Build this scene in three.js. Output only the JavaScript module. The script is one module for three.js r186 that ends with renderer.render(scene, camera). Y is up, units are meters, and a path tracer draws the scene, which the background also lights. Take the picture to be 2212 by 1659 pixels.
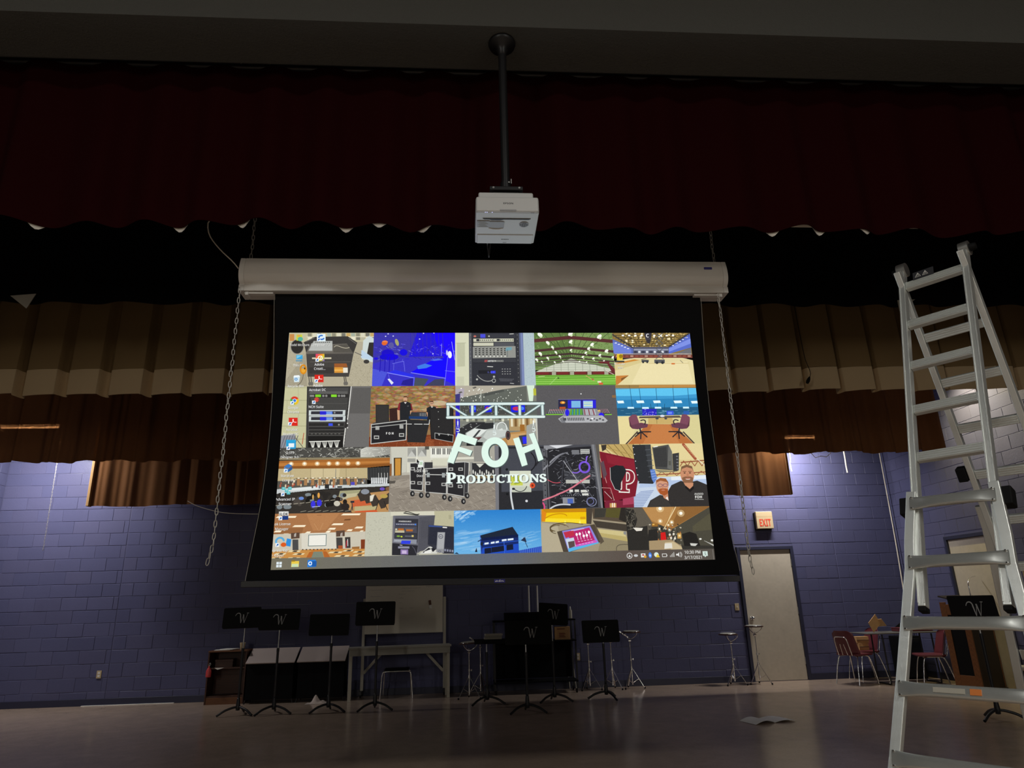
import * as THREE from 'three';
import { RoundedBoxGeometry } from 'three/addons/geometries/RoundedBoxGeometry.js';
import { TextGeometry } from 'three/addons/geometries/TextGeometry.js';
import { FontLoader } from 'three/addons/loaders/FontLoader.js';
import { mergeGeometries } from 'three/addons/utils/BufferGeometryUtils.js';
import { RectAreaLightUniformsLib } from 'three/addons/lights/RectAreaLightUniformsLib.js';

// ---------------------------------------------------------------- camera, exposure, lights
const scene = new THREE.Scene();
scene.background = new THREE.Color(0x000000);
const renderer = new THREE.WebGLRenderer({ antialias: true });
renderer.toneMapping = THREE.LinearToneMapping;
renderer.toneMappingExposure = 1.0;
renderer.shadowMap.enabled = true;
RectAreaLightUniformsLib.init();

const DEG = Math.PI / 180;
const camera = new THREE.PerspectiveCamera(2 * Math.atan(829.5 / 1478.4) / DEG, 2212 / 1659, 0.05, 60);
camera.position.set(0, 1.3687, 12.0711);
camera.rotation.order = 'YXZ';
camera.rotation.set(17.672 * DEG, -4.229 * DEG, -1.564 * DEG);

const LIGHTS = {
  rear: 18,           // fill from panels added on the rear wall, behind the camera
  hall: 57,           // ceiling panels of the hall, behind the camera
  left: 1050,          // work light behind the borders, left
  right: 900,          // work light behind the lowest border, right
  warm: 24,           // incandescent lamp by the right wall
  tube: 60,
  screen: 1.02,       // what the projected picture gives off
  screenArea: 0.72,
};
function areaLight(name, color, intensity, w, h, pos, target) {
  const l = new THREE.RectAreaLight(color, intensity, w, h);
  l.name = name; l.position.set(...pos); l.lookAt(...target); scene.add(l);
  return l;
}

// ---------------------------------------------------------------- helpers
let seed = 12345;
const rnd = () => { seed = (seed + 0x6d2b79f5) | 0; let t = Math.imul(seed ^ (seed >>> 15), 1 | seed); t = (t + Math.imul(t ^ (t >>> 7), 61 | t)) ^ t; return ((t ^ (t >>> 14)) >>> 0) / 4294967296; };
const rr = (a, b) => a + (b - a) * rnd();
const V = (x, y, z) => new THREE.Vector3(x, y, z);
const lin = (r, g, b) => new THREE.Color().setRGB(r, g, b);
const used = new Map();
function numbered(n) { const k = used.get(n) || 0; used.set(n, k + 1); return k ? n + '_' + String(k).padStart(3, '0') : n; }
function tag(o, label, category, group, kind) {
  o.userData.label = label; o.userData.category = category;
  if (group) o.userData.group = group;
  if (kind) o.userData.kind = kind;
  return o;
}
function thing(name, label, category, pos = [0, 0, 0], turn = 0, group) {
  const o = new THREE.Group(); o.name = numbered(name); o.position.set(...pos); o.rotation.y = turn;
  tag(o, label, category, group); scene.add(o); return o;
}
function clean(g) {
  if (g.index) g = g.toNonIndexed();
  for (const k of Object.keys(g.attributes)) if (!['position', 'normal', 'uv'].includes(k)) g.deleteAttribute(k);
  g.clearGroups?.();
  return g;
}
function merge(list) { list = list.flat(9); return list.length === 1 ? list[0] : mergeGeometries(list.map(clean)); }
function part(name, geos, m, parent = scene, label) {
  const o = new THREE.Mesh(merge([geos]), m);
  o.name = parent === scene ? numbered(name) : name; o.castShadow = o.receiveShadow = true;
  if (label) o.userData.label = label;
  parent.add(o); return o;
}
function parts(name, list, m, parent, label) { return list.map((g) => part(name, g, m, parent, label)); }
function struct(name, geos, m) { const o = part(name, geos, m); o.userData.kind = 'structure'; return o; }
function structGroup(name) { const o = new THREE.Group(); o.name = numbered(name); o.userData.kind = 'structure'; scene.add(o); return o; }
// box from min and max corner
const bx = (x0, y0, z0, x1, y1, z1) => new THREE.BoxGeometry(x1 - x0, y1 - y0, z1 - z0).translate((x0 + x1) / 2, (y0 + y1) / 2, (z0 + z1) / 2);
const rbx = (x0, y0, z0, x1, y1, z1, r = 0.006, s = 2) => new RoundedBoxGeometry(x1 - x0, y1 - y0, z1 - z0, s, Math.min(r, (x1 - x0) / 2.01, (y1 - y0) / 2.01, (z1 - z0) / 2.01)).translate((x0 + x1) / 2, (y0 + y1) / 2, (z0 + z1) / 2);
function rod(a, b, r, r2 = r, n = 10) {
  const d = b.clone().sub(a), g = new THREE.CylinderGeometry(r2, r, d.length(), n).translate(0, d.length() / 2, 0);
  g.applyQuaternion(new THREE.Quaternion().setFromUnitVectors(V(0, 1, 0), d.normalize())); return g.translate(a.x, a.y, a.z);
}
function tube(pts, r, seg = 24, n = 7, closed = false, tension = 0.5) { return new THREE.TubeGeometry(new THREE.CatmullRomCurve3(pts.map((p) => Array.isArray(p) ? V(...p) : p), closed, 'catmullrom', tension), seg, r, n, closed); }
// bar of rectangular section from a to b; side = direction of its width
function bar(a, b, w, d, side) {
  const y = b.clone().sub(a), len = y.length(); y.normalize();
  const x = side.clone().addScaledVector(y, -side.dot(y)).normalize(), z = x.clone().cross(y);
  const g = new RoundedBoxGeometry(w, len, d, 1, Math.min(w, d) * 0.12);
  g.applyMatrix4(new THREE.Matrix4().makeBasis(x, y, z)); const m = a.clone().add(b).multiplyScalar(0.5); return g.translate(m.x, m.y, m.z);
}
const disc = (x, y, z, r, d, n = 20) => new THREE.CylinderGeometry(r, r, d, n).rotateX(Math.PI / 2).translate(x, y, z);
const ball = (x, y, z, r, sy = 1) => new THREE.SphereGeometry(r, 14, 10).scale(1, sy, 1).translate(x, y, z);
function roundRect(w, h, r) {
  const s = new THREE.Shape(), x = -w / 2, y = -h / 2;
  s.moveTo(x + r, y); s.lineTo(x + w - r, y); s.quadraticCurveTo(x + w, y, x + w, y + r); s.lineTo(x + w, y + h - r); s.quadraticCurveTo(x + w, y + h, x + w - r, y + h);
  s.lineTo(x + r, y + h); s.quadraticCurveTo(x, y + h, x, y + h - r); s.lineTo(x, y + r); s.quadraticCurveTo(x, y, x + r, y); return s;
}
const poly = (pts) => { const s = new THREE.Shape(); pts.forEach(([x, y], i) => (i ? s.lineTo(x, y) : s.moveTo(x, y))); return s; };
const extr = (s, d, b = 0) => new THREE.ExtrudeGeometry(s, { depth: d, bevelEnabled: b > 0, bevelSize: b, bevelThickness: b, bevelOffset: -b, bevelSegments: 2, curveSegments: 10 });
const loader = new FontLoader();
const sansBold = await loader.loadAsync('fonts/droid/droid_sans_bold.typeface.json');
function text3(s, size, depth, sx = 1) {
  const g = new TextGeometry(s, { font: sansBold, size, depth, curveSegments: 4, bevelEnabled: false });
  g.computeBoundingBox(); const b = g.boundingBox; return g.translate(-(b.min.x + b.max.x) / 2, -(b.min.y + b.max.y) / 2, 0).scale(sx, 1, 1);
}

// ---------------------------------------------------------------- materials
function hash2(x, y, s) { let h = Math.imul(x, 374761393) + Math.imul(y, 668265263) + Math.imul(s, 974711); h = Math.imul(h ^ (h >>> 13), 1274126177); return ((h ^ (h >>> 16)) >>> 0) / 4294967296; }
function vnoise(u, v, per, s) {          // tiling value noise, u and v in 0..1
  const x = u * per, y = v * per, ix = Math.floor(x), iy = Math.floor(y), fx = x - ix, fy = y - iy, m = (n) => ((n % per) + per) % per;
  const sx = fx * fx * (3 - 2 * fx), sy = fy * fy * (3 - 2 * fy), a = hash2(m(ix), m(iy), s), b = hash2(m(ix + 1), m(iy), s), c = hash2(m(ix), m(iy + 1), s), d = hash2(m(ix + 1), m(iy + 1), s);
  return a + (b - a) * sx + (c - a) * sy + (a - b - c + d) * sx * sy;
}
function tex(n, f, srgb = false, rx = 1, ry = rx) {
  const d = new Uint8Array(n * n * 4);
  for (let y = 0; y < n; y++) for (let x = 0; x < n; x++) {
    let c = f(x / n, y / n, x, y); if (typeof c === 'number') c = [c, c, c];
    for (let k = 0; k < 3; k++) d[(y * n + x) * 4 + k] = Math.max(0, Math.min(255, c[k] * 255));
    d[(y * n + x) * 4 + 3] = 255;
  }
  const t = new THREE.DataTexture(d, n, n); t.wrapS = t.wrapT = THREE.RepeatWrapping; t.magFilter = THREE.LinearFilter; t.minFilter = THREE.LinearMipmapLinearFilter;
  if (srgb) t.colorSpace = THREE.SRGBColorSpace; t.repeat.set(rx, ry); t.needsUpdate = true; return t;
}
const mat = (c, roughness = 0.6, metalness = 0, more = {}) => new (more.specularIntensity === undefined ? THREE.MeshStandardMaterial : THREE.MeshPhysicalMaterial)({ color: Array.isArray(c) ? lin(...c) : c, roughness, metalness, ...more });
const bumpBlock = tex(256, (u, v) => 0.45 * vnoise(u, v, 64, 1) + 0.35 * vnoise(u, v, 24, 2) + 0.2 * vnoise(u, v, 9, 3), false, 2.4);
const bumpCloth = tex(256, (u, v, x, y) => 0.35 * ((x >> 1) & 1) + 0.3 * ((y >> 1) & 1) + 0.35 * vnoise(u, v, 40, 5), false, 6);
const mottle = tex(256, (u, v) => { const n = 0.86 + 0.1 * vnoise(u, v, 7, 11) + 0.08 * vnoise(u, v, 31, 12); return [n, n, n]; }, false, 0.9);
const wood = (a, b, s) => tex(256, (u, v) => { const g = 0.5 + 0.5 * Math.sin((v * 14 + 1.4 * vnoise(u, v, 3, s) + 0.25 * vnoise(u, v, 30, s + 1)) * 6.283); const k = 0.35 * g + 0.4 * vnoise(u, v, 60, s + 2) * 0.6 + 0.25 * vnoise(u * 0.2, v, 50, s + 3); return a.map((c, i) => c + (b[i] - c) * k); }, true, 1.2, 1.2);
const floorColor = tex(1024, (u, v) => { const n = 0.80 + 0.12 * vnoise(u, v, 23, 21) + 0.10 * vnoise(u, v, 150, 22) + 0.06 * vnoise(u, v, 400, 23); return [n, n * 0.985, n * 0.965]; }, false, 0.42);
const floorRough = tex(512, (u, v) => 0.17 + 0.06 * vnoise(u, v, 12, 31) + 0.04 * vnoise(u, v, 48, 32) * vnoise(u, v, 6, 33), false, 0.35);
const floorBump = tex(512, (u, v) => 0.85 * vnoise(u, v, 8, 41) + 0.15 * vnoise(u, v, 28, 42), false, 0.55);
const weaveRough = tex(256, (u, v, x, y) => 0.985 - 0.4 * (vnoise(u, v, 80, 51) > 0.72 ? 1 : 0) * vnoise(u, v, 24, 52), false, 5);
const M = {
  paint: [[0.088, 0.090, 0.172], [0.094, 0.095, 0.179], [0.083, 0.085, 0.164], [0.090, 0.090, 0.168]].map((c) => new THREE.MeshPhysicalMaterial({ color: lin(...c), roughness: 0.36, specularIntensity: 0.28, bumpMap: bumpBlock, bumpScale: 0.0012 })),
  mortar: mat([0.085, 0.086, 0.165], 0.35),
  navy: mat([0.02, 0.022, 0.05], 0.45),
  hallPaint: mat([0.20, 0.19, 0.17], 0.8),
  header: mat([0.085, 0.084, 0.076], 0.85, 0, { bumpMap: bumpBlock, bumpScale: 0.003 }),
  ceiling: mat([0.10, 0.10, 0.10], 0.9),
  floor: new THREE.MeshPhysicalMaterial({ color: lin(0.44, 0.335, 0.26), map: floorColor, roughness: 1, roughnessMap: floorRough, bumpMap: floorBump, bumpScale: 0.0007, ior: 1.5 }),
  doorPaint: mat([0.52, 0.46, 0.37], 0.5, 0, { map: mottle }),
  red: mat([0.022, 0.0022, 0.003], 0.95, 0, { specularIntensity: 0.08, bumpMap: bumpCloth, bumpScale: 0.0015 }),
  lining: mat([0.75, 0.70, 0.62], 0.9),
  blackCloth: mat([0.004, 0.004, 0.005], 0.95, 0, { specularIntensity: 0.1, bumpMap: bumpCloth, bumpScale: 0.0015 }),
  tan: mat([0.30, 0.205, 0.10], 0.9, 0, { specularIntensity: 0.15, bumpMap: bumpCloth, bumpScale: 0.002 }),
  tanHem: mat([0.68, 0.52, 0.32], 0.9, 0, { specularIntensity: 0.15, bumpMap: bumpCloth, bumpScale: 0.002 }),
  brown: new THREE.MeshPhysicalMaterial({ color: lin(0.185, 0.078, 0.028), roughness: 1, roughnessMap: weaveRough, transmission: 0.38, thickness: 0, specularIntensity: 0.08, bumpMap: bumpCloth, bumpScale: 0.002 }),
  brownEdge: mat([0.42, 0.24, 0.09], 0.8),  // on the border edge, lamp light is put into this paler brown
  white: mat([0.78, 0.76, 0.72], 0.45),
  whiteCase: mat([0.74, 0.71, 0.66], 0.5, 0, { bumpMap: bumpBlock, bumpScale: 0.0003 }),
  plastic: mat([0.66, 0.67, 0.67], 0.42),
  plasticDark: mat([0.40, 0.41, 0.43], 0.5),
  black: mat([0.006, 0.006, 0.0065], 0.7, 0, { specularIntensity: 0.35 }),
  blackMatte: mat([0.005, 0.005, 0.006], 0.85, 0, { specularIntensity: 0.25 }),
  blackSteel: mat([0.014, 0.014, 0.016], 0.4, 0.2),
  ink: mat([0.03, 0.03, 0.035], 0.6),
  chrome: mat([0.80, 0.80, 0.80], 0.16, 1),
  steel: mat([0.55, 0.55, 0.53], 0.32, 0.9),
  alu: mat([0.86, 0.89, 0.865], 0.34, 0.7, { bumpMap: bumpBlock, bumpScale: 0.0003 }),
  aluFlat: mat([0.74, 0.765, 0.74], 0.22, 0.75),
  chain: mat([0.50, 0.47, 0.42], 0.4, 0.55),
  tableTop: mat([0.13, 0.125, 0.115], 0.5),
  grey: mat([0.33, 0.315, 0.27], 0.6),
  greyPale: mat([0.46, 0.43, 0.36], 0.6),
  pinkGrey: mat([0.48, 0.40, 0.37], 0.55),
  maroon: mat([0.13, 0.026, 0.033], 0.4),
  carton: mat([0.62, 0.36, 0.16], 0.8, 0, { map: mottle }),
  cream: mat([0.48, 0.37, 0.215], 0.5),
  redInk: mat([0.60, 0.05, 0.02], 0.5),
  mark: mat([0.42, 0.42, 0.42], 0.6),
  blueLogo: mat([0.03, 0.03, 0.22], 0.4),
  rope: mat([0.75, 0.68, 0.58], 0.8),
  orangeTag: mat([0.75, 0.22, 0.04], 0.5),
  redPlastic: mat([0.62, 0.06, 0.06], 0.3),
  oak: mat([1, 1, 1], 0.5, 0, { map: wood([0.47, 0.29, 0.14], [0.32, 0.18, 0.08], 61) }),
  walnut: mat([1, 1, 1], 0.5, 0, { map: wood([0.30, 0.15, 0.07], [0.19, 0.09, 0.045], 71) }),
  darkWood: mat([0.018, 0.011, 0.009], 0.6),
  paper: mat([0.82, 0.80, 0.75], 0.6),
};

// ---------------------------------------------------------------- the setting
const XL = -7.73, XR = 7.73, CEIL = 6.4, REAR = 20;
struct('floor', bxUV(-8, -0.2, -0.25, 8, 0, REAR + 0.2), M.floor);
function bxUV(x0, y0, z0, x1, y1, z1) {       // a box whose uv are metres
  const g = bx(x0, y0, z0, x1, y1, z1), p = g.attributes.position, n = g.attributes.normal, uv = g.attributes.uv;
  for (let i = 0; i < p.count; i++) {
    const ax = Math.abs(n.getX(i)), ay = Math.abs(n.getY(i));
    if (ay > 0.5) uv.setXY(i, p.getX(i), p.getZ(i)); else if (ax > 0.5) uv.setXY(i, p.getZ(i), p.getY(i)); else uv.setXY(i, p.getX(i), p.getY(i));
  }
  return g;
}
struct('ceiling', bxUV(-8, CEIL, -0.25, 8, CEIL + 0.2, REAR + 0.2), M.ceiling);
struct('wall_rear', bxUV(-8, 0, REAR, 8, CEIL, REAR + 0.2), M.hallPaint);

// one painted concrete block: front face at z = 0 with a small chamfer, uv in metres with an offset of its own
const BH = 0.2032, BW = 0.4064, JOINT = 0.004;
function blockGeometry(w, h, du, dv, round) {
  const W = w / 2, H = h / 2, c = 0.004, ct = round, cb = 0.0015, d = 0.026, P = [], U = [];     // upper edge shaped rounder to catch lamp light as a bright joint line
  const front = [[-W + c, -H + cb, 0], [W - c, -H + cb, 0], [W - c, H - ct, 0], [-W + c, H - ct, 0]], mid = [[-W, -H, -c], [W, -H, -c], [W, H, -ct], [-W, H, -ct]], back = mid.map(([x, y]) => [x, y, -d]);
  const quad = (a, b, e, f) => { for (const q of [a, b, e, a, e, f]) { P.push(...q); U.push(q[0] + du, q[1] + dv); } };
  quad(...front);
  for (let i = 0; i < 4; i++) { const j = (i + 1) % 4; quad(mid[i], mid[j], front[j], front[i]); quad(back[i], back[j], mid[j], mid[i]); }
  const g = new THREE.BufferGeometry();
  g.setAttribute('position', new THREE.Float32BufferAttribute(P, 3)); g.setAttribute('uv', new THREE.Float32BufferAttribute(U, 2)); g.computeVertexNormals();
  return g;
}
const blockCache = new Map();
function blockVariant(w, k) { const key = w.toFixed(3) + '_' + k; if (!blockCache.has(key)) blockCache.set(key, blockGeometry(w - JOINT, BH - JOINT, k * 0.37, k * 0.53, 0.0045 + 0.002 * k)); return blockCache.get(key); }
/* lays blocks on a wall: s runs along the wall, y up. segs are the stretches between control joints; holes are [s0, s1, y0, y1]; rank(s, y) says how well a block shows (0 = joined into the rest) */
function layBlocks(wall, segs, holes, top, place, rank, most) {
  const all = [];
  for (const [a, b] of segs) for (let row = 0; row * BH < top; row++) {
    let s = a - (row % 2 ? 0 : BW / 2);
    for (; s < b; s += BW) {
      let s0 = Math.max(a, s), s1 = Math.min(b, s + BW);
      const y = row * BH, parts = [[s0, s1]];
      for (const [h0, h1, y0, y1] of holes) if (y + BH > y0 + 0.01 && y < y1 - 0.01) for (let i = parts.length - 1; i >= 0; i--) {
        const [p, q] = parts[i]; if (q <= h0 || p >= h1) continue;
        parts.splice(i, 1); if (p < h0) parts.push([p, h0]); if (q > h1) parts.push([h1, q]);
      }
      for (const [p, q] of parts) if (q - p > 0.03) all.push({ s: (p + q) / 2, w: Math.round((q - p) * 100) / 100 - 0.002, y: y + BH / 2, r: rank((p + q) / 2, y), k: Math.floor(rnd() * 4), dz: rr(-0.0022, 0.0012), m: Math.floor(rnd() * 4) });
    }
  }
  const order = all.filter((b) => b.r > 0).sort((p, q) => q.r - p.r);
  const single = new Set(order.slice(0, most)), rest = [];
  for (const b of all) {
    const g = blockVariant(b.w, b.k);
    if (single.has(b)) { const o = part('block', g, M.paint[b.m], wall); place(o, b); }
    else { const o = new THREE.Object3D(); place(o, b); o.updateMatrix(); rest.push(g.clone().applyMatrix4(o.matrix)); }
  }
  const o = part('blocks', rest, M.paint[0], wall); o.userData.kind = 'stuff';
}
const D1 = [4.813, 5.727], FR = 0.055;
{
  const w = structGroup('wall_back');
  part('mortar', bx(-8, 0, -0.25, 8, CEIL, -0.006), M.mortar, w);
  const rank = (s, y) => (y > 4.1 || s < -7.7 ? 0 : s < -2.2 ? 10 - Math.abs(s + 6) * 0.7 + (y > 0.6 ? 1 : 0) : s > 4.0 ? 10 - Math.abs(s - 5.2) * 0.6 : y < 1.5 ? 1 : 0.1);
  layBlocks(w, [[XL, -5.62], [-5.612, 6.55], [6.558, XR]], [[D1[0] - FR, D1[1] + FR, 0, 2.134 + FR]], CEIL, (o, b) => o.position.set(b.s, b.y, b.dz), rank, 300);
}
{
  const w = structGroup('wall_right');
  part('mortar', bx(XR + 0.006, 0, 0, XR + 0.25, CEIL, REAR), M.mortar, w);
  layBlocks(w, [[0, 7.6]], [[1.337 - FR, 2.251 + FR, 0, 2.134 + FR]], CEIL, (o, b) => { o.position.set(XR - b.dz, b.y, b.s); o.rotation.y = -Math.PI / 2; }, (s, y) => (y > 4.3 || s > 3.9 ? 0 : 5 - s * 0.3), 220);
  part('plaster', bx(XR, 0, 7.62, XR + 0.02, CEIL, REAR), M.hallPaint, w);
}
{
  const w = structGroup('wall_left');
  part('mortar', bx(XL - 0.25, 0, 0, XL - 0.006, CEIL, REAR), M.mortar, w);
  layBlocks(w, [[0, 7.6]], [], CEIL, (o, b) => { o.position.set(XL + b.dz, b.y, b.s); o.rotation.y = Math.PI / 2; }, (s, y) => (s < 0.7 && y < 4.3 && y > 2 ? 1 : 0), 12);
  part('plaster', bx(XL - 0.02, 0, 7.62, XL, CEIL, REAR), M.hallPaint, w);
}
// skirting
struct('baseboard_back', [rbx(XL + 0.002, 0, 0.002, D1[0] - FR - 0.003, 0.102, 0.014, 0.004), rbx(D1[1] + FR + 0.003, 0, 0.002, XR - 0.016, 0.102, 0.014, 0.004)], M.navy);
struct('baseboard_right', [rbx(XR - 0.014, 0, 0.002, XR - 0.003, 0.102, 1.28, 0.004), rbx(XR - 0.014, 0, 2.31, XR - 0.003, 0.102, 7.6, 0.004)], M.navy);
struct('pale_strip_2', [rbx(-5.95, 0.0005, 0.0145, -4.55, 0.009, 0.034, 0.003)], M.paper);   // thin pale strip along the skirting
// beam over the front of the stage
struct('trim_1', bxUV(-7.729, 5.2, 7.875, 7.729, CEIL - 0.001, 8.285), M.header);

// doors
function door(name, place) {
  const g = structGroup(name);
  const w = 0.914, h = 2.134;
  parts('door_frame', [rbx(-w / 2 - FR, 0, -0.01, -w / 2, h + FR, 0.035, 0.004), rbx(w / 2, 0, -0.01, w / 2 + FR, h + FR, 0.035, 0.004), rbx(-w / 2, h, -0.01, w / 2, h + FR, 0.035, 0.004)], M.navy, g);
  part('door_leaf', bxUV(-w / 2 + 0.004, 0.008, -0.009, w / 2 - 0.004, h - 0.004, 0.004), M.doorPaint, g);
  parts('hinge', [0.25, 1.05, 1.85].map((y) => rod(V(w / 2 - 0.004, y, 0.008), V(w / 2 - 0.004, y + 0.11, 0.008), 0.008)), M.steel, g);
  const s = -w / 2 + 0.075, hd = part('door_handle', [disc(s, 1.0, 0.012, 0.033, 0.016), rod(V(s, 1.0, 0.02), V(s, 1.0, 0.06), 0.012), ball(s, 1.0, 0.075, 0.03)], M.chrome, g);
  part('keyhole', disc(s, 1.0, 0.106, 0.006, 0.004, 10), M.black, hd);
  place(g);
}
door('door_1', (g) => g.position.set((D1[0] + D1[1]) / 2, 0, 0));
door('door_2', (g) => { g.position.set(XR, 0, 1.794); g.rotation.y = -Math.PI / 2; });

// ---------------------------------------------------------------- lights of the place
{ // panels added on the unseen rear wall to light the stage front
  for (const [i, x] of [-6.9, 6.9].entries()) {
    const t = thing('added_fill_panel', ['left', 'right'].map((s) => s + ' of two tall fill panels added on the rear wall of the hall to light the stage')[i], 'light', [x, 1.9, REAR]);
    part('light_housing', rbx(-0.5, 0, -0.12, 0.5, 2.9, 0, 0.01), M.white, t);
    part('diffuser', rbx(-0.45, 0.05, -0.125, 0.45, 2.85, -0.119, 0.002), new THREE.MeshStandardMaterial({ color: 0xffffff, emissive: lin(1, 0.93, 0.82), emissiveIntensity: 1 }), t);
    areaLight('added_fill_lamp', lin(1, 0.92, 0.80), LIGHTS.rear, 0.9, 2.8, [x, 3.35, REAR - 0.14], [x * 0.3, 3.0, 0]);
  }
}
function strip(label, x0, x1, y, z, power, glow, tone) {   // strip light hung above the floor near the back wall
  const t = thing('strip_light', label, 'light', [(x0 + x1) / 2, y, z]), h = (x1 - x0) / 2;
  part('light_housing', rbx(-h, 0.055, -0.06, h, 0.11, 0.06, 0.008), M.white, t);
  parts('end_cap', [rbx(-h, -0.02, -0.02, -h + 0.02, 0.06, 0.02, 0.004), rbx(h - 0.02, -0.02, -0.02, h, 0.06, 0.02, 0.004)], M.white, t);
  part('tube_lamp', rod(V(-h + 0.02, 0.02, 0), V(h - 0.02, 0.02, 0), 0.014), new THREE.MeshStandardMaterial({ color: 0xffffff, emissive: tone, emissiveIntensity: glow }), t);
  parts('hanger', [rod(V(-h * 0.7, 0.11, 0), V(-h * 0.7, CEIL - y, 0), 0.004), rod(V(h * 0.7, 0.11, 0), V(h * 0.7, CEIL - y, 0), 0.004)], M.steel, t);
  areaLight('strip_light_lamp', tone, power, 2 * h - 0.1, 0.03, [(x0 + x1) / 2, y - 0.005, z], [(x0 + x1) / 2, y - 1, z - 0.75]);
}
for (const [x, l] of [[-2.4, 'left of two long ceiling panels in the hall behind the camera'], [2.4, 'right of two long ceiling panels in the hall behind the camera']]) {
  const t = thing('ceiling_light', l, 'light', [x, CEIL, 14]);
  part('light_housing', rbx(-0.34, -0.09, -0.64, 0.34, 0, 0.64, 0.008), M.white, t);
  part('diffuser', rbx(-0.30, -0.096, -0.60, 0.30, -0.0895, 0.60, 0.002), new THREE.MeshStandardMaterial({ color: 0xffffff, emissive: lin(1, 0.98, 0.92), emissiveIntensity: 1.5 }), t);
  areaLight('ceiling_light_lamp', lin(1, 0.98, 0.92), LIGHTS.hall, 0.6, 1.2, [x, CEIL - 0.105, 14], [x, 0, 14.001]);
}
const fluo = lin(1, 0.975, 0.95);
strip('bare fluorescent strip light behind the brown borders, above the pale patch of wall', -7.15, -6.25, 4.12, 1.3, LIGHTS.left, LIGHTS.tube, fluo);
strip('bare fluorescent strip light above the exit sign, beside the end of the lowest brown border', 5.1, 6.15, 3.96, 0.715, LIGHTS.right, LIGHTS.tube, fluo);
{
  const t = thing('flood_light', 'small warm flood lamp under the ceiling beside the right wall', 'light', [6.99, 4.75, 2.6]);
  part('lamp_housing', new THREE.LatheGeometry([[0.001, 0.16], [0.05, 0.16], [0.07, 0.10], [0.11, 0.0], [0.115, 0.0], [0.075, 0.105], [0.052, 0.17], [0.001, 0.17]].map(([x, y]) => new THREE.Vector2(x, y)), 20).translate(0, -0.02, 0), M.blackSteel, t);
  part('bulb', ball(0, 0.03, 0, 0.045, 1.2), new THREE.MeshStandardMaterial({ color: 0xffffff, emissive: lin(1, 0.75, 0.48), emissiveIntensity: 10 }), t);
  part('hanger', rod(V(0, 0.165, 0), V(0, CEIL - 4.75, 0), 0.01), M.blackSteel, t);
  const l = new THREE.SpotLight(lin(1, 0.87, 0.42), LIGHTS.warm, 0, 56 * DEG, 0.9, 2); l.name = 'flood_light_lamp'; l.position.set(7.02, 4.66, 2.62); l.target.position.set(7.73, 3.6, 2.7); l.castShadow = true; l.shadow.radius = 3; scene.add(l); scene.add(l.target);
}

// ---------------------------------------------------------------- borders and valance
/* a hanging cloth from y0 (hem) to y1 in the plane z; profile(s) gives its depth, hem(s) shifts the hem; two faces and a closed edge */
function cloth(x0, x1, z, yTop, yHem, profile, hem, { step = 0.02, rows = 6, thick = 0.006, top = 1, flare = 0.3, off = 0, sheer = false } = {}) {
  const n = Math.round((x1 - x0) / step), P = [], U = [], I = [];
  for (let side = 0; side < (sheer ? 1 : 2); side++) for (let i = 0; i <= n; i++) {
    const x = x0 + ((x1 - x0) * i) / n, d = profile(x), hy = yHem + hem(x);
    for (let j = 0; j <= rows; j++) {
      const t = j / rows, y = yTop + (hy - yTop) * t, k = top * (1 - flare) + flare * t + (1 - top) * t;
      P.push(x, y, z + off + d * k - (side ? thick : 0)); U.push(x, y);
    }
  }
  const id = (s, i, j) => s * (n + 1) * (rows + 1) + i * (rows + 1) + j;
  for (let i = 0; i < n; i++) for (let j = 0; j < rows; j++) {
    const a = id(0, i, j), b = id(0, i + 1, j), c = id(0, i + 1, j + 1), d = id(0, i, j + 1); I.push(a, c, b, a, d, c);
    if (sheer) continue;
    const e = id(1, i, j), f = id(1, i + 1, j), g = id(1, i + 1, j + 1), h = id(1, i, j + 1); I.push(e, f, g, e, g, h);
  }
  if (!sheer) for (let i = 0; i < n; i++) for (const [j, flip] of [[rows, 0], [0, 1]]) { const a = id(0, i, j), b = id(0, i + 1, j), c = id(1, i + 1, j), d = id(1, i, j); flip ? I.push(a, b, c, a, c, d) : I.push(a, c, b, a, d, c); }
  if (!sheer) for (let j = 0; j < rows; j++) for (const [i, flip] of [[0, 0], [n, 1]]) { const a = id(0, i, j), b = id(0, i, j + 1), c = id(1, i, j + 1), d = id(1, i, j); flip ? I.push(a, b, c, a, c, d) : I.push(a, c, b, a, d, c); }
  const g = new THREE.BufferGeometry();
  g.setAttribute('position', new THREE.Float32BufferAttribute(P, 3)); g.setAttribute('uv', new THREE.Float32BufferAttribute(U, 2)); g.setIndex(I); g.computeVertexNormals(); return g;
}
// soft uneven folds
function folds(pitch, amp, s) {
  const nodes = []; let x = -9; while (x < 9) { nodes.push([x, (nodes.length % 2 ? 1 : -1) * amp * (0.55 + 0.45 * hash2(nodes.length, 3, s))]); x += pitch * (0.6 + 0.8 * hash2(nodes.length, 1, s)) / 2; }
  return (q) => { let i = 0; while (i < nodes.length - 2 && nodes[i + 1][0] < q) i++; const [a, da] = nodes[i], [b, db] = nodes[i + 1], t = (1 - Math.cos(Math.PI * (q - a) / (b - a))) / 2; return da + (db - da) * t; };
}
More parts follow.
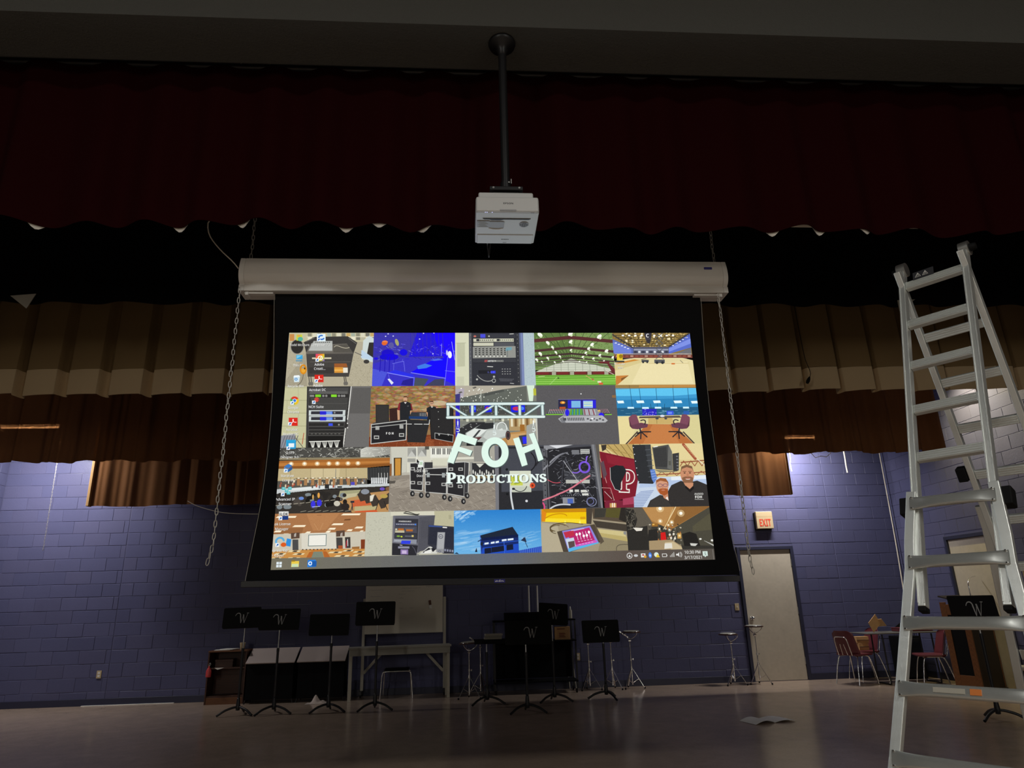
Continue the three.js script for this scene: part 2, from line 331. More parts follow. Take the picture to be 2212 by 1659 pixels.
// flat pleats with a narrow tuck between them
function boxPleats(pitch, depth, tuck, s) {
  return (q) => { const k = Math.floor(q / pitch), c = k * pitch + pitch * 0.12 * (hash2(k, 5, s) - 0.5), u = (q - c + pitch) % pitch, w = tuck * (0.8 + 0.5 * hash2(k, 6, s)); if (u < w) return -depth * Math.sin((u / w) * Math.PI) ** 0.7; return 0.035 * Math.sin(((u - w) / (pitch - w)) * Math.PI) + 0.05 * ((u - w) / (pitch - w)) ** 3; };
}
const pipe = (x0, x1, y, z, r = 0.024) => rod(V(x0, y, z), V(x1, y, z), r);
{
  const t = thing('valance', 'dark red velvet valance with white lining across the front of the stage, below the beam', 'curtain');
  const prof = folds(0.44, 0.062, 7), hem = (x) => 0.016 * Math.sin(x * 3.1) + 0.012 * Math.sin(x * 7.7 + 1);
  part('fabric', cloth(-7.6, 7.6, 7.72, 5.3, 3.95, prof, hem, { top: 0.75 }), M.red, t);
  const spots = [-3.0, -2.02, -1.58, -0.85, -0.6, -0.28, 2.36, 2.72, 3.05];
  const lift = (x) => -0.058 * Math.max(...spots.map((s) => Math.exp(-(((x - s * 0.985) / 0.05) ** 2)))) + 0.03;
  part('lining', cloth(-7.6, 7.6, 7.715, 5.28, 3.95, prof, (x) => hem(x) + lift(x), { top: 0.75, off: -0.012, thick: 0.004 }), M.lining, t);
  part('batten', pipe(-7.65, 7.65, 5.32, 7.70), M.blackSteel, t);
}
{
  const t = thing('border_curtain', 'black cloth border hanging behind the projection screen case', 'curtain');
  for (const pts of [[[-3.93, 4.02], [-3.72, 4.04], [-3.775, 3.9]], [[4.12, 4.01], [4.30, 4.02], [4.12, 3.895]]]) part('torn_scrap', extr(poly(pts), 0.006).translate(0, 0, 6.36), M.grey, t, 'small grey scrap hanging below the hem');
  part('fabric', cloth(-7.6, 7.6, 6.3, 5.9, 3.985, folds(0.5, 0.05, 17), () => 0, { step: 0.03 }), M.blackCloth, t);
  part('batten', pipe(-7.65, 7.65, 5.92, 6.3), M.blackSteel, t);
  parts('hanger', [-6, -2, 2, 6].map((x) => rod(V(x, 5.94, 6.3), V(x, CEIL, 6.3), 0.004)), M.blackSteel, t);
}
{
  const t = thing('border_curtain', 'tan pleated border with a paler hem band, hanging above the brown borders', 'curtain');
  const prof = boxPleats(0.42, 0.085, 0.07, 23), hem = (x) => { const k = Math.floor(x / 0.42); return 0.028 * (hash2(k, 8, 2) - 0.5) + 0.03 * (((x / 0.42) % 1 + 1) % 1 - 0.5) * (hash2(k, 9, 2) - 0.35); };
  part('fabric', cloth(-7.6, 7.6, 5.0, 5.6, 3.80, prof, (x) => hem(x) * 0.4, { step: 0.012, top: 0.8 }), M.tan, t);
  part('hem_band', cloth(-7.6, 7.6, 5.0, 3.80, 3.53, prof, hem, { step: 0.012, rows: 3, off: 0.004, thick: 0.012, flare: 0.0 }), M.tanHem, t, 'paler hem band');
  part('batten', pipe(-7.65, 7.65, 5.62, 5.0), M.blackSteel, t);
  parts('hanger', [-6, -2, 2, 6].map((x) => rod(V(x, 5.64, 5.0), V(x, CEIL, 5.0), 0.004)), M.blackSteel, t);
}
{
  const t = thing('border_curtain', 'brown satin border just below the tan border, with light glimmering through it', 'curtain');
  const f1 = folds(0.42, 0.07, 31), f2 = folds(0.15, 0.02, 32);
  part('fabric', cloth(-7.6, 6.62, 3.2, 5.2, 3.2, (x) => f1(x) + f2(x), (x) => 0.012 * Math.sin(x * 5.2), { step: 0.012, top: 0.8, sheer: true }), M.brown, t);
  part('batten', pipe(-7.65, 6.65, 5.22, 3.2), M.blackSteel, t);
  parts('hanger', [-6, -2, 2, 6].map((x) => rod(V(x, 5.24, 3.2), V(x, CEIL, 3.2), 0.004)), M.blackSteel, t);
}
{
  const t = thing('border_curtain', 'lowest and shortest brown border, nearest the blue back wall', 'curtain');
  const f1 = folds(0.36, 0.022, 41), f2 = folds(0.14, 0.007, 42);
  part('fabric', cloth(-5.86, 5.48, 0.87, 5.0, 2.965, (x) => f1(x) + f2(x), (x) => 0.012 * Math.sin(x * 4.3 + 2), { step: 0.012, top: 0.8, sheer: true }), M.brown, t);
  parts('side_hem', [rbx(-5.905, 2.97, 0.80, -5.862, 5.0, 0.90, 0.006), rbx(5.482, 2.97, 0.82, 5.505, 5.0, 0.90, 0.006)], M.brownEdge, t, 'turned side edge, lamp light put into its paler colour');
  part('batten', pipe(-5.95, 5.55, 5.02, 0.87), M.blackSteel, t);
  parts('hanger', [-5, 0, 5].map((x) => rod(V(x, 5.04, 0.87), V(x, CEIL, 0.87), 0.004)), M.blackSteel, t);
}
tag(part('batten_pipe', pipe(2.7, 7.5, 4.36, 7.1, 0.014), M.rope), 'thin pale pipe showing under the red valance at stage right', 'pipe');

// ---------------------------------------------------------------- the projected picture (a print: a desktop with a collage of photographs)
function pictureTexture() {
  const cv = document.createElement('canvas'); cv.width = 2048; cv.height = 1152;
  const g = cv.getContext('2d');
  const box = (c, x, y, w, h) => { g.fillStyle = c; g.fillRect(x, y, w, h); };
  const pg = (c, ...p) => { g.fillStyle = c; g.beginPath(); for (let i = 0; i < p.length; i += 2) g.lineTo(p[i], p[i + 1]); g.closePath(); g.fill(); };
  const ln = (c, w, ...p) => { g.strokeStyle = c; g.lineWidth = w; g.lineJoin = g.lineCap = 'round'; g.beginPath(); for (let i = 0; i < p.length; i += 2) g.lineTo(p[i], p[i + 1]); g.stroke(); };
  const el = (c, x, y, rx, ry = rx, a = 0) => { g.fillStyle = c; g.beginPath(); g.ellipse(x, y, rx, ry, a, 0, 7); g.fill(); };
  const ring = (c, w, x, y, rx, ry = rx, a0 = 0, a1 = 7) => { g.strokeStyle = c; g.lineWidth = w; g.beginPath(); g.ellipse(x, y, rx, ry, 0, a0, a1); g.stroke(); };
  const cu = (c, w, x0, y0, ...p) => { g.strokeStyle = c; g.lineWidth = w; g.lineCap = 'round'; g.beginPath(); g.moveTo(x0, y0); for (let i = 0; i < p.length; i += 6) g.bezierCurveTo(...p.slice(i, i + 6)); g.stroke(); };
  const rgb = (r, q, b) => `rgb(${r | 0},${q | 0},${b | 0})`;
  const grey = (v) => rgb(v, v, v);
  function txt(s, x, y, size, c, bold = '', font = 'sans-serif', shadow = true) { g.font = `${bold} ${size}px ${font}`; if (shadow) { g.fillStyle = 'rgba(20,20,20,0.75)'; g.fillText(s, x + size * 0.06, y + size * 0.06); } g.fillStyle = c; g.fillText(s, x, y); }
  // one photograph of the collage: its place in the print, and three corners in the sketch's own units
  function photo(X0, Y0, X1, Y1, [ax, ay], [bx_, by], [cx, cy], draw, clip = true) {
    g.save(); if (clip) { g.beginPath(); g.rect(X0, Y0, X1 - X0, Y1 - Y0); g.clip(); }
    const ux = bx_ - ax, uy = by - ay, vx = cx - ax, vy = cy - ay, D = ux * vy - uy * vx, W = X1 - X0, H = Y1 - Y0;
    const a = (W * vy) / D, c = (-W * vx) / D, b = (-H * uy) / D, d = (H * ux) / D;
    g.transform(a, b, c, d, X0 - a * ax - c * ay, Y0 - b * ax - d * ay); draw(); g.restore();
  }
  function speckle(x, y, w, h, n, s, ...cols) { for (let i = 0; i < n; i++) box(cols[Math.floor(rnd() * cols.length)], x + rnd() * w, y + rnd() * h, s * rr(0.5, 1.6), s * rr(0.4, 1)); }

  // row 1
  photo(0, 0, 420, 284, [165, 85], [1010, 88], [126, 628], () => {
    box('#b3ab93', 80, 80, 960, 570); pg('#a49c86', 80, 640, 330, 300, 340, 640); speckle(740, 330, 270, 310, 700, 5, '#a0977f', '#c4bba4', '#8f8772'); speckle(90, 280, 230, 360, 500, 5, '#978f78', '#b5ad97');
    box('#c3bd9c', 150, 82, 880, 100); for (let i = 0; i < 14; i++) { box(['#8e8c78', '#d9d6bd', '#77766c', '#c9a868', '#a5b0a0'][i % 5], 350 + i * 48, 92, 38, 34); box(['#e3dfc6', '#7b786a', '#b8b49a'][i % 3], 350 + i * 48, 134, 40, 30); } ln('#efead4', 5, 340, 130, 1010, 132);
    box('#c98b4d', 170, 100, 46, 70); el('#2f2d2a', 245, 230, 62, 72); ring('#8d8b84', 6, 245, 230, 62, 72);
    pg('#cdd8d4', 900, 170, 960, 120, 1010, 150, 1010, 400, 880, 360); pg('#33302d', 958, 190, 1010, 190, 1010, 345, 925, 345); pg('#bcd3e6', 880, 265, 1000, 350, 1000, 375, 872, 345); el('#3d3a37', 925, 385, 28, 20); ln('#5f5c57', 7, 815, 290, 880, 320);
    pg('#3b3937', 310, 185, 420, 130, 745, 125, 840, 190, 800, 300, 335, 300); pg('#6d6860', 370, 215, 735, 200, 795, 296, 330, 300); pg('#57534c', 600, 215, 735, 205, 790, 290, 600, 290);
    for (let i = 0; i < 9; i++) { el('#a9a69d', 340 + i * 9, 175 - i * 4, 3); el('#a9a69d', 760 + i * 8, 150 + i * 6, 3); }
    pg('#aeb0ab', 408, 172, 594, 172, 590, 275, 355, 272); for (let i = 0; i < 5; i++) ln('#cfd2cf', 4, 385 - i * 5, 200 + i * 15, 590, 203 + i * 15); for (let i = 0; i < 8; i++) el('#4e4f50', 430 + i * 19, 186, 5);
    cu('#d5ccb3', 5, 610, 235, 640, 190, 690, 270, 760, 240);
    pg('#45423f', 333, 300, 800, 300, 748, 535, 347, 532); ln('#6a655e', 5, 333, 302, 800, 302); ln('#77726a', 3, 372, 385, 770, 385); pg('#3a3735', 360, 440, 600, 440, 600, 500, 365, 500); box('#d5cdb0', 390, 340, 190, 16); el('#23211f', 470, 350, 10);
    pg('#9a5a2e', 607, 402, 728, 402, 738, 440, 607, 440); box('#d9963b', 607, 440, 86, 56); box('#f0b75a', 607, 462, 86, 14); box('#e8e2d2', 693, 444, 46, 52);
    for (const x of [358, 378, 700, 716]) { ln('#4a4640', 8, x, 535, x + 6, 590); el('#6e6a62', x + 8, 602, 14, 20); }
  });
  photo(420, 0, 828, 284, [1010, 88], [1818, 88], [990, 612], () => {
    box('#3b36a6', 980, 80, 850, 540); pg('#2318d8', 1440, 80, 1830, 80, 1830, 320, 1350, 330); pg('#1d06ff', 1580, 80, 1830, 80, 1830, 620, 1700, 620, 1690, 330); pg('#3832c4', 980, 400, 1250, 330, 1830, 350, 1830, 620, 980, 620); pg('#4c55d8', 985, 440, 1140, 480, 1080, 620, 980, 620);
    for (let i = 0; i < 170; i++) { const x = rr(1030, 1800), y = rr(200, 360); ln(['#6b67e0', '#4038c8', '#8c8be8', '#1e0ad8', '#2a2494'][i % 5], rr(2, 5), x, y, x + rr(-40, 40), y + rr(-22, 22)); }
    for (let i = 0; i < 9; i++) { const x = 1370 + i * 40; ln('#3127b8', 6, x, 85, x + 6, 300); }
    el('#1b0cc8', 1145, 295, 62, 40); el('#1400e0', 1165, 330, 85, 30); el('#150be0', 1300, 285, 38, 32); el('#1307d0', 1105, 330, 40, 24); el('#1d0be0', 1030, 345, 20, 12);
    for (const x of [1075, 1120, 1165, 1210]) ln('#1a10b0', 7, x, 330, x - 8, 470); ln('#7c80f0', 4, 1190, 395, 1300, 372, 1310, 470); ln('#7c80f0', 4, 1205, 395, 1200, 480);
    pg('#1204ff', 1370, 480, 1560, 372, 1735, 330, 1708, 530); pg('#2c16ff', 1735, 330, 1830, 300, 1830, 620, 1700, 560); pg('#2a30e8', 1140, 482, 1215, 455, 1400, 505, 1390, 532); ln('#9aa0ff', 6, 1140, 484, 1395, 534); ln('#8c93ff', 6, 1370, 484, 1706, 540); ln('#8c93ff', 4, 1735, 330, 1705, 540, 1690, 620); ln('#7f86f8', 4, 1705, 465, 1830, 480);
    pg('#47505a', 1410, 530, 1540, 545, 1490, 615, 1395, 615); pg('#40425c', 1600, 550, 1690, 545, 1690, 620, 1500, 620); pg('#262090', 1290, 560, 1390, 535, 1390, 620, 1270, 600); ln('#5d62ee', 10, 1400, 530, 1390, 620); ln('#6468f0', 5, 1150, 500, 1170, 590); pg('#dfe6f4', 1140, 545, 1160, 540, 1200, 580, 1180, 600);
    pg('#3f7be8', 1430, 420, 1510, 395, 1580, 415, 1520, 440, 1440, 450); pg('#4a6ae8', 1560, 360, 1640, 345, 1690, 360, 1600, 370);
    el('#e2682c', 1115, 190, 30, 24, -0.4); ln('#f0a070', 6, 1095, 175, 1145, 180); el('#a8a66c', 1236, 185, 17, 36, -0.3); el('#5b57a0', 1180, 215, 26, 30);
    el('#f0f2ff', 1757, 308, 20, 36); el('#c8c8f0', 1730, 290, 10, 26); ln('#c9ccff', 4, 1780, 180, 1805, 360); ln('#a5a8f0', 4, 1680, 200, 1672, 320);
    for (const [x, y] of [[1502, 95], [1606, 91], [1125, 125], [1150, 100], [1200, 122], [1462, 152], [1590, 300]]) el('#e8ecff', x, y, 7, 5);
  });
  photo(828, 0, 1231, 284, [-346, 85], [440, 88], [-346, 608], () => {
    box('#d5d6ba', -360, 80, 160, 540); pg('#bfc0a4', -330, 190, -250, 188, -250, 420, -325, 425); pg('#c9cab0', -330, 520, -260, 520, -260, 615, -330, 615); ln('#a6a68c', 4, -335, 190, -240, 188);
    box('#47484c', -210, 80, 500, 540); box('#2f3036', -180, 88, 440, 530); box('#5b5d63', -208, 80, 22, 540); box('#37383e', 258, 80, 26, 530);
    box('#3a3b42', -176, 95, 430, 44); box('#4b4fd8', -96, 100, 50, 38); el('#c26a5e', -150, 122, 14, 10); el('#b5b6a8', -10, 122, 9);
    for (const [x, w] of [[-166, 200], [36, 200]]) { box('#cfcfb8', x, 146, w, 32); for (let i = 0; i < 7; i++) el('#55564f', x + 70 + i * 20, 162, 6); box('#2c2d33', x + 30, 150, 30, 22); }
    box('#c6c6ae', -166, 186, 200, 34); box('#54555a', 40, 184, 200, 40); ln('#d7d7cc', 5, -166, 204, 30, 204); ln('#e8e8df', 6, 196, 100, 235, 98);
    pg('#92938d', -172, 228, 252, 222, 252, 338, -172, 342); for (let i = 0; i < 9; i++) for (let j = 0; j < 5; j++) box(j === 4 ? '#e0e0d6' : '#3d3e3c', -150 + i * 36, 242 + j * 19, 15, 11); pg('#6fa0ae', 158, 236, 216, 232, 210, 262, 150, 270); ln('#4a5a60', 4, 170, 258, 168, 330); for (let i = 0; i < 8; i++) ln('#6d6e6a', 3, -132 + i * 36, 232, -132 + i * 36, 338);
    box('#3b3c42', -172, 344, 424, 38); txt('M', -62, 380, 32, '#e05a58', 'bold italic', 'sans-serif', false); txt('ARTECH', -28, 378, 22, '#e9e9e4', 'bold', 'sans-serif', false); for (let i = 0; i < 6; i++) ring('#a6a79f', 4, 30 + i * 18, 370, 7);
    box('#33343b', -174, 392, 430, 210); box('#24252b', -120, 460, 160, 34); box('#3940e8', 2, 466, 46, 26); txt('0.0.0', -30, 488, 22, '#7b80ff', '', 'monospace', false); ln('#e3e3de', 7, -30, 424, 22, 427); for (let i = 0; i < 4; i++) for (let j = 0; j < 3; j++) box('#a9aaa6', 110 + i * 25, 446 + j * 24, 12, 7);
    cu('#a8a9a4', 7, -130, 510, -90, 560, -40, 580, 10, 560); el('#b7b8b2', 32, 524, 11); ring('#b7b8b2', 6, 30, 562, 17); el('#b7b8b2', -134, 548, 10); pg('#54555c', 80, 540, 230, 545, 205, 572, 90, 570); for (let i = 0; i < 9; i++) ln('#2a2b30', 4, 92 + i * 15, 545, 92 + i * 15, 570); ln('#d8d8d4', 5, 188, 588, 224, 592);
    for (let i = 0; i < 12; i++) { el('#8a8b88', -195, 110 + i * 42, 4); el('#8a8b88', 272, 110 + i * 42, 4); }
    pg('#5d6786', 290, 80, 330, 80, 330, 620, 290, 620); pg('#7b88b4', 304, 80, 326, 80, 330, 620, 306, 620); pg('#b3c4c9', 330, 80, 460, 80, 460, 620, 330, 620); speckle(335, 90, 115, 510, 300, 6, '#a9bac0', '#c2d1d3', '#9fb1ba');
  });
  photo(1231, 0, 1637, 284, [440, 88], [1213, 92], [455, 608], () => {
    box('#6f8a4c', 430, 80, 840, 380); pg('#5f7a42', 430, 80, 800, 80, 800, 400, 450, 440); pg('#7d985a', 800, 80, 1240, 80, 1240, 430, 800, 380); speckle(440, 85, 790, 270, 500, 10, '#64803f', '#86a162', '#5a723a');
    for (let i = 0; i < 10; i++) { ln('#33432a', 4, 800, 400, 430 + i * 85, 80); }
    pg('#cdd2bf', 540, 440, 800, 350, 1130, 440, 1240, 462, 1240, 480, 450, 480); for (let i = 0; i < 9; i++) ln('#8c9382', 4, 560 + i * 70, 392, 560 + i * 70, 470); for (let j = 0; j < 3; j++) ln('#9aa08f', 3, 480, 412 + j * 22, 1230, 412 + j * 22);
    const beam = (y0, yc, w, c) => { ln(c, w, 435, y0, 800, yc, 1245, y0 + (y0 - yc) * 0.4); };
    beam(170, 138, 34, '#5a3030'); beam(272, 240, 24, '#4d3030'); beam(330, 300, 18, '#433030'); beam(372, 340, 12, '#453634'); beam(398, 365, 9, '#4f4440'); beam(418, 382, 7, '#57504a');
    for (const [x, y, s] of [[500, 110, 46], [800, 100, 44], [1085, 130, 44], [575, 190, 34], [800, 180, 34], [1010, 210, 34], [620, 235, 26], [975, 250, 28], [500, 298, 32], [652, 285, 24], [800, 265, 22], [945, 292, 24], [1150, 275, 34], [690, 326, 22], [915, 334, 22], [1082, 318, 26], [465, 358, 26], [572, 342, 24], [1018, 350, 22], [1210, 340, 26], [515, 378, 18], [640, 384, 18], [720, 375, 16], [880, 380, 16], [950, 386, 16], [1120, 376, 18]]) { el('#fbfff0', x, y, s * 0.62, s * 0.4, x < 800 ? 0.7 : -0.7); el('#d6e6bd', x + 8, y + 18, s * 0.3, s * 0.25); }
    box('#5e2f2c', 440, 478, 820, 34); for (const x of [610, 785, 955, 1120]) box('#a9a793', x, 470, 40, 44); for (const x of [470, 660, 830, 1010]) box('#7a2d2c', x, 482, 110, 22); pg('#6b2b30', 1080, 400, 1150, 400, 1190, 480, 1240, 500, 1240, 470, 1170, 400, 1180, 380, 1060, 380); ln('#ead8d2', 5, 1140, 470, 1230, 520);
    box('#6fae3c', 440, 510, 840, 110); pg('#83c24a', 440, 560, 1270, 545, 1270, 590, 440, 600); for (let i = 0; i < 9; i++) ln(i % 2 ? '#9bd060' : '#5c9a30', 4, 450, 522 + i * 10, 1250, 518 + i * 11); ln('#b8d890', 4, 660, 530, 590, 600); ln('#d8a070', 6, 940, 520, 1020, 570); el('#b5624c', 1005, 556, 9); el('#2c3a22', 672, 540, 9, 6); box('#d8603c', 1062, 588, 40, 20); box('#e9e0c8', 1050, 572, 36, 16); ln('#c9d8a0', 5, 480, 525, 540, 521);
  });
  photo(1637, 0, 2048, 284, [1213, 92], [1985, 92], [1250, 608], () => {
    box('#8d7540', 1200, 80, 830, 250); speckle(1290, 90, 640, 160, 600, 12, '#6d5a30', '#c4a65c', '#4a3d24', '#e3cc86', '#a58646'); for (let i = 0; i < 7; i++) { ln('#4f452c', 5, 1230 + i * 30, 120 + i * 20, 1960 - i * 30, 118 + i * 20); } for (let i = 0; i < 12; i++) ln('#56492e', 4, 1300 + i * 52, 92, 1420 + i * 24, 250);
    for (let i = 0; i < 24; i++) el('#fff3cc', rr(1330, 1880), rr(95, 230), 11, 7); for (let i = 0; i < 9; i++) { el('#ffffff', 1320 + i * 62, 120, 13, 8); }
    pg('#5d6db4', 1205, 150, 1420, 250, 1430, 310, 1215, 300); pg('#6f82d6', 1210, 180, 1400, 260, 1400, 300, 1215, 295); pg('#5a6ecb', 1765, 240, 1985, 100, 1995, 240, 1770, 305); pg('#7f92e6', 1770, 250, 1990, 150, 1992, 200, 1770, 285); for (let i = 0; i < 5; i++) { el('#eef2ff', 1250 + i * 30, 195 + i * 14, 12, 5); el('#e6ebff', 1950 - i * 34, 140 + i * 20, 12, 5); }
    ln('#3c3a3a', 12, 1215, 110, 1420, 245); ln('#3c3a3a', 12, 1975, 100, 1770, 235); for (let i = 0; i < 8; i++) { ln('#3f3d3c', 4, 1230 + i * 25, 100 + i * 18, 1225 + i * 25, 135 + i * 16); ln('#3f3d3c', 4, 1965 - i * 26, 95 + i * 18, 1975 - i * 25, 130 + i * 15); }
    box('#54566a', 1420, 235, 350, 80); box('#9aa0b4', 1425, 255, 340, 16); for (let i = 0; i < 9; i++) box(i % 2 ? '#e0e4ea' : '#3b3d4e', 1430 + i * 38, 275, 24, 20);
    pg('#5b5a62', 1240, 300, 1430, 312, 1470, 350, 1240, 350); pg('#67676c', 1780, 330, 1990, 240, 1995, 345, 1800, 350); for (let i = 0; i < 5; i++) ln('#8c8c92', 3, 1800, 325 + i * 4, 1990, 255 + i * 16); ln('#d9c8b4', 5, 1240, 304, 1990, 306);
    box('#7a4036', 1240, 314, 760, 32); for (let i = 0; i < 16; i++) box(i % 3 ? '#934e40' : '#b9907c', 1250 + i * 47, 318, 30, 18);
    pg('#e3d6a2', 1230, 375, 1430, 345, 1900, 345, 2010, 372, 2040, 620, 1240, 620); pg('#ecdfae', 1500, 400, 1950, 380, 2000, 600, 1400, 600); pg('#d8c88e', 1240, 400, 1480, 360, 1600, 360, 1240, 470); pg('#cf8a36', 1245, 395, 1430, 358, 1480, 366, 1250, 410); pg('#c9803a', 1250, 520, 1375, 515, 1265, 606, 1245, 606); pg('#7d5830', 1300, 545, 1372, 518, 1300, 570); ln('#c7b276', 4, 1570, 400, 1960, 398); box('#d2743a', 1792, 396, 34, 14);
    pg('#35333a', 1530, 92, 1604, 92, 1596, 160, 1585, 198, 1562, 198, 1540, 150); txt('C', 1545, 140, 52, '#e4e4e8', 'bold', 'sans-serif', false); box('#52505a', 1552, 150, 40, 8);
    for (let i = 0; i < 5; i++) { const y = 95 + i * 52; ln('#5b5d60', 6, 1640, y, 1715, y + 52); ln('#5b5d60', 6, 1715, y, 1640, y + 52); } box('#56585c', 1625, 362, 102, 34); el('#2e3034', 1650, 392, 14); el('#2e3034', 1705, 392, 14); box('#44484e', 1500, 365, 70, 20); el('#2a2d30', 1515, 388, 9); el('#2a2d30', 1555, 388, 9); ln('#3c3e42', 5, 1500, 360, 1545, 352); ln('#77705c', 5, 1880, 370, 1905, 395);
    box('#e9c832', 1260, 306, 56, 60); el('#9a7d14', 1298, 328, 18, 20); box('#3a3a34', 1236, 372, 96, 16); txt('Recorder', 1234, 412, 26, '#f2f2ee'); txt('2021', 1266, 450, 26, '#f2f2ee');
  });
  // row 2
  photo(0, 284, 416, 590, [126, 628], [983, 622], [83, 1238], () => {
    box('#c6c49c', 70, 620, 290, 640); for (let j = 0; j < 6; j++) { ln('#a4a27c', 5, 70, 640 + j * 128, 345, 640 + j * 128); ln('#b0ae88', 4, (j % 2 ? 150 : 260), 640 + j * 128, (j % 2 ? 146 : 256), 768 + j * 128); } pg('#8d8f96', 80, 1120, 230, 1100, 240, 1240, 70, 1240); for (let i = 0; i < 6; i++) ln('#5b5d66', 6, 90 + i * 25, 1240, 130 + i * 25, 1120); cu('#3a3a3c', 5, 232, 1140, 260, 1180, 280, 1200, 300, 1230); ln('#b85a40', 7, 312, 1095, 296, 1200);
    pg('#3c3b3a', 345, 620, 775, 620, 690, 1240, 330, 1240); pg('#4a4948', 365, 640, 755, 640, 690, 1200, 350, 1200); pg('#6d6b69', 780, 620, 1000, 620, 985, 1240, 700, 1240); pg('#5d5b59', 800, 640, 990, 640, 985, 900, 760, 900); ln('#f0efe8', 8, 784, 626, 740, 960); ln('#e7e6de', 9, 716, 1050, 690, 1238); for (const y of [1000, 1042]) { el('#f5f5ee', 738, y, 6); } pg('#33312f', 715, 990, 745, 1010, 735, 1040, 705, 1030);
    box('#5e5d5b', 372, 676, 374, 26); box('#2e2d2c', 372, 704, 380, 36); box('#7bd028', 426, 708, 56, 26); box('#86da30', 582, 708, 56, 26); for (const x of [384, 404, 505, 535, 660, 690, 712]) el('#8c8b88', x, 722, 12); box('#454442', 372, 745, 370, 115); ln('#5f5e5b', 3, 372, 800, 740, 800); box('#2b2a29', 368, 742, 10, 116);
    for (const y of [874, 932]) { pg('#ccd4d2', 362, y - 6, 722, y - 8, 716, y + 48, 360, y + 48); pg('#33333a', 384, y + 4, 696, y + 2, 692, y + 34, 382, y + 34); box('#2a2ad0', 470, y + 2, 60, 36); box('#3b6be0', 530, y + 6, 64, 28); for (let i = 0; i < 4; i++) ln('#9fc0f0', 3, 536, y + 11 + i * 6, 586, y + 11 + i * 6); el('#8a8d90', 614, y + 18, 9); }
    for (const [y, h] of [[994, 34], [1034, 26], [1066, 26], [1096, 20]]) { pg('#2c2b2a', 362, y, 705, y, 700, y + h, 360, y + h); ln('#66645f', 3, 362, y + h, 700, y + h); } box('#3c50e8', 552, 998, 42, 26); el('#97958f', 654, 1012, 9); for (let i = 0; i < 8; i++) box('#7d7b75', 380 + i * 38, 1100, 20, 5);
    box('#1e1d1c', 352, 1122, 340, 118); for (let i = 0; i < 5; i++) for (let k = 0; k < 4; k++) ln('#e8e8de', 6, 375 + i * 58 + k * 14, 1178, 392 + i * 58 + k * 4, 1236); ln('#efefe6', 8, 365, 1178, 660, 1170);
  });
  photo(416, 284, 829, 590, [983, 622], [1818, 615], [960, 1215], () => {
    box('#94734a', 940, 600, 900, 640); for (let j = 0; j < 34; j++) for (let i = 0; i < 30; i++) box(rgb(rr(118, 178), rr(86, 138), rr(50, 92)), 950 + i * 30 + (j % 2) * 15, 612 + j * 13, 27, 10); for (let i = 0; i < 40; i++) el('rgba(214,190,150,0.35)', rr(1000, 1780), rr(620, 860), rr(20, 60), rr(8, 18)); pg('#7d3d22', 940, 1120, 1840, 1090, 1840, 1240, 940, 1240); pg('#8e4a2a', 1330, 1170, 1560, 1110, 1600, 1225, 1340, 1225); speckle(960, 1130, 860, 100, 200, 9, '#6c331c', '#9a5836');
    el('rgba(228,214,180,0.6)', 1640, 790, 90, 26);
    box('#2b2a2a', 1027, 806, 130, 180); box('#363433', 1036, 816, 112, 160); pg('#3a2320', 1160, 845, 1240, 835, 1240, 965, 1165, 968);
    // man on the left
    pg('#c99a78', 1236, 850, 1262, 850, 1262, 952, 1240, 956); pg('#c99a78', 1356, 830, 1382, 840, 1372, 902, 1344, 905); pg('#24262a', 1256, 788, 1300, 776, 1345, 778, 1378, 798, 1390, 860, 1362, 866, 1362, 965, 1262, 965, 1262, 862, 1236, 856); pg('#8a2a30', 1256, 788, 1268, 784, 1262, 862, 1238, 856); pg('#8a2a30', 1378, 798, 1368, 794, 1378, 860, 1390, 858); pg('#e8e4dc', 1304, 780, 1332, 780, 1318, 798); el('#d3a484', 1318, 752, 19, 27); pg('#5a3a26', 1298, 745, 1304, 722, 1332, 720, 1339, 745, 1332, 733, 1304, 734); el('#6d4530', 1318, 772, 13, 9); el('#b87e62', 1318, 768, 6, 2.5); box('#3a2c24', 1308, 748, 6, 3); box('#3a2c24', 1323, 748, 6, 3); ln('#d8d8d8', 2, 1336, 820, 1352, 818);
    // man on the right
    pg('#24262a', 1526, 840, 1560, 822, 1600, 824, 1640, 836, 1640, 960, 1526, 960); pg('#c99a78', 1618, 828, 1668, 832, 1664, 846, 1620, 842); pg('#c99a78', 1520, 880, 1536, 880, 1534, 925, 1522, 925); el('#d6a888', 1577, 796, 18, 25); pg('#56382a', 1557, 792, 1562, 770, 1592, 768, 1598, 792, 1590, 780, 1564, 780); ring('#2c2620', 2, 1570, 794, 6, 4); ring('#2c2620', 2, 1585, 794, 6, 4); pg('#f0ece4', 1566, 824, 1592, 824, 1579, 836); el('#a87058', 1578, 808, 5, 2);
    pg('#1f1e20', 1548, 850, 1640, 838, 1790, 838, 1780, 1150, 1560, 1140); pg('#2b2a2b', 1560, 850, 1780, 845, 1772, 1140, 1565, 1130); for (const y of [875, 950, 1022]) el('#d8d8d0', 1640, y, 5, 3); pg('#1a1a1c', 1600, 1082, 1778, 1100, 1772, 1170, 1598, 1140); ln('#b9bab6', 5, 1600, 1082, 1778, 1104, 1772, 1172, 1598, 1138, 1600, 1082); for (const x of [1640, 1730]) pg('#aeb0ac', x - 12, 1090, x + 12, 1093, x, 1112);
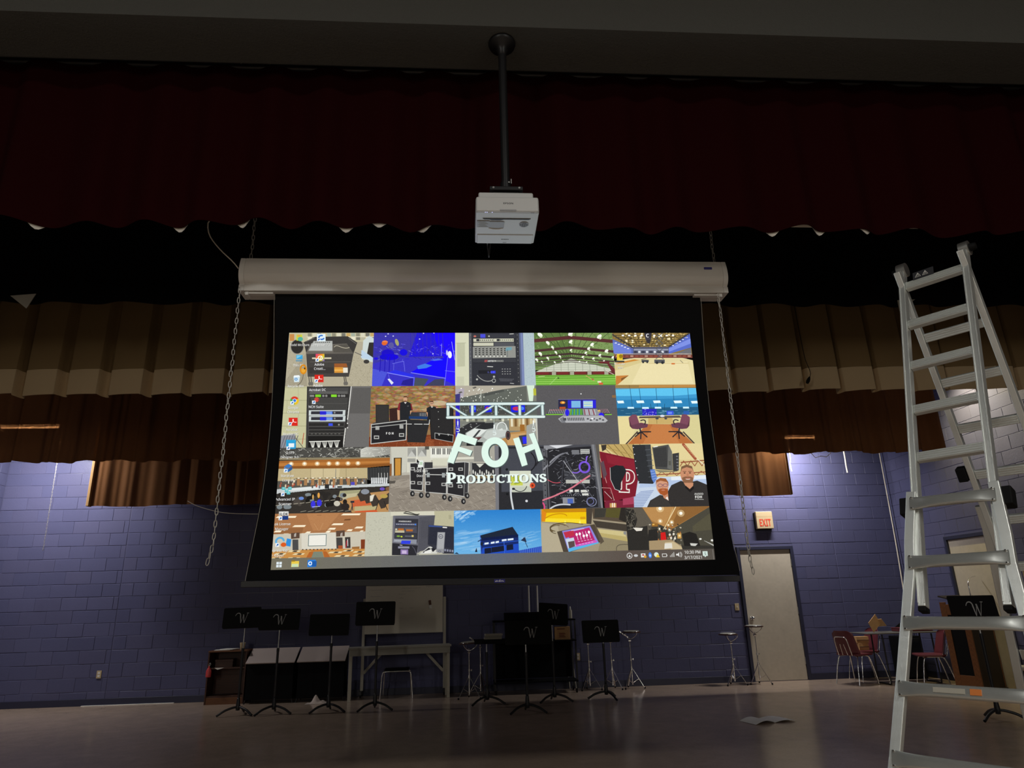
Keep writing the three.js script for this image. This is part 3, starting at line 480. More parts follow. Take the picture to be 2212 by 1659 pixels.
    pg('#2a2a2c', 1330, 950, 1555, 960, 1500, 1175, 1330, 1170); pg('#1d3a6a', 1350, 918, 1535, 922, 1528, 950, 1350, 945); pg('#33363c', 1375, 880, 1520, 880, 1530, 920, 1356, 920); for (let i = 0; i < 18; i++) box(i % 2 ? '#c8c8c0' : '#7c828c', 1452 + (i % 6) * 11, 890 + Math.floor(i / 6) * 10, 7, 6); ln('#e9eae6', 6, 1330, 995, 1375, 996); ln('#e9eae6', 6, 1402, 996, 1480, 997); ln('#e9eae6', 6, 1495, 997, 1545, 998, 1552, 955);
    pg('#242326', 985, 995, 1328, 955, 1318, 1150, 980, 1188); pg('#3a3838', 1000, 985, 1300, 950, 1325, 960, 990, 1000); ln('#c9cac5', 8, 985, 1000, 1326, 960, 1318, 1148, 980, 1186, 985, 1000); ln('#b7b8b3', 7, 985, 1028, 1320, 992); for (const [x, y] of [[1042, 1032], [1275, 1020]]) box('#a9aaa6', x - 18, y - 18, 38, 38); for (const [x, y] of [[1033, 1124], [1275, 1102]]) { box('#b9bab5', x - 24, y - 18, 50, 34); box('#2c2b2e', x - 16, y - 9, 34, 16); } txt('F O H', 1124, 1096, 30, '#f4f4f0', 'bold', 'sans-serif', false);
  });
  photo(829, 284, 1231, 590, [-348, 612], [458, 608], [-348, 1205], () => {
    box('#7d7f76', -360, 600, 840, 620); pg('#b3ac9c', -360, 600, 460, 600, 130, 660, -360, 760); pg('#b0a7b4', -360, 650, -260, 640, -270, 740, -360, 740); pg('#62665f', -300, 735, 120, 650, 360, 615, 365, 780, -300, 780); for (let i = 0; i < 46; i++) el('#eef2e6', rr(-290, 350), rr(655, 775), rr(3, 6)); pg('#4f524e', -60, 690, 130, 650, 140, 670, -60, 720); ln('#d9ded2', 5, -95, 660, -95, 770);
    for (const [x, y] of [[-160, 632], [-300, 680]]) pg('#5f5c58', x - 20, y, x + 12, y - 12, x + 24, y, x - 6, y + 10); for (const [x, y] of [[-110, 646], [-210, 665], [-290, 640], [20, 640]]) el('#ffffff', x, y, 6);
    box('#4a4c48', -300, 778, 760, 130); for (let i = 0; i < 200; i++) box(i % 2 ? '#a5a79d' : '#3c3d3a', rr(-290, 360), rr(805, 890), 7, 5); for (const [x, w] of [[-205, 60], [-60, 70], [200, 140]]) { pg('#1d22e0', x, 812, x + w, 808, x + w, 876, x, 880); el('#c8305c', x + w * 0.4, 842, w * 0.28, 20); el('#4f86ff', x + w * 0.8, 840, w * 0.14, 18); }
    pg('#d8ecd6', 365, 600, 445, 600, 420, 780, 385, 780); box('#b7b83c', 430, 640, 40, 70); box('#5c615c', 360, 770, 110, 150); box('#2a1ec0', -345, 800, 40, 320); pg('#3f3a7a', -350, 700, -300, 690, -305, 800, -350, 800);
    box('#8e8f80', -300, 905, 770, 60); for (let i = 0; i < 26; i++) box(['#c5c6a8', '#5a5b52', '#d8d9c4', '#767a66'][i % 4], -300 + i * 29, 908 + (i % 3) * 14, 24, 34); box('#b09468', 180, 930, 290, 130); for (let i = 0; i < 7; i++) box(['#e3dcc0', '#7c5c34', '#cdbf94'][i % 3], 195 + i * 38, 920, 22, 100); box('#a06a2c', 285, 1000, 45, 70);
    pg('#b98a50', 60, 1090, 470, 1050, 470, 1220, 40, 1220); pg('#caa06a', 150, 1100, 340, 1080, 330, 1200, 160, 1200); pg('#a3a49c', 350, 1010, 440, 980, 450, 1220, 340, 1220); pg('#c6c8be', 440, 940, 470, 930, 470, 1210, 450, 1210); pg('#3b3f52', 270, 1110, 345, 1100, 345, 1190, 280, 1200); pg('#2b2cf0', 305, 1120, 345, 1118, 345, 1185, 310, 1188);
    pg('#2f2f31', -310, 1040, -200, 975, -60, 975, -60, 1120, -300, 1140); for (let i = 0; i < 12; i++) el('#9a9b98', rr(-300, -100), rr(985, 1080), 7, 4);
    pg('#aab0aa', -250, 1080, -160, 1030, -90, 990, 60, 980, 110, 985, 165, 1030, 180, 1070, 165, 1120, 60, 1150, -60, 1190, -250, 1180); pg('#2c2e30', -160, 1040, -85, 985, 40, 980, 20, 1035, -80, 1050); ring('#e8ece8', 9, 105, 1040, 50, 62, 2.7, 6.4); pg('#dfe4df', -240, 1082, -160, 1036, -40, 1050, -110, 1110, -235, 1130); pg('#3f4143', -120, 1052, -98, 1052, -180, 1150, -205, 1150); pg('#c6ccc6', -40, 1055, 60, 1045, 150, 1050, 140, 1110, -20, 1160, -80, 1120); pg('#5d2f33', -190, 1128, -90, 1118, -120, 1148, -180, 1156); el('#2a2a2c', 165, 1105, 24, 44); ring('#7d5550', 6, 165, 1105, 15, 32); pg('#d9ded8', 80, 1045, 110, 1035, 120, 1055, 85, 1060); pg('#1c1c1e', -240, 1160, -80, 1170, -90, 1205, -240, 1205);
  });
  photo(1231, 284, 1633, 590, [458, 610], [1250, 608], [482, 1200], () => {
    box('#5b595b', 440, 600, 860, 620); speckle(460, 620, 800, 570, 900, 7, '#545254', '#626062', '#5d5b60'); el('#eef0f2', 905, 698, 6); box('#8d6a44', 1215, 712, 38, 26);
    box('#2a2a48', 680, 752, 372, 92); ln('#8b88b4', 4, 680, 752, 1050, 752); box('#2b25c8', 772, 760, 136, 82); box('#2b25d8', 918, 760, 134, 82); box('#8ec6ea', 808, 768, 90, 68); box('#b9d6ea', 926, 768, 94, 70); for (let i = 0; i < 5; i++) { ln('#5a9ed8', 5, 812, 776 + i * 13, 892, 776 + i * 13); ln(i % 2 ? '#e0e8a0' : '#78b4dc', 6, 932, 778 + i * 12, 1012, 778 + i * 12); }
    el('#e08a28', 722, 785, 26, 14); el('#ffd070', 726, 784, 12, 8); pg('#b5542c', 690, 828, 750, 826, 750, 850, 690, 850);
    pg('#3a3a40', 600, 848, 760, 850, 740, 905, 560, 905); pg('#35353c', 1080, 850, 1150, 850, 1200, 905, 1110, 905); for (let i = 0; i < 9; i++) { ln('#b3b3b5', 6, 598 + i * 17, 852, 582 + i * 17, 892); } for (let i = 0; i < 6; i++) ln('#b08c94', 6, 1090 + i * 14, 852, 1102 + i * 16, 892); ln('#86d838', 9, 560, 903, 720, 903); ln('#86d838', 9, 1140, 906, 1202, 906); for (let i = 0; i < 8; i++) ln('#e05a5a', 5, 600 + i * 18, 860, 606 + i * 18, 858);
    pg('#8e9098', 745, 850, 1060, 850, 1110, 910, 720, 918); pg('#3c7a3a', 800, 850, 916, 848, 922, 908, 784, 910); for (let i = 0; i < 7; i++) ln(i % 2 ? '#4aa0e0' : '#8fd048', 7, 806 + i * 16, 852, 800 + i * 17, 905); for (let i = 0; i < 8; i++) ln(i % 3 ? '#c8cace' : '#a03a44', 7, 935 + i * 14, 856, 942 + i * 15, 908);
    el('#2a22e0', 766, 885, 20, 34); el('#2a1ee8', 1102, 912, 26, 24); el('#d9b46a', 1080, 868, 14, 10);
    pg('#b2b3b6', 716, 920, 1112, 914, 1165, 965, 1140, 985, 712, 985, 676, 946); pg('#7a7b80', 690, 945, 730, 925, 750, 985, 712, 985); for (let i = 0; i < 10; i++) ln('#3b3c40', 8, 772 + i * 17, 938, 776 + i * 17, 962); for (let i = 0; i < 6; i++) el('#55565a', 968 + i * 30, 948 + (i % 2) * 12, 12, 8); el('#eceff0', 1012, 946, 14, 8); box('#4a4b50', 726, 938, 30, 26);
  });
  photo(1633, 284, 2048, 590, [1250, 608], [2030, 605], [1287, 1193], () => {
    box('#9c7c48', 1240, 600, 830, 50); pg('#c08c4a', 1480, 612, 2040, 606, 2040, 630, 1480, 634); ln('#6d5630', 3, 1385, 608, 1387, 640); ln('#6d5630', 3, 1808, 608, 1808, 636);
    box('#3f9ad0', 1240, 640, 830, 290); pg('#5fc4f0', 1250, 650, 1800, 640, 2060, 640, 2060, 700, 1800, 720, 1260, 720); pg('#2f86bc', 1250, 760, 2070, 740, 2070, 850, 1260, 850); pg('#245c80', 1255, 840, 2070, 832, 2070, 930, 1260, 915); for (const x of [1392, 1480, 1642, 1806, 1950]) ln('#255f86', 5, x, 640, x + (x < 1500 ? 20 : 10), 830); ln('#8c7f58', 5, 1250, 650, 1500, 640, 2050, 638);
    for (const [x, y, w] of [[1300, 780, 70], [1488, 779, 80], [1648, 779, 76], [1850, 780, 84], [2010, 784, 70]]) pg('#e9fbff', x - w / 2, y - 12, x + w / 2 - 8, y - 14, x + w / 2, y + 12, x - w / 2 + 10, y + 14); for (const [x, y, w] of [[1395, 838, 60], [1536, 840, 62], [1656, 838, 60], [1808, 838, 62], [1925, 838, 56]]) pg('#d5f4ff', x - w / 2, y - 9, x + w / 2, y - 9, x + w / 2 + 4, y + 9, x - w / 2, y + 9); for (let i = 0; i < 40; i++) box('rgba(170,220,230,0.45)', rr(1260, 2050), rr(855, 910), rr(10, 50), 4);
    box('#2b27c0', 1506, 850, 136, 68); for (let i = 0; i < 40; i++) box(['#6f8cf0', '#c0a0f0', '#20209a'][i % 3], rr(1508, 1635), rr(852, 912), 9, 6); box('#3550e0', 1738, 870, 66, 46); box('#6f90f0', 1750, 880, 40, 22); box('#2f62b0', 1900, 872, 54, 36); ln('#1e4a66', 4, 1585, 800, 1592, 850); ln('#1e4a66', 4, 1722, 800, 1716, 870);
    pg('#d9cf96', 1260, 920, 2080, 908, 2100, 1200, 1270, 1200); pg('#e6d79c', 1262, 925, 1480, 920, 1380, 1200, 1285, 1200); pg('#5d5146', 1480, 925, 1860, 918, 1880, 938, 1470, 942); pg('#c9ad6c', 1560, 942, 1790, 938, 1800, 1000, 1560, 998); ln('#8a7440', 4, 1642, 944, 1642, 996); el('#d8dde8', 1696, 920, 22, 12); el('#45464e', 1645, 945, 16, 9); el('#45464e', 1728, 946, 14, 9);
    pg('#b96f3c', 1548, 1000, 1800, 1003, 1990, 1200, 1355, 1200); pg('#c67e48', 1600, 1005, 1760, 1006, 1860, 1200, 1500, 1200); ln('#4a3a34', 12, 1455, 1075, 1345, 1195); ln('#4a3a34', 12, 1892, 1080, 1990, 1190);
    for (const [s, x] of [[1, 1430], [-1, 1905]]) { const q = (d) => x + s * d; pg('#7d4a5c', q(-55), 935, q(-20), 905, q(20), 906, q(45), 990, q(30), 1020, q(-30), 1040); pg('#6a3f50', q(-30), 1010, q(60), 985, q(128), 1000, q(120), 1030, q(30), 1050, q(-20), 1045); pg('#56343f', q(-55), 940, q(-20), 1045, q(-45), 1020); cu('#2d2a2e', 10, q(60), 965, q(100), 945, q(115), 975, q(95), 1000); ln('#33303a', 14, q(50), 1045, q(58), 1080); for (const [dx, dy] of [[-10, 40], [40, 62], [100, 45], [135, -5], [10, 10]]) ln('#2a272c', 11, q(60), 1075, q(dx + 15), 1080 + dy); }
  });
  // row 3
  photo(0, 590, 518, 900, [122, 80], [1192, 75], [90, 715], () => {
    box('#4b4a46', 60, 60, 1150, 140); for (let i = 0; i < 240; i++) { const x = rr(100, 1190), y = rr(82, 185); ln(['#96958c', '#c6c6bc', '#6f6e68', '#33322f', '#dcdcd2'][i % 5], rr(2, 6), x, y, x + rr(-34, 34), y + rr(-10, 22)); } for (let i = 0; i < 30; i++) ln('#d6d6cc', 3, 900, 190 - i * 3, 1190, 150 - i * 6);
    box('#8d8165', 60, 178, 1150, 22); box('#3a3328', 60, 200, 1150, 22); ln('#2c2722', 5, 382, 190, 382, 222); ln('#2c2722', 5, 718, 190, 718, 222);
    pg('#a5672f', 60, 210, 1190, 185, 1190, 260, 960, 280, 60, 292); pg('#bd7c3d', 60, 232, 700, 222, 1190, 215, 1190, 232, 700, 250, 60, 262); pg('#8a5424', 60, 262, 800, 262, 1190, 240, 1190, 262, 800, 285, 60, 290); for (const x of [232, 360, 482, 594, 676, 778, 874]) { el('rgba(255,240,200,0.55)', x, 238, 24, 22); el('#fffbe8', x, 236, 12); }
    pg('#bfae84', 60, 285, 970, 285, 970, 395, 60, 450); pg('#cdbd94', 420, 288, 700, 285, 690, 400, 420, 410); for (const x of [230, 420, 540, 660, 760]) ln('#8f8262', 4, x, 288, x, 400); pg('#3b3c3c', 965, 285, 1190, 275, 1190, 430, 965, 400); for (let i = 0; i < 8; i++) ln('#2a2b2b', 5, 985 + i * 26, 285, 985 + i * 26, 380); for (const x of [1072, 1100, 1130, 1160]) ln('#e8e8e2', 4, x, 335, x, 400);
    pg('#55524b', 60, 405, 960, 385, 960, 470, 60, 480); pg('#c6cbcb', 60, 486, 520, 452, 1190, 438, 1190, 462, 620, 480, 60, 530); pg('#dfe3e2', 150, 478, 520, 458, 700, 458, 500, 486, 150, 502);
    for (let i = 0; i < 70; i++) { const x = rr(110, 940), y = rr(382, 450); box(['#8a6a4c', '#d8c8a8', '#504c48', '#b4533c', '#6c7078', '#e3dcc8'][i % 6], x, y, rr(8, 18), rr(12, 34)); } for (let i = 0; i < 9; i++) { box('#a77c52', 290 + i * 68, 385, 30, 64); ln('#3b3632', 5, 280 + i * 68, 380, 330 + i * 68, 380); box('#e6ddc6', 296 + i * 68, 372, 20, 12); } box('#2c2c2e', 556, 440, 40, 42); box('#2c2c2e', 676, 460, 44, 14); box('#5048b8', 805, 420, 36, 30); for (let i = 0; i < 8; i++) { box('#dcdfdf', 1000 + i * 20, 380, 14, 58); } ln('#7a7a76', 5, 660, 300, 655, 480);
    pg('#34302c', 60, 530, 620, 490, 1190, 462, 1190, 715, 60, 715); pg('#b98c58', 640, 560, 1190, 505, 1190, 720, 820, 715); pg('#a3a07c', 700, 505, 900, 495, 860, 560, 680, 585); pg('#c0b894', 720, 540, 870, 525, 850, 560, 700, 590); pg('#c86038', 800, 600, 960, 580, 1000, 640, 820, 660); pg('#cf5a30', 840, 700, 1040, 680, 1060, 715, 840, 715); pg('#b9ad80', 840, 655, 1050, 650, 1040, 690, 840, 700);
    for (let i = 0; i < 34; i++) { const x = rr(90, 760), y = rr(525, 660); el(['#1c1a18', '#2a2725', '#4b4540', '#7d868a'][i % 4], x, y, rr(18, 34), rr(14, 26)); } for (let i = 0; i < 12; i++) ln('#a49e8c', 6, 90 + i * 58, 640 - i * 5, 130 + i * 58, 634 - i * 5); for (let i = 0; i < 7; i++) ln('#8d8878', 6, 330 + i * 70, 700, 380 + i * 70, 690);
    el('#3a36d8', 447, 630, 22, 34); el('#3a36d8', 505, 618, 24, 34); el('#d8a860', 445, 560, 8, 24); el('#e0a04a', 498, 545, 12, 26); el('#6a8ad0', 335, 572, 24, 16); ln('#d8e4f8', 5, 440, 655, 510, 650); el('#2a2320', 680, 585, 24, 26); el('#c9c4b4', 672, 625, 30, 26); el('#221d1a', 748, 610, 20, 24); el('#2c2624', 750, 655, 40, 34); ln('#2c3038', 7, 814, 615, 820, 690); ln('#2c3038', 6, 818, 640, 800, 712); box('#2c3038', 800, 602, 36, 18);
    for (const [x, y] of [[905, 540], [960, 560], [1020, 590], [1100, 610], [1150, 570]]) { pg('#3e3630', x - 40, y, x + 20, y - 45, x + 50, y + 10, x + 30, y + 60, x - 10, y + 70); } el('#8a8f98', 940, 515, 40, 26); pg('#e0dccc', 985, 555, 1030, 540, 1010, 605, 985, 612); el('#b89c4e', 1120, 560, 36, 20); el('#6a50b8', 1105, 490, 24, 16); ln('#22201e', 6, 1040, 690, 1070, 600); ln('#22201e', 6, 1150, 690, 1120, 610); el('#7c5a3c', 1160, 490, 24, 20);
  });
  photo(518, 590, 1018, 900, [1192, 72], [2230, 60], [1183, 700], () => {
    box('#b8b4a6', 1170, 50, 1090, 670); pg('#a9a69a', 1790, 60, 2240, 60, 2240, 230, 1800, 215); pg('#c9c8ba', 1200, 75, 1360, 72, 1350, 320, 1215, 350); box('#d4d2c2', 1356, 75, 240, 250); for (const [x, y] of [[1362, 82], [1462, 78]]) { pg('#a3a39c', x, y, x + 90, y, x + 85, y + 90, x, y + 92); pg('#c3c3bc', x, y + 92, x + 42, y + 30, x + 85, y + 90); pg('#8d8d88', x + 42, y + 30, x + 90, y, x + 85, y + 90); } box('#9d9d96', 1362, 188, 80, 36); ln('#e8e8da', 8, 1450, 75, 1455, 200); box('#55534c', 1535, 60, 40, 40);
    pg('#35291a', 1228, 182, 1306, 180, 1304, 352, 1232, 362); pg('#c78f40', 1240, 188, 1296, 186, 1296, 350, 1242, 358); box('#8a5a34', 1186, 240, 22, 130);
    box('#eeeee2', 1590, 86, 260, 96); for (let i = 0; i < 17; i++) { ln('#b7b6a8', 2, 1600 + i * 15, 88, 1600 + i * 15, 180); if (i % 7 !== 2 && i % 7 !== 6) box('#26262a', 1607 + i * 15, 88, 9, 60); } pg('#d9d8c8', 1590, 182, 2200, 168, 2200, 190, 1590, 205); box('#d1d0bc', 1610, 190, 160, 70); pg('#8e8c86', 2020, 70, 2110, 60, 2120, 220, 2020, 220);
    pg('#8f867a', 1170, 360, 2240, 300, 2240, 720, 1170, 720); pg('#9e9588', 1200, 400, 2240, 340, 2240, 420, 1200, 480); for (let k = 0; k < 260; k++) { const x = rr(1180, 2230), y = rr(380, 700), v = (Math.floor(x / 90) + Math.floor(y / 45)) % 2; v ? ln('#736a60', 3, x, y, x + 46, y - 10) : ln('#b3aa9c', 3, x, y, x + 26, y + 22); } pg('#57524b', 1190, 405, 1250, 405, 1240, 430, 1180, 436);
    const kase = (x0, y0, x1, y1, x2, y2, x3, y3) => { pg('#29282b', x0, y0, x1, y1, x2, y2, x3, y3); ln('#c3c3be', 8, x0, y0, x1, y1, x2, y2, x3, y3, x0, y0); };
    box('#3a3a3c', 1480, 225, 130, 60); kase(1388, 235, 1525, 228, 1508, 500, 1392, 490); ln('#b5b5b0', 7, 1394, 510, 1508, 522); kase(1535, 290, 1752, 280, 1742, 532, 1538, 515); ln('#c9c9c4', 8, 1538, 345, 1748, 350); kase(1758, 232, 1930, 222, 1915, 560, 1752, 530); pg('#3c3b3e', 1930, 222, 1972, 228, 1955, 530, 1915, 560); ln('#c3c3be', 6, 1932, 224, 1970, 230, 1954, 532); ln('#b5b5b0', 7, 1756, 548, 1916, 580);
    for (const [x, y] of [[1412, 290], [1478, 288], [1416, 424], [1482, 428], [1563, 430], [1718, 442], [1790, 294], [1886, 294], [1786, 454], [1878, 462]]) { box('#bdbdb8', x - 22, y - 15, 44, 30); box('#3a393c', x - 14, y - 8, 28, 16); } for (const [x, y] of [[1565, 350], [1715, 352]]) box('#9fa5a4', x - 14, y - 22, 30, 44);
    for (const [x, y] of [[1412, 530], [1497, 545], [1560, 545], [1722, 565], [1778, 580], [1908, 606], [1945, 552]]) { el('#232325', x, y, 22, 26); el('#9a9a96', x + 3, y, 8, 12); ln('#6c6c6a', 8, x - 14, y - 28, x + 12, y - 28); }
    box('#8f8f8a', 1980, 225, 30, 190); box('#2f2f32', 2000, 235, 250, 170); pg('#d6d6c8', 2040, 240, 2120, 240, 2075, 280); for (let i = 0; i < 10; i++) { el('#d8d8d0', 2010 + i * 22, 320 + (i % 3) * 16, 7, 22); } pg('#7d6a4a', 2010, 360, 2240, 350, 2240, 380, 2010, 390);
    box('#e9eee8', 1465, 208, 52, 66); box('#b8cfb4', 1484, 222, 26, 30); pg('#1a1a1a', 1452, 190, 1452, 240, 1462, 230, 1472, 250, 1478, 246, 1470, 228, 1482, 226); ln('#fafafa', 3, 1452, 190, 1452, 238, 1462, 230, 1470, 248); txt('Truck Refr', 1424, 322, 31, '#f6f6f2'); txt('Docs', 1452, 368, 31, '#f6f6f2');
  });
  photo(1018, 590, 1530, 900, [62, 48], [1040, 42], [65, 655], () => {
    box('#4a4b52', 50, 30, 1010, 640); box('#77777c', 58, 40, 42, 620); pg('#2b2b2f', 100, 60, 560, 60, 560, 660, 95, 660); pg('#45474f', 120, 80, 500, 75, 505, 480, 120, 490); speckle(120, 90, 380, 380, 200, 5, '#3b3d45', '#52545d'); for (const [x, y] of [[172, 278], [172, 510], [450, 630]]) el('#191a1d', x, y, 12);
    pg('#8c8d92', 520, 50, 800, 45, 560, 95, 520, 90); pg('#d9dade', 570, 48, 790, 44, 640, 80); box('#5a5b60', 500, 80, 36, 580); for (let i = 0; i < 12; i++) el('#1d1d20', 520, 110 + i * 46, 5); ln('#9b9ca2', 4, 545, 80, 552, 650);
    pg('#27272b', 558, 85, 965, 60, 1000, 640, 565, 655); pg('#3d3e44', 700, 300, 985, 285, 985, 380, 700, 390); for (let i = 0; i < 260; i++) { const x = rr(600, 980), y = rr(90, 620); ln(['#6f7076', '#17171a', '#a3a4aa', '#4b4c55', '#303038'][i % 5], rr(2, 6), x, y, x + rr(-40, 40), y + rr(-14, 26)); }
    box('#75767b', 780, 95, 70, 44); box('#c9cac4', 862, 88, 86, 44); for (let i = 0; i < 12; i++) box('#5c5d60', 868 + (i % 6) * 13, 96 + Math.floor(i / 6) * 18, 8, 10); box('#b9bab2', 712, 382, 222, 34); box('#e3e4dc', 740, 474, 34, 24); box('#d3d4cc', 846, 478, 74, 24); box('#d9dad2', 856, 510, 60, 22); box('#cfd0c8', 790, 474, 40, 24); box('#8f9096', 676, 546, 106, 56); box('#4b66b8', 720, 560, 50, 44); for (let i = 0; i < 16; i++) el('#85868c', 660 + i * 20, 530, 4);
    cu('#8d8e95', 14, 510, 280, 560, 240, 600, 160, 700, 130); cu('#2b2b2f', 16, 440, 240, 520, 120, 570, 160, 560, 260); cu('#77787f', 10, 560, 250, 640, 180, 660, 130, 740, 120); cu('#3a3b42', 12, 620, 430, 700, 480, 660, 300, 720, 180); cu('#53545c', 9, 720, 180, 760, 300, 850, 400, 960, 560); cu('#1c1c20', 10, 400, 120, 470, 200, 440, 260, 380, 300); cu('#b9bac0', 6, 700, 200, 740, 280, 800, 340, 820, 400);
    ring('#7a55d8', 18, 892, 262, 46, 50); cu('#8a66e0', 12, 905, 215, 925, 180, 905, 170, 925, 160); cu('#8a66e0', 10, 780, 310, 830, 330, 840, 300, 860, 290);
    box('#d3d8c4', 196, 292, 196, 200); box('#c9d058', 205, 340, 110, 90); pg('#a9b83a', 225, 350, 300, 345, 320, 400, 240, 425); box('#c4c9b8', 215, 440, 175, 54); el('#e0522c', 404, 432, 24, 26); el('#7a2a18', 404, 432, 10, 12); cu('#22242a', 6, 236, 465, 290, 510, 340, 480, 350, 440); el('#2a2c30', 230, 462, 14, 10); cu('#e05a6a', 6, 545, 380, 580, 400, 610, 420, 660, 405);
    cu('#d87888', 15, 935, 345, 840, 400, 770, 470, 650, 510, 560, 560, 470, 560, 450, 610); cu('#d84f82', 15, 448, 640, 440, 560, 520, 580, 505, 650); cu('#cfd3d6', 17, 205, 455, 200, 540, 215, 600, 225, 660); cu('#c9cdd2', 14, 560, 650, 620, 600, 700, 610, 740, 615); pg('#2b2c31', 215, 510, 490, 490, 490, 650, 230, 650); el('#d9dade', 346, 576, 12); ring('#9096b4', 6, 940, 590, 44, 40); ring('#6d70a0', 7, 930, 585, 30, 30);
    pg('#6b6c71', 962, 40, 1010, 40, 1070, 650, 1025, 650); pg('#85868a', 975, 40, 990, 40, 1040, 650, 1030, 650); pg('#5b5650', 1005, 42, 1050, 42, 1075, 650, 1062, 650);
  });
  photo(1530, 590, 2048, 900, [1040, 42], [2010, 40], [1070, 643], () => {
    box('#d8c48a', 1030, 30, 1050, 330); pg('#e3d29a', 1500, 40, 2060, 40, 2060, 200, 1800, 200); pg('#c0a464', 1060, 40, 1360, 40, 1360, 200, 1180, 130); for (let i = 0; i < 7; i++) ln('#7a6438', 5, 1060 + i * 60, 42, 1180 + i * 50, 170); ln('#a89050', 6, 1070, 60, 1350, 150); pg('#3b3530', 1060, 50, 1110, 45, 1105, 90, 1070, 110);
    ln('#a5583c', 26, 1830, 50, 1935, 190); for (let i = 0; i < 7; i++) ln('#e3c090', 4, 1835 + i * 15, 60 + i * 18, 1855 + i * 15, 70 + i * 18); ln('#8f4a34', 10, 1800, 225, 2040, 205); for (let i = 0; i < 8; i++) ln('#96543a', 7, 1790 + i * 34, i % 2 ? 210 : 260, 1824 + i * 34, i % 2 ? 260 : 210); ln('#8f4a34', 9, 1560, 340, 2040, 318); for (let i = 0; i < 10; i++) ln('#9a5a40', 6, 1570 + i * 46, i % 2 ? 310 : 350, 1616 + i * 46, i % 2 ? 350 : 310); ln('#ece6d8', 6, 1960, 200, 2035, 268);
    pg('#c6d4e6', 1380, 370, 2060, 345, 2080, 660, 1240, 660); pg('#b3c6e4', 1420, 400, 2060, 370, 2060, 430, 1400, 460); pg('#e2eaf2', 1700, 360, 2050, 350, 2050, 385, 1700, 395); pg('#8ea0c4', 1420, 490, 1540, 480, 1430, 640, 1220, 645); for (let i = 0; i < 11; i++) ln('#c9d6ea', 6, 1420 - i * 16, 490 + i * 14, 1540 - i * 10, 482 + i * 15);
    pg('#7d1c2c', 1044, 110, 1380, 190, 1396, 370, 1365, 540, 1180, 580, 1062, 330); pg('#8c2434', 1100, 140, 1370, 200, 1385, 300, 1120, 220); pg('#6c1824', 1046, 180, 1100, 400, 1160, 560, 1180, 640, 1085, 640); ln('#d8a8a0', 5, 1050, 180, 1105, 410); ln('#dcb0a8', 4, 1060, 455, 1140, 460, 1172, 575, 1085, 580); ln('#e0e0d8', 4, 1085, 490, 1150, 560); pg('#5e4a52', 1080, 200, 1110, 330, 1080, 380, 1050, 220); box('#7a2438', 1090, 575, 260, 70); pg('#a8405a', 1250, 560, 1350, 545, 1350, 610, 1250, 620); box('#c9985a', 1130, 600, 60, 40); box('#f2e6d0', 1150, 598, 10, 40); box('#f2e6d0', 1168, 598, 10, 40);
    // block letter with a pale outline on the banner, and a plain dark patch before it
    g.font = 'bold 330px serif'; g.lineWidth = 26; g.strokeStyle = '#e9e9de'; g.lineJoin = 'miter'; g.save(); g.translate(1218, 492); g.transform(1, 0.06, -0.03, 1, 0, 0); g.scale(0.68, 0.86); g.strokeText('P', 0, 0); g.fillStyle = '#8a2433'; g.fillText('P', 0, 0); g.restore();
    pg('#23262a', 1140, 268, 1195, 244, 1262, 252, 1290, 300, 1262, 360, 1232, 420, 1230, 490, 1180, 470, 1142, 380); ln('#c9d0cc', 5, 1140, 268, 1142, 380, 1180, 470, 1230, 490);
    pg('#2e3033', 1350, 50, 1520, 48, 1530, 300, 1565, 380, 1530, 425, 1400, 420, 1375, 300); pg('#3d4044', 1468, 50, 1522, 48, 1532, 290, 1500, 300); for (let i = 0; i < 6; i++) { ln('#5c6066', 5, 1470 + i * 5, 100 + i * 52, 1526 + i * 6, 95 + i * 52); el('#dfe2e4', 1360 + i * 8, 75 + i * 66, 5); } pg('#5e80c8', 1508, 290, 1550, 285, 1570, 370, 1540, 420, 1520, 380); for (let i = 0; i < 4; i++) ln('#a8c0ec', 4, 1512 + i * 6, 310 + i * 24, 1555 + i * 3, 300 + i * 24);
    pg('#4d4d4c', 1535, 75, 1690, 50, 1720, 300, 1560, 285); pg('#3c3c3c', 1548, 90, 1670, 70, 1675, 270, 1560, 262); pg('#6a6a66', 1690, 50, 1720, 120, 1720, 300, 1668, 280); box('#56564f', 1684, 210, 20, 40); ln('#f0f0ea', 9, 1550, 72, 1585, 66); pg('#3a3a3b', 1722, 140, 1785, 130, 1775, 300, 1722, 320); for (let i = 0; i < 5; i++) el('#75757a', 1765, 165 + i * 30, 10, 7); pg('#8a8468', 1545, 290, 1720, 305, 1780, 310, 1600, 320);
    // two men in dark polo shirts
    pg('#33302f', 1470, 640, 1500, 580, 1590, 530, 1640, 540, 1700, 440, 1790, 400, 1850, 420, 1940, 400, 2030, 440, 2070, 500, 2080, 660, 1470, 660); pg('#3b3836', 1480, 640, 1510, 585, 1590, 530, 1660, 580, 1700, 660, 1480, 660);
    pg('#c68a6a', 1600, 490, 1665, 500, 1668, 585, 1625, 560); el('#d39a7a', 1616, 450, 56, 74); pg('#9a5a34', 1556, 440, 1560, 392, 1600, 370, 1650, 376, 1672, 410, 1674, 450, 1660, 410, 1600, 396, 1566, 412); pg('#a8572c', 1575, 480, 1600, 470, 1650, 470, 1668, 480, 1662, 520, 1630, 538, 1592, 522); el('#c27a62', 1622, 486, 18, 6); ring('#6b4a6a', 4, 1596, 440, 20, 14); ring('#6b4a6a', 4, 1644, 440, 20, 14); ln('#6b4a6a', 4, 1615, 438, 1625, 438); el('#c98a6c', 1620, 458, 9, 14); pg('#efe9e2', 1640, 560, 1668, 585, 1660, 545);
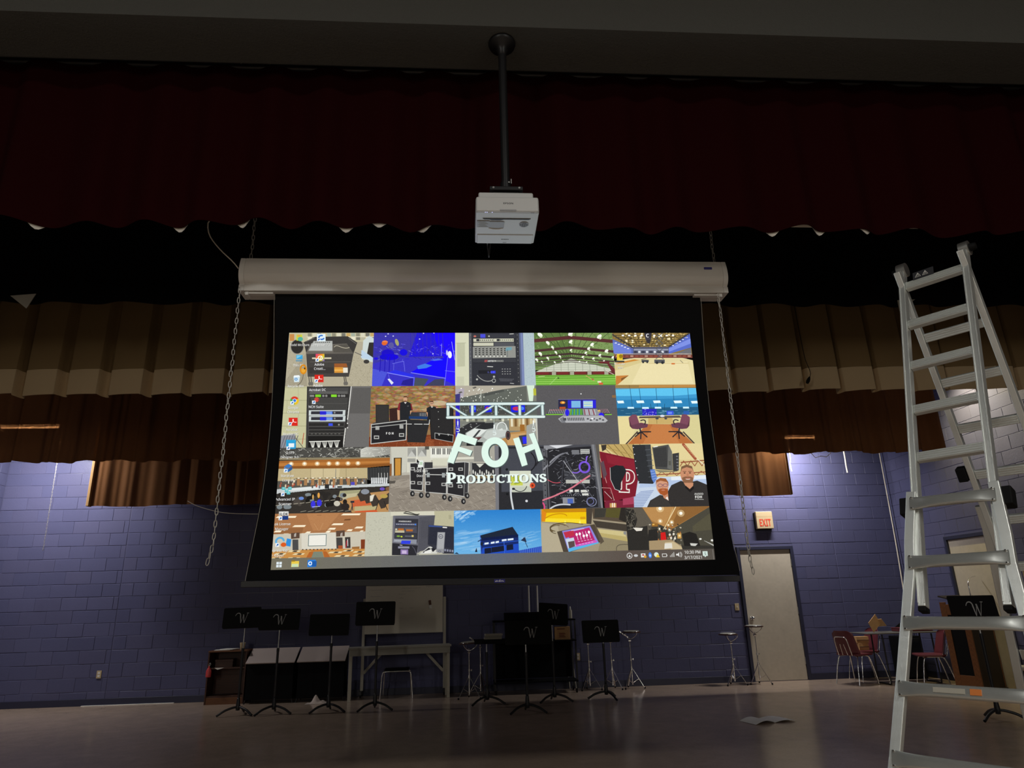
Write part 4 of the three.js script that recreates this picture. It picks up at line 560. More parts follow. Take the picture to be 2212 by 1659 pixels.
    el('#c98e6c', 1852, 340, 64, 92); pg('#7a5a40', 1790, 320, 1800, 265, 1850, 246, 1900, 262, 1914, 320, 1900, 285, 1850, 270, 1806, 285); pg('#8a6146', 1800, 372, 1830, 360, 1880, 360, 1906, 372, 1900, 415, 1860, 440, 1815, 420); pg('#c98e6c', 1815, 420, 1905, 420, 1900, 450, 1868, 480, 1830, 450); el('#e8d8cc', 1856, 382, 22, 8); el('#b46a56', 1856, 378, 26, 5); for (const x of [1828, 1878]) { el('#4a3428', x, 326, 9, 5); ln('#6b4a36', 5, x - 14, 312, x + 14, 312); } el('#bf7f60', 1854, 346, 10, 18); pg('#1f1d1d', 1830, 445, 1868, 480, 1900, 450, 1910, 470, 1870, 510, 1825, 465);
    txt('AUDIO', 1908, 535, 26, '#cfcfca', 'bold', 'sans-serif', false); txt('FOH', 1910, 566, 34, '#f0f0ea', 'bold', 'sans-serif', false); ln('#d8d8d2', 4, 1910, 576, 1990, 578);
  });
  // row 4
  photo(0, 900, 415, 1100, [85, 720], [945, 712], [50, 1150], () => {
    pg('#a8744a', 40, 700, 960, 700, 950, 900, 60, 920); pg('#b57f52', 380, 720, 700, 715, 560, 880, 440, 890); pg('#96653e', 60, 860, 350, 860, 330, 930, 50, 930); for (const [x, y, w] of [[800, 732, 190], [190, 752, 200], [310, 842, 130], [670, 828, 120], [870, 862, 90], [615, 872, 80], [110, 892, 80], [780, 888, 66], [390, 905, 60], [580, 898, 56], [180, 922, 70], [890, 900, 50], [570, 912, 44]]) pg('#f8ecd0', x - w / 2, y + 9, x - w / 2 + 24, y - 9, x + w / 2, y - 9, x + w / 2 - 14, y + 9); ln('#c99a6a', 3, 452, 820, 490, 890); ln('#c99a6a', 3, 535, 815, 500, 890); ln('#7a5030', 3, 480, 738, 520, 738); pg('#6d4526', 740, 780, 800, 776, 790, 790, 730, 792);
    pg('#c9c2b0', 50, 920, 950, 900, 940, 1090, 50, 1090); pg('#d8d3c4', 330, 912, 650, 908, 650, 1070, 330, 1070); box('#eceae0', 396, 928, 166, 106); ring('#6d7470', 0.1, 0, 0, 1); ln('#6a7a78', 6, 398, 930, 562, 926, 556, 1034, 392, 1036, 398, 930); pg('#5a4538', 232, 910, 314, 904, 312, 960, 234, 966); pg('#5a4538', 654, 894, 736, 888, 734, 944, 654, 950); for (const x of [268, 700]) { ln('#f2efe6', 5, x, 918, x - 4, 944); ln('#f2efe6', 5, x + 10, 912, x + 8, 944); } box('#4a4a4a', 246, 972, 54, 108); box('#45413e', 654, 958, 58, 106); pg('#3c3633', 736, 956, 786, 954, 784, 1060, 736, 1060); ln('#c9323a', 7, 752, 990, 742, 1055); ln('#f0f0ee', 6, 760, 975, 760, 1040); pg('#7d3a1e', 884, 980, 932, 978, 930, 1070, 880, 1070); box('#a9522c', 670, 1035, 40, 40); pg('#9a6a3a', 795, 1050, 870, 1046, 866, 1072, 800, 1072); pg('#2f8ad8', 196, 960, 236, 970, 226, 1040, 180, 1030);
    pg('#c78c48', 40, 1085, 420, 1068, 660, 1066, 940, 1070, 940, 1165, 40, 1170); for (const [x, y, w] of [[130, 1108, 120], [260, 1085, 130], [90, 1150, 110], [300, 1112, 120], [250, 1150, 130], [640, 1100, 140], [760, 1085, 110], [860, 1098, 120], [700, 1135, 150], [860, 1130, 130]]) { pg('#e3d2a6', x - w / 2, y + 8, x - w / 2 + 26, y - 8, x + w / 2, y - 8, x + w / 2 - 16, y + 8); pg('#3d342c', x - 20, y + 6, x, y - 6, x + 34, y - 6, x + 20, y + 6); } pg('#b2642c', 400, 1095, 450, 1082, 430, 1150, 360, 1165); pg('#b2642c', 525, 1090, 560, 1090, 600, 1160, 540, 1160); pg('#7c8474', 440, 1090, 520, 1090, 540, 1170, 410, 1170); pg('#c27a34', 410, 1070, 560, 1068, 550, 1090, 420, 1092); for (let i = 0; i < 10; i++) el('#3a322c', 340 + i * 34, 1070, 7, 5);
  });
  photo(415, 900, 822, 1100, [948, 712], [1815, 683], [938, 1140], () => {
    box('#b3b1a0', 930, 670, 900, 500); pg('#c2c1ae', 950, 712, 1200, 705, 1200, 1130, 940, 1140); speckle(960, 730, 230, 400, 250, 7, '#aaa998', '#bbbaa8'); pg('#b9b596', 1620, 690, 1820, 684, 1815, 860, 1600, 850); box('#a9a588', 1762, 728, 26, 40); pg('#d3d0bc', 1190, 705, 1620, 690, 1620, 740, 1190, 745); ln('#3a3a36', 10, 1320, 715, 1460, 735); cu('#34342f', 7, 1330, 705, 1380, 690, 1420, 740, 1470, 722);
    pg('#64646c', 1215, 742, 1628, 732, 1600, 860, 1560, 850, 1550, 1020, 1460, 1100, 1205, 1120); pg('#52525a', 1470, 755, 1625, 735, 1590, 1060, 1455, 1090); for (let i = 0; i < 8; i++) ln('#47474e', 4, 1500 + i * 15, 790, 1490 + i * 14, 960); pg('#33333a', 1222, 770, 1462, 772, 1450, 1000, 1214, 1000); pg('#6f6f78', 1213, 745, 1236, 745, 1225, 1000, 1205, 1010);
    txt('POWERSOURCE', 1268, 803, 17, '#e6e6e2', 'bold', 'sans-serif', false); box('#44465a', 1232, 812, 215, 28); for (let i = 0; i < 12; i++) box('#c8ccd4', 1245 + i * 16, 822, 10, 8); el('#3f7fe0', 1432, 826, 8); box('#4a4a55', 1228, 846, 218, 64); box('#b5672c', 1262, 866, 56, 20); box('#b5672c', 1340, 872, 66, 22); box('#bfb99a', 1232, 886, 92, 22); box('#d8d4b8', 1234, 868, 20, 14); box('#5e606c', 1330, 864, 90, 10); box('#3a3c45', 1224, 922, 220, 40); el('#c8d83a', 1296, 946, 10, 8); el('#7fae3c', 1265, 942, 18, 8); box('#e0c870', 1394, 930, 20, 18); for (let i = 0; i < 6; i++) box('#9aa0a8', 1330 + i * 12, 938, 8, 6); pg('#8b8f9a', 1222, 968, 1446, 972, 1440, 1016, 1216, 1000); for (let i = 0; i < 6; i++) pg('#2f3fe0', 1296 + i * 15, 986, 1312 + i * 15, 984, 1304 + i * 15, 1018, 1290 + i * 15, 1014); for (let i = 0; i < 7; i++) box('#c9ced4', 1228 + i * 10, 982, 6, 8);
    pg('#2a2a30', 1205, 1010, 1455, 1030, 1440, 1125, 1203, 1125); ln('#e6e6e2', 5, 1280, 1028, 1302, 1030); box('#8a74a8', 1286, 1068, 74, 50); box('#c8b4d8', 1300, 1080, 44, 30); box('#8d8da0', 1262, 1040, 110, 20); cu('#5b5b66', 6, 1400, 1040, 1440, 1070, 1420, 1110, 1460, 1118);
    pg('#d0d0c8', 1560, 1040, 1640, 1030, 1640, 1105, 1470, 1110); pg('#222228', 1500, 1095, 1560, 1050, 1580, 1060, 1540, 1105); pg('#222228', 1580, 1060, 1620, 1035, 1635, 1060, 1600, 1090); pg('#e4e4de', 1520, 1085, 1590, 1062, 1580, 1100, 1510, 1108);
    pg('#33343e', 1560, 828, 1815, 842, 1815, 1105, 1700, 1105, 1550, 1020); pg('#2b2d3a', 1575, 845, 1812, 858, 1812, 1060, 1560, 1010); pg('#3b4f8c', 1562, 830, 1700, 838, 1690, 850, 1562, 846); pg('#8f9094', 1648, 898, 1724, 898, 1706, 1100, 1632, 1090); pg('#a9aaac', 1655, 900, 1718, 900, 1704, 1060, 1642, 1060); ring('#35384a', 4, 1679, 940, 20, 20); txt('DELL', 1664, 946, 13, '#35384a', 'bold', 'sans-serif', false); ln('#e6e6e4', 12, 1704, 850, 1738, 852); ring('#5c6070', 5, 1665, 1085, 12, 8); for (let i = 0; i < 4; i++) box('#8a8da0', 1712 + i * 24, 1060 + i * 3, 16, 22);
  });
  photo(822, 900, 1229, 1100, [-347, 665], [482, 655], [-347, 1080], () => {
    const sky = g.createLinearGradient(0, 660, 0, 1080); sky.addColorStop(0, '#2a7fcc'); sky.addColorStop(1, '#6fb4e4'); g.fillStyle = sky; g.fillRect(-360, 640, 860, 460);
    for (let i = 0; i < 60; i++) el('rgba(226,240,250,0.28)', -340 + rr(0, 190) - (i % 7) * 3, 668 + rr(0, 110) * (1 - (i % 9) / 12), rr(8, 30), rr(4, 12), -0.5); for (let i = 0; i < 46; i++) el('rgba(220,236,250,0.16)', rr(-330, 60), rr(860, 1040), rr(40, 120), rr(4, 14), -0.15); for (let i = 0; i < 20; i++) el('rgba(226,240,250,0.18)', rr(250, 470), rr(870, 1000), rr(20, 60), rr(3, 7), -0.2);
    pg('#1c2638', -100, 905, 210, 825, 262, 905, -90, 940); pg('#152a6a', -95, 940, 262, 905, 264, 1075, -95, 1090); pg('#1f4cc0', -80, 1020, 262, 985, 264, 1075, -90, 1090); pg('#0f1c46', -90, 930, 262, 898, 262, 925, -90, 955); ln('#2c58c4', 7, -88, 990, 260, 958); for (const [x, y, w] of [[-60, 975, 40], [0, 968, 36], [45, 962, 32], [105, 945, 46], [160, 938, 56]]) pg('#e3eef6', x, y, x + w, y - 6, x + w, y + 12, x, y + 18); for (const [x, y] of [[-60, 1040], [5, 1030], [65, 1022], [148, 1010]]) pg('#141a30', x, y - 12, x + 62, y - 20, x + 64, y + 30, x, y + 38); ln('#3c6ad8', 6, -100, 905, -92, 1085); ln('#162448', 7, -120, 960, -70, 935); el('#1a2232', -85, 985, 12, 18); ln('#3c6ad8', 5, 125, 960, 128, 1085);
    ln('#20304c', 5, 310, 930, 348, 1020); pg('#26324c', 285, 955, 326, 922, 340, 972); pg('#2348b4', 264, 1050, 486, 1010, 490, 1090, 264, 1090); for (let i = 0; i < 12; i++) ln('#86a8ea', 3, 275 + i * 18, 1048 - i * 3, 275 + i * 18, 1085); pg('#1b2436', -150, 1060, -135, 1020, -128, 1060); pg('#1b2436', -345, 1072, -320, 1062, -300, 1078);
  });
  photo(1229, 900, 1636, 1100, [482, 655], [1290, 648], [490, 1052], () => {
    box('#a1957c', 470, 640, 850, 430); pg('#b3a88e', 490, 780, 640, 800, 690, 1060, 480, 1060); pg('#8a7f6a', 490, 700, 540, 760, 600, 780, 490, 770); pg('#efc40a', 500, 660, 918, 654, 915, 795, 500, 772); pg('#f7dc30', 520, 740, 910, 752, 912, 790, 520, 772); pg('#c98a10', 500, 655, 918, 650, 918, 686, 520, 690); pg('#e0871a', 495, 660, 540, 690, 525, 770, 495, 770); cu('#c9890a', 8, 530, 740, 600, 690, 720, 690, 730, 720); box('#d8a010', 858, 730, 50, 24); for (const x of [700, 840]) pg('#fff070', x, 792, x + 16, 760, x + 24, 794);
    pg('#4a4138', 918, 650, 980, 650, 960, 800, 915, 795); pg('#55493c', 975, 650, 1300, 645, 1300, 790, 980, 750); pg('#3c3a34', 1000, 655, 1110, 655, 1090, 735, 990, 740); pg('#57512a', 1110, 652, 1250, 650, 1225, 745, 1098, 735); pg('#2c2824', 1250, 650, 1300, 645, 1300, 790, 1225, 760); ln('#988c78', 5, 975, 755, 1300, 800); pg('#433c34', 975, 765, 1300, 806, 1300, 870, 1010, 830);
    pg('#cdbf88', 1020, 845, 1270, 872, 1300, 960, 1040, 915); pg('#b9a86c', 1035, 880, 1290, 920, 1300, 965, 1042, 915); pg('#8f8468', 1050, 920, 1310, 965, 1315, 1060, 1010, 1060); cu('#5a5244', 6, 1190, 1050, 1175, 990, 1220, 985, 1310, 990); el('#dcdcd4', 1005, 850, 12, 8); el('#8c8c88', 1275, 885, 14, 16);
    ring('#57482e', 6, 650, 830, 80, 34, 2, 5.6); ring('#6d5a3a', 5, 660, 836, 86, 40, 2.4, 6); ring('#4a3c28', 5, 640, 845, 70, 38, 1.8, 5); cu('#5a4a30', 6, 600, 800, 720, 770, 820, 790, 880, 800); cu('#5a4a30', 5, 600, 860, 560, 880, 570, 790, 620, 800);
    pg('#4d4338', 635, 865, 990, 800, 1060, 960, 740, 1056, 690, 1056); pg('#5c5142', 990, 800, 1010, 830, 1075, 960, 1040, 985); pg('#8c86d8', 682, 860, 948, 814, 1024, 970, 738, 1052); pg('#b8286c', 720, 880, 940, 830, 990, 950, 800, 1005); pg('#d05ac0', 800, 990, 990, 945, 1015, 972, 810, 1020); pg('#c0304a', 695, 872, 790, 855, 800, 900, 715, 925); pg('#c8d4e4', 712, 935, 790, 920, 808, 1000, 735, 1020); pg('#5a4a4a', 735, 960, 795, 950, 800, 1000, 745, 1020); pg('#58b4e4', 735, 1020, 1020, 965, 1024, 975, 740, 1052); ln('#f0d8e4', 5, 770, 858, 890, 840); for (let i = 0; i < 5; i++) { const x = 815 + i * 29, y = 895 - i * 5; ln('#f4e8f4', 5, x, y - 15, x + 16, y + 48); el('#ffffff', x + 4 + (i === 2 || i === 3 ? 8 : 0), y + (i === 2 || i === 3 ? 22 : -2), 11, 13); box('#e8b0d0', x + 14, y + 60, 18, 7); box('#e8b0d0', x + 22, y + 86, 18, 6); }
  });
  photo(1636, 900, 2048, 1100, [1293, 648], [2066, 640], [1312, 1046], () => {
    box('#3d3a33', 1280, 630, 830, 430); pg('#a5763f', 1440, 645, 2080, 640, 1720, 850, 1530, 790); pg('#b98a52', 1450, 648, 1740, 642, 1640, 830, 1530, 770); pg('#8c6234', 1800, 642, 2080, 640, 1740, 830, 1700, 830); pg('#4a473c', 2080, 640, 1720, 850, 1760, 1000, 2120, 1010); pg('#55513f', 2090, 690, 1900, 830, 1900, 880, 2110, 860); ln('#e8cfa0', 9, 1755, 645, 1640, 850); ln('#d9b87c', 5, 1730, 660, 1650, 840); for (const [x, y, r] of [[1612, 660, 16], [1800, 706, 15], [1608, 778, 10], [1712, 790, 10], [1680, 815, 6], [1600, 850, 8], [1690, 860, 8]]) { el('rgba(255,236,190,0.45)', x, y, r * 2.2); el('#fffdf0', x, y, r); }
    pg('#5e574c', 1300, 650, 1450, 648, 1540, 800, 1500, 900, 1380, 830, 1390, 720); pg('#2d2b28', 1296, 660, 1370, 665, 1400, 760, 1380, 840, 1490, 820, 1495, 1046, 1310, 1046); for (let i = 0; i < 50; i++) ln(i % 2 ? '#6a6458' : '#25231f', 4, rr(1300, 1395), rr(660, 860), rr(1300, 1395), rr(660, 860)); pg('#e3ddd0', 1358, 836, 1450, 840, 1438, 866, 1390, 870);
    for (let i = 0; i < 90; i++) box(['#8a8272', '#25231f', '#cfc6b0', '#5d564a', '#a56a3c'][i % 5], rr(1490, 1790), rr(800, 1000), rr(5, 18), rr(5, 22)); box('#9a6a2c', 1530, 798, 56, 30); el('#e8b85c', 1546, 808, 10, 7); pg('#d01e1e', 1608, 885, 1650, 880, 1660, 972, 1605, 972); ln('#4a463e', 7, 1500, 830, 1600, 900); ln('#55513f', 7, 1500, 900, 1590, 850); pg('#2a2826', 1500, 860, 1580, 850, 1580, 970, 1490, 960);
    pg('#a58f6c', 1500, 960, 1700, 950, 1840, 1040, 1500, 1046); pg('#c6b48e', 1640, 975, 1720, 970, 1820, 1040, 1700, 1046); pg('#e0dcd0', 1640, 985, 1705, 982, 1708, 1030, 1635, 1036); box('#c89a50', 1758, 892, 36, 50); box('#f0d8a0', 1768, 905, 18, 20); pg('#23211f', 1800, 900, 1870, 880, 1930, 900, 1960, 1010, 1820, 1040); pg('#cfcfc8', 1868, 985, 1940, 990, 1915, 1015, 1875, 1008); el('#f2f2ec', 1965, 948, 12, 8); el('#e8e8e2', 2072, 962, 14, 10); for (let i = 0; i < 5; i++) ln('#b9b8b2', 4, 2000 + i * 14, 965 + i * 8, 2120, 1020 + i * 5); for (const [x, y] of [[1700, 935], [1735, 940], [1690, 905], [1725, 900]]) el('#e3dccb', x, y, 10, 12); pg('#35332e', 1790, 1010, 2120, 1015, 2130, 1050, 1800, 1050);
  });
  // task bar
  box('#6a675f', 0, 1100, 2048, 52); const tb = g.createLinearGradient(0, 0, 2048, 0); tb.addColorStop(0, '#75705f'); tb.addColorStop(0.35, '#66686a'); tb.addColorStop(0.5, '#5f6674'); tb.addColorStop(0.62, '#66635c'); tb.addColorStop(0.8, '#5b5049'); tb.addColorStop(1, '#565049'); g.fillStyle = tb; g.fillRect(0, 1100, 2048, 52);
  for (let i = 0; i < 2; i++) for (let j = 0; j < 2; j++) box('#dfeaf0', 24 + i * 13, 1116 + j * 13, 11, 11);
  box('#e8c84a', 90, 1114, 34, 26); box('#c8dcb0', 92, 1126, 30, 14); box('#9a7a20', 90, 1110, 16, 6); box('#2a7cd8', 162, 1110, 36, 32); ring('#ffffff', 4, 174, 1126, 7); box('#1c5aa8', 182, 1116, 20, 24);
  { const y = 1124; ring('#e0e0de', 3, 1640, y, 12); pg('#e0e0de', 1634, y + 6, 1640, y - 6, 1646, y + 6); el('#c9cccf', 1670, y, 10, 6); box('#dcdcd8', 1694, y - 9, 22, 18); el('#e0a030', 1714, y + 6, 6); box('#a83a3a', 1700, y - 5, 10, 6); el('#3f7fe8', 1738, y, 8, 13); txt('B', 1733, y + 6, 15, '#ffffff', '', 'sans-serif', false); el('#d8e8e0', 1768, y - 2, 11, 11); pg('#e8c838', 1764, y + 10, 1774, y - 6, 1784, y + 10); ln('#d8d8d4', 3, 1796, y - 5, 1816, y - 5, 1816, y + 8, 1796, y + 8, 1796, y - 5); box('#d8d8d4', 1817, y - 1, 3, 6); for (let i = 0; i < 4; i++) ln('#cfcfca', 3, 1834 + i * 6, y + 9, 1834 + i * 6, y + 4 - i * 5); pg('#e0e0dc', 1862, y - 4, 1870, y - 4, 1877, y - 11, 1877, y + 11, 1870, y + 4, 1862, y + 4); ring('#e0e0dc', 2, 1876, y, 9, 10, -1, 1); ring('#e0e0dc', 2, 1876, y, 14, 14, -1, 1); txt('10:30 PM', 1902, 1121, 19, '#f0f0ec', '', 'sans-serif', false); txt('3/17/2021', 1900, 1145, 19, '#f0f0ec', '', 'sans-serif', false); box('#cfe0d8', 1990, y - 13, 24, 22); pg('#cfe0d8', 1996, y + 8, 2008, y + 8, 2000, y + 15); txt('5', 1998, y + 5, 16, '#3a4a44', '', 'sans-serif', false); ln('#8a8680', 2, 2040, 1104, 2040, 1150); }
  // desktop icons
  const ic = (draw) => photo(0, 0, 420, 284, [165, 85], [1010, 88], [126, 628], draw, false);
  const shortcut = (x, y) => { box('#f4f8fa', x, y, 34, 34); pg('#2a68b8', x + 6, y + 28, x + 14, y + 14, x + 10, y + 10, x + 28, y + 6, x + 26, y + 24, x + 20, y + 20, x + 10, y + 30); };
  ic(() => {
    box('#c8d63e', 238, 106, 56, 62); el('#e0a84a', 262, 118, 18, 12); el('#58b09a', 276, 152, 26, 22); txt('Todd McClure', 172, 222, 31, '#f4f4f0'); txt('Composer 7.2', 380, 222, 31, '#f4f4f0');
    box('#dff0f6', 440, 98, 86, 78); ring('#2468c8', 13, 486, 136, 26, 20, 0.6, 5); el('#2468c8', 462, 152, 14, 12); shortcut(440, 142);
    const rb = g.createLinearGradient(425, 305, 510, 380); rb.addColorStop(0, '#e02a8c'); rb.addColorStop(0.4, '#f08a2a'); rb.addColorStop(0.7, '#d8d83a'); rb.addColorStop(1, '#7a5ae0'); g.fillStyle = rb; g.fillRect(426, 304, 86, 74); ring('#ffffff', 8, 472, 344, 22, 18, 0.4, 5.6); ring('#ffffff', 6, 482, 348, 12, 10); shortcut(424, 350); txt('Adobe', 414, 422, 33, '#ffffff'); txt('Creati...', 408, 464, 33, '#ffffff');
    box('#3fa4d8', 236, 314, 62, 44); pg('#7ac8ea', 240, 318, 294, 318, 240, 352); pg('#4a90b8', 228, 368, 290, 368, 300, 378, 236, 378); txt('This PC', 205, 428, 31, '#f2f2ee');
    ring('#d88a1c', 16, 304, 458, 26, 42); el('#e8a838', 304, 470, 20, 22); el('#5a3a10', 318, 450, 8, 10); cu('#4a4238', 4, 305, 510, 300, 560, 280, 600, 245, 620);
    pg('#cfe2ea', 208, 530, 274, 524, 264, 584, 216, 586); ring('#3a80c8', 6, 234, 556, 12, 10); pg('#f2f8fa', 214, 520, 262, 516, 272, 532, 210, 536); txt('Recycle Bin', 152, 636, 31, '#f2f2ee');
    box('#d8281e', 414, 514, 86, 74); cu('#ffffff', 6, 440, 570, 462, 560, 462, 520, 456, 530, 450, 550, 470, 560, 486, 556); shortcut(412, 558); txt('Adobe', 400, 632, 32, '#ffffff'); txt('Acrobat DC', 360, 674, 32, '#ffffff');
  });
  photo(0, 284, 416, 590, [126, 628], [983, 622], [83, 1238], () => {
    el('#d83a2c', 222, 770, 42); g.fillStyle = '#e8c02a'; g.beginPath(); g.moveTo(222, 770); g.arc(222, 770, 42, -0.5, 1.6); g.fill(); g.fillStyle = '#4aa84a'; g.beginPath(); g.moveTo(222, 770); g.arc(222, 770, 42, 1.6, 3.7); g.fill(); el('#f4f6f6', 222, 770, 20); el('#3a78d8', 222, 770, 15); shortcut(182, 776); txt('Google', 158, 852, 32, '#f2f2ee'); txt('Chrome', 152, 896, 32, '#f2f2ee');
    el('#c8483c', 440, 760, 24); txt('T', 448, 778, 30, '#2a2a2a', '', 'sans-serif', false); shortcut(394, 770); txt('NCH Suite', 358, 844, 33, '#ffffff');
    box('#d8281e', 166, 942, 86, 80); cu('#ffffff', 6, 188, 1000, 214, 985, 214, 950, 206, 958, 200, 980, 222, 990, 238, 986); shortcut(160, 986); txt('Acrobat', 140, 1070, 32, '#f2f2ee'); txt('Reader DC', 110, 1114, 32, '#f2f2ee');
    box('#2aa4d8', 142, 1160, 92, 74); box('#f4f8fa', 158, 1180, 60, 36); ring('#2a78c8', 6, 180, 1200, 12);
  }, false);
  photo(0, 590, 518, 900, [122, 80], [1192, 75], [90, 715], () => {
    box('#2a9ad0', 186, 20, 86, 70); box('#e8f2f6', 204, 34, 54, 40); shortcut(184, 66); txt('Q-SYS', 178, 138, 31, '#f4f4f0'); txt('Designer 9.0', 128, 182, 31, '#f4f4f0');
    pg('#3a78c0', 166, 262, 206, 238, 244, 256, 206, 284); pg('#5a98d8', 166, 268, 206, 290, 206, 318, 166, 296); pg('#2a5a9a', 206, 290, 244, 264, 244, 292, 206, 318); shortcut(164, 288); txt('Stardraw', 136, 364, 31, '#f2f2ee'); txt('Control', 150, 408, 31, '#f2f2ee');
    for (const [x, y] of [[166, 478], [196, 500], [226, 476], [214, 520]]) { box('#5ab8c0', x - 18, y - 16, 34, 30); el('#8ad0d0', x, y - 6, 9); } shortcut(142, 516); txt('Advanced IP', 92, 590, 33, '#ffffff'); txt('Scanner', 122, 634, 33, '#ffffff');
    box('#e8e8e4', 128, 694, 90, 40); box('#1c3a7a', 160, 736, 56, 36); txt('iLOK', 132, 732, 36, '#222222', 'bold', 'sans-serif', false); shortcut(126, 742); txt('iLok License', 66, 822, 32, '#f2f2ee'); txt('Manager', 94, 868, 32, '#f2f2ee');
    ring('#5aa8d8', 18, 144, 972, 36, 34, 2, 6); el('#d85a20', 178, 1002, 26, 20); shortcut(104, 986); txt('Express Rip', 52, 1066, 32, '#f2f2ee'); txt('CD Ripper', 40, 1110, 32, '#f2f2ee');
  }, false);
  // hanging truss sign
  const P1 = '#dcece8', P2 = '#9fb8b8';
  const bar2 = (w, ...p) => { ln('#5e7476', w + 4, ...p); ln(P2, w, ...p); ln(P1, w * 0.62, ...p); };
  for (const [x0, y0, x1, y1] of [[806, 388, 884, 440], [934, 440, 1016, 388], [1040, 388, 1124, 440], [1168, 440, 1246, 388]]) bar2(9, x0, y0, x1, y1);
  for (const x of [793, 912, 1029, 1146, 1259]) bar2(13, x, 384, x, 446);
  g.lineCap = 'butt'; for (const y of [379, 447]) { g.lineCap = 'butt'; ln('#5e7476', 16, 790, y, 1265, y); ln(P1, 12, 790, y, 1265, y); }
  for (const [x, y1, y2] of [[841, 492, 506], [1018, 512, 524], [1211, 492, 508]]) { ln('#d5e4e2', 2, x, 452, x, y1 - 18); ln('#f4fbf8', 6, x, y1 - 24, x, y1 - 8); ln('#d5e4e2', 2, x - 7, y2, x, y1 - 8, x + 7, y2); ring('#e4f0ec', 4, x, y2 + 6, 8, 7, -2, 2.2); }
  const E1 = '#e0f7ea', sh = '#4c5a58';
  const F = [841, 524, 936, 556, 924, 588, 860, 566, 850, 594, 911, 614, 900, 640, 843, 616, 820, 677, 790, 667], H1 = [1109, 557, 1138, 549, 1154, 600, 1205, 583, 1187, 535, 1213, 527, 1254, 660, 1228, 671, 1213, 610, 1163, 630, 1176, 686, 1148, 695];
  for (const p of [F, H1]) { pg(sh, ...p.map((v, i) => v + (i % 2 ? 3 : 3))); pg(E1, ...p); }
  ring(sh, 36, 1023, 626, 48, 57); ring(E1, 33, 1020, 623, 49, 58);
  const word = (s, x, y, size, w) => { g.save(); g.translate(x, y); g.font = `bold ${size}px serif`; const m = g.measureText(s).width; g.scale(w / m, 1); g.fillStyle = '#3f4846'; g.fillText(s, 3, 3); g.fillStyle = '#eaf8f2'; g.fillText(s, 0, 0); g.lineWidth = 2; g.strokeStyle = '#eaf8f2'; g.strokeText(s, 0, 0); g.restore(); };
  word('P', 783, 771, 70, 50); word('RODUCTIONS', 833, 771, 53, 434);
  // camera-like grain of the small photographs
  const im = g.getImageData(0, 0, 2048, 1152), d = im.data;
  for (let i = 0; i < d.length; i += 4) { const n = (rnd() - 0.5) * 13; d[i] += n; d[i + 1] += n; d[i + 2] += n; }
  g.putImageData(im, 0, 0);
  const t = new THREE.CanvasTexture(cv); t.colorSpace = THREE.SRGBColorSpace; t.anisotropy = 8; return t;
}

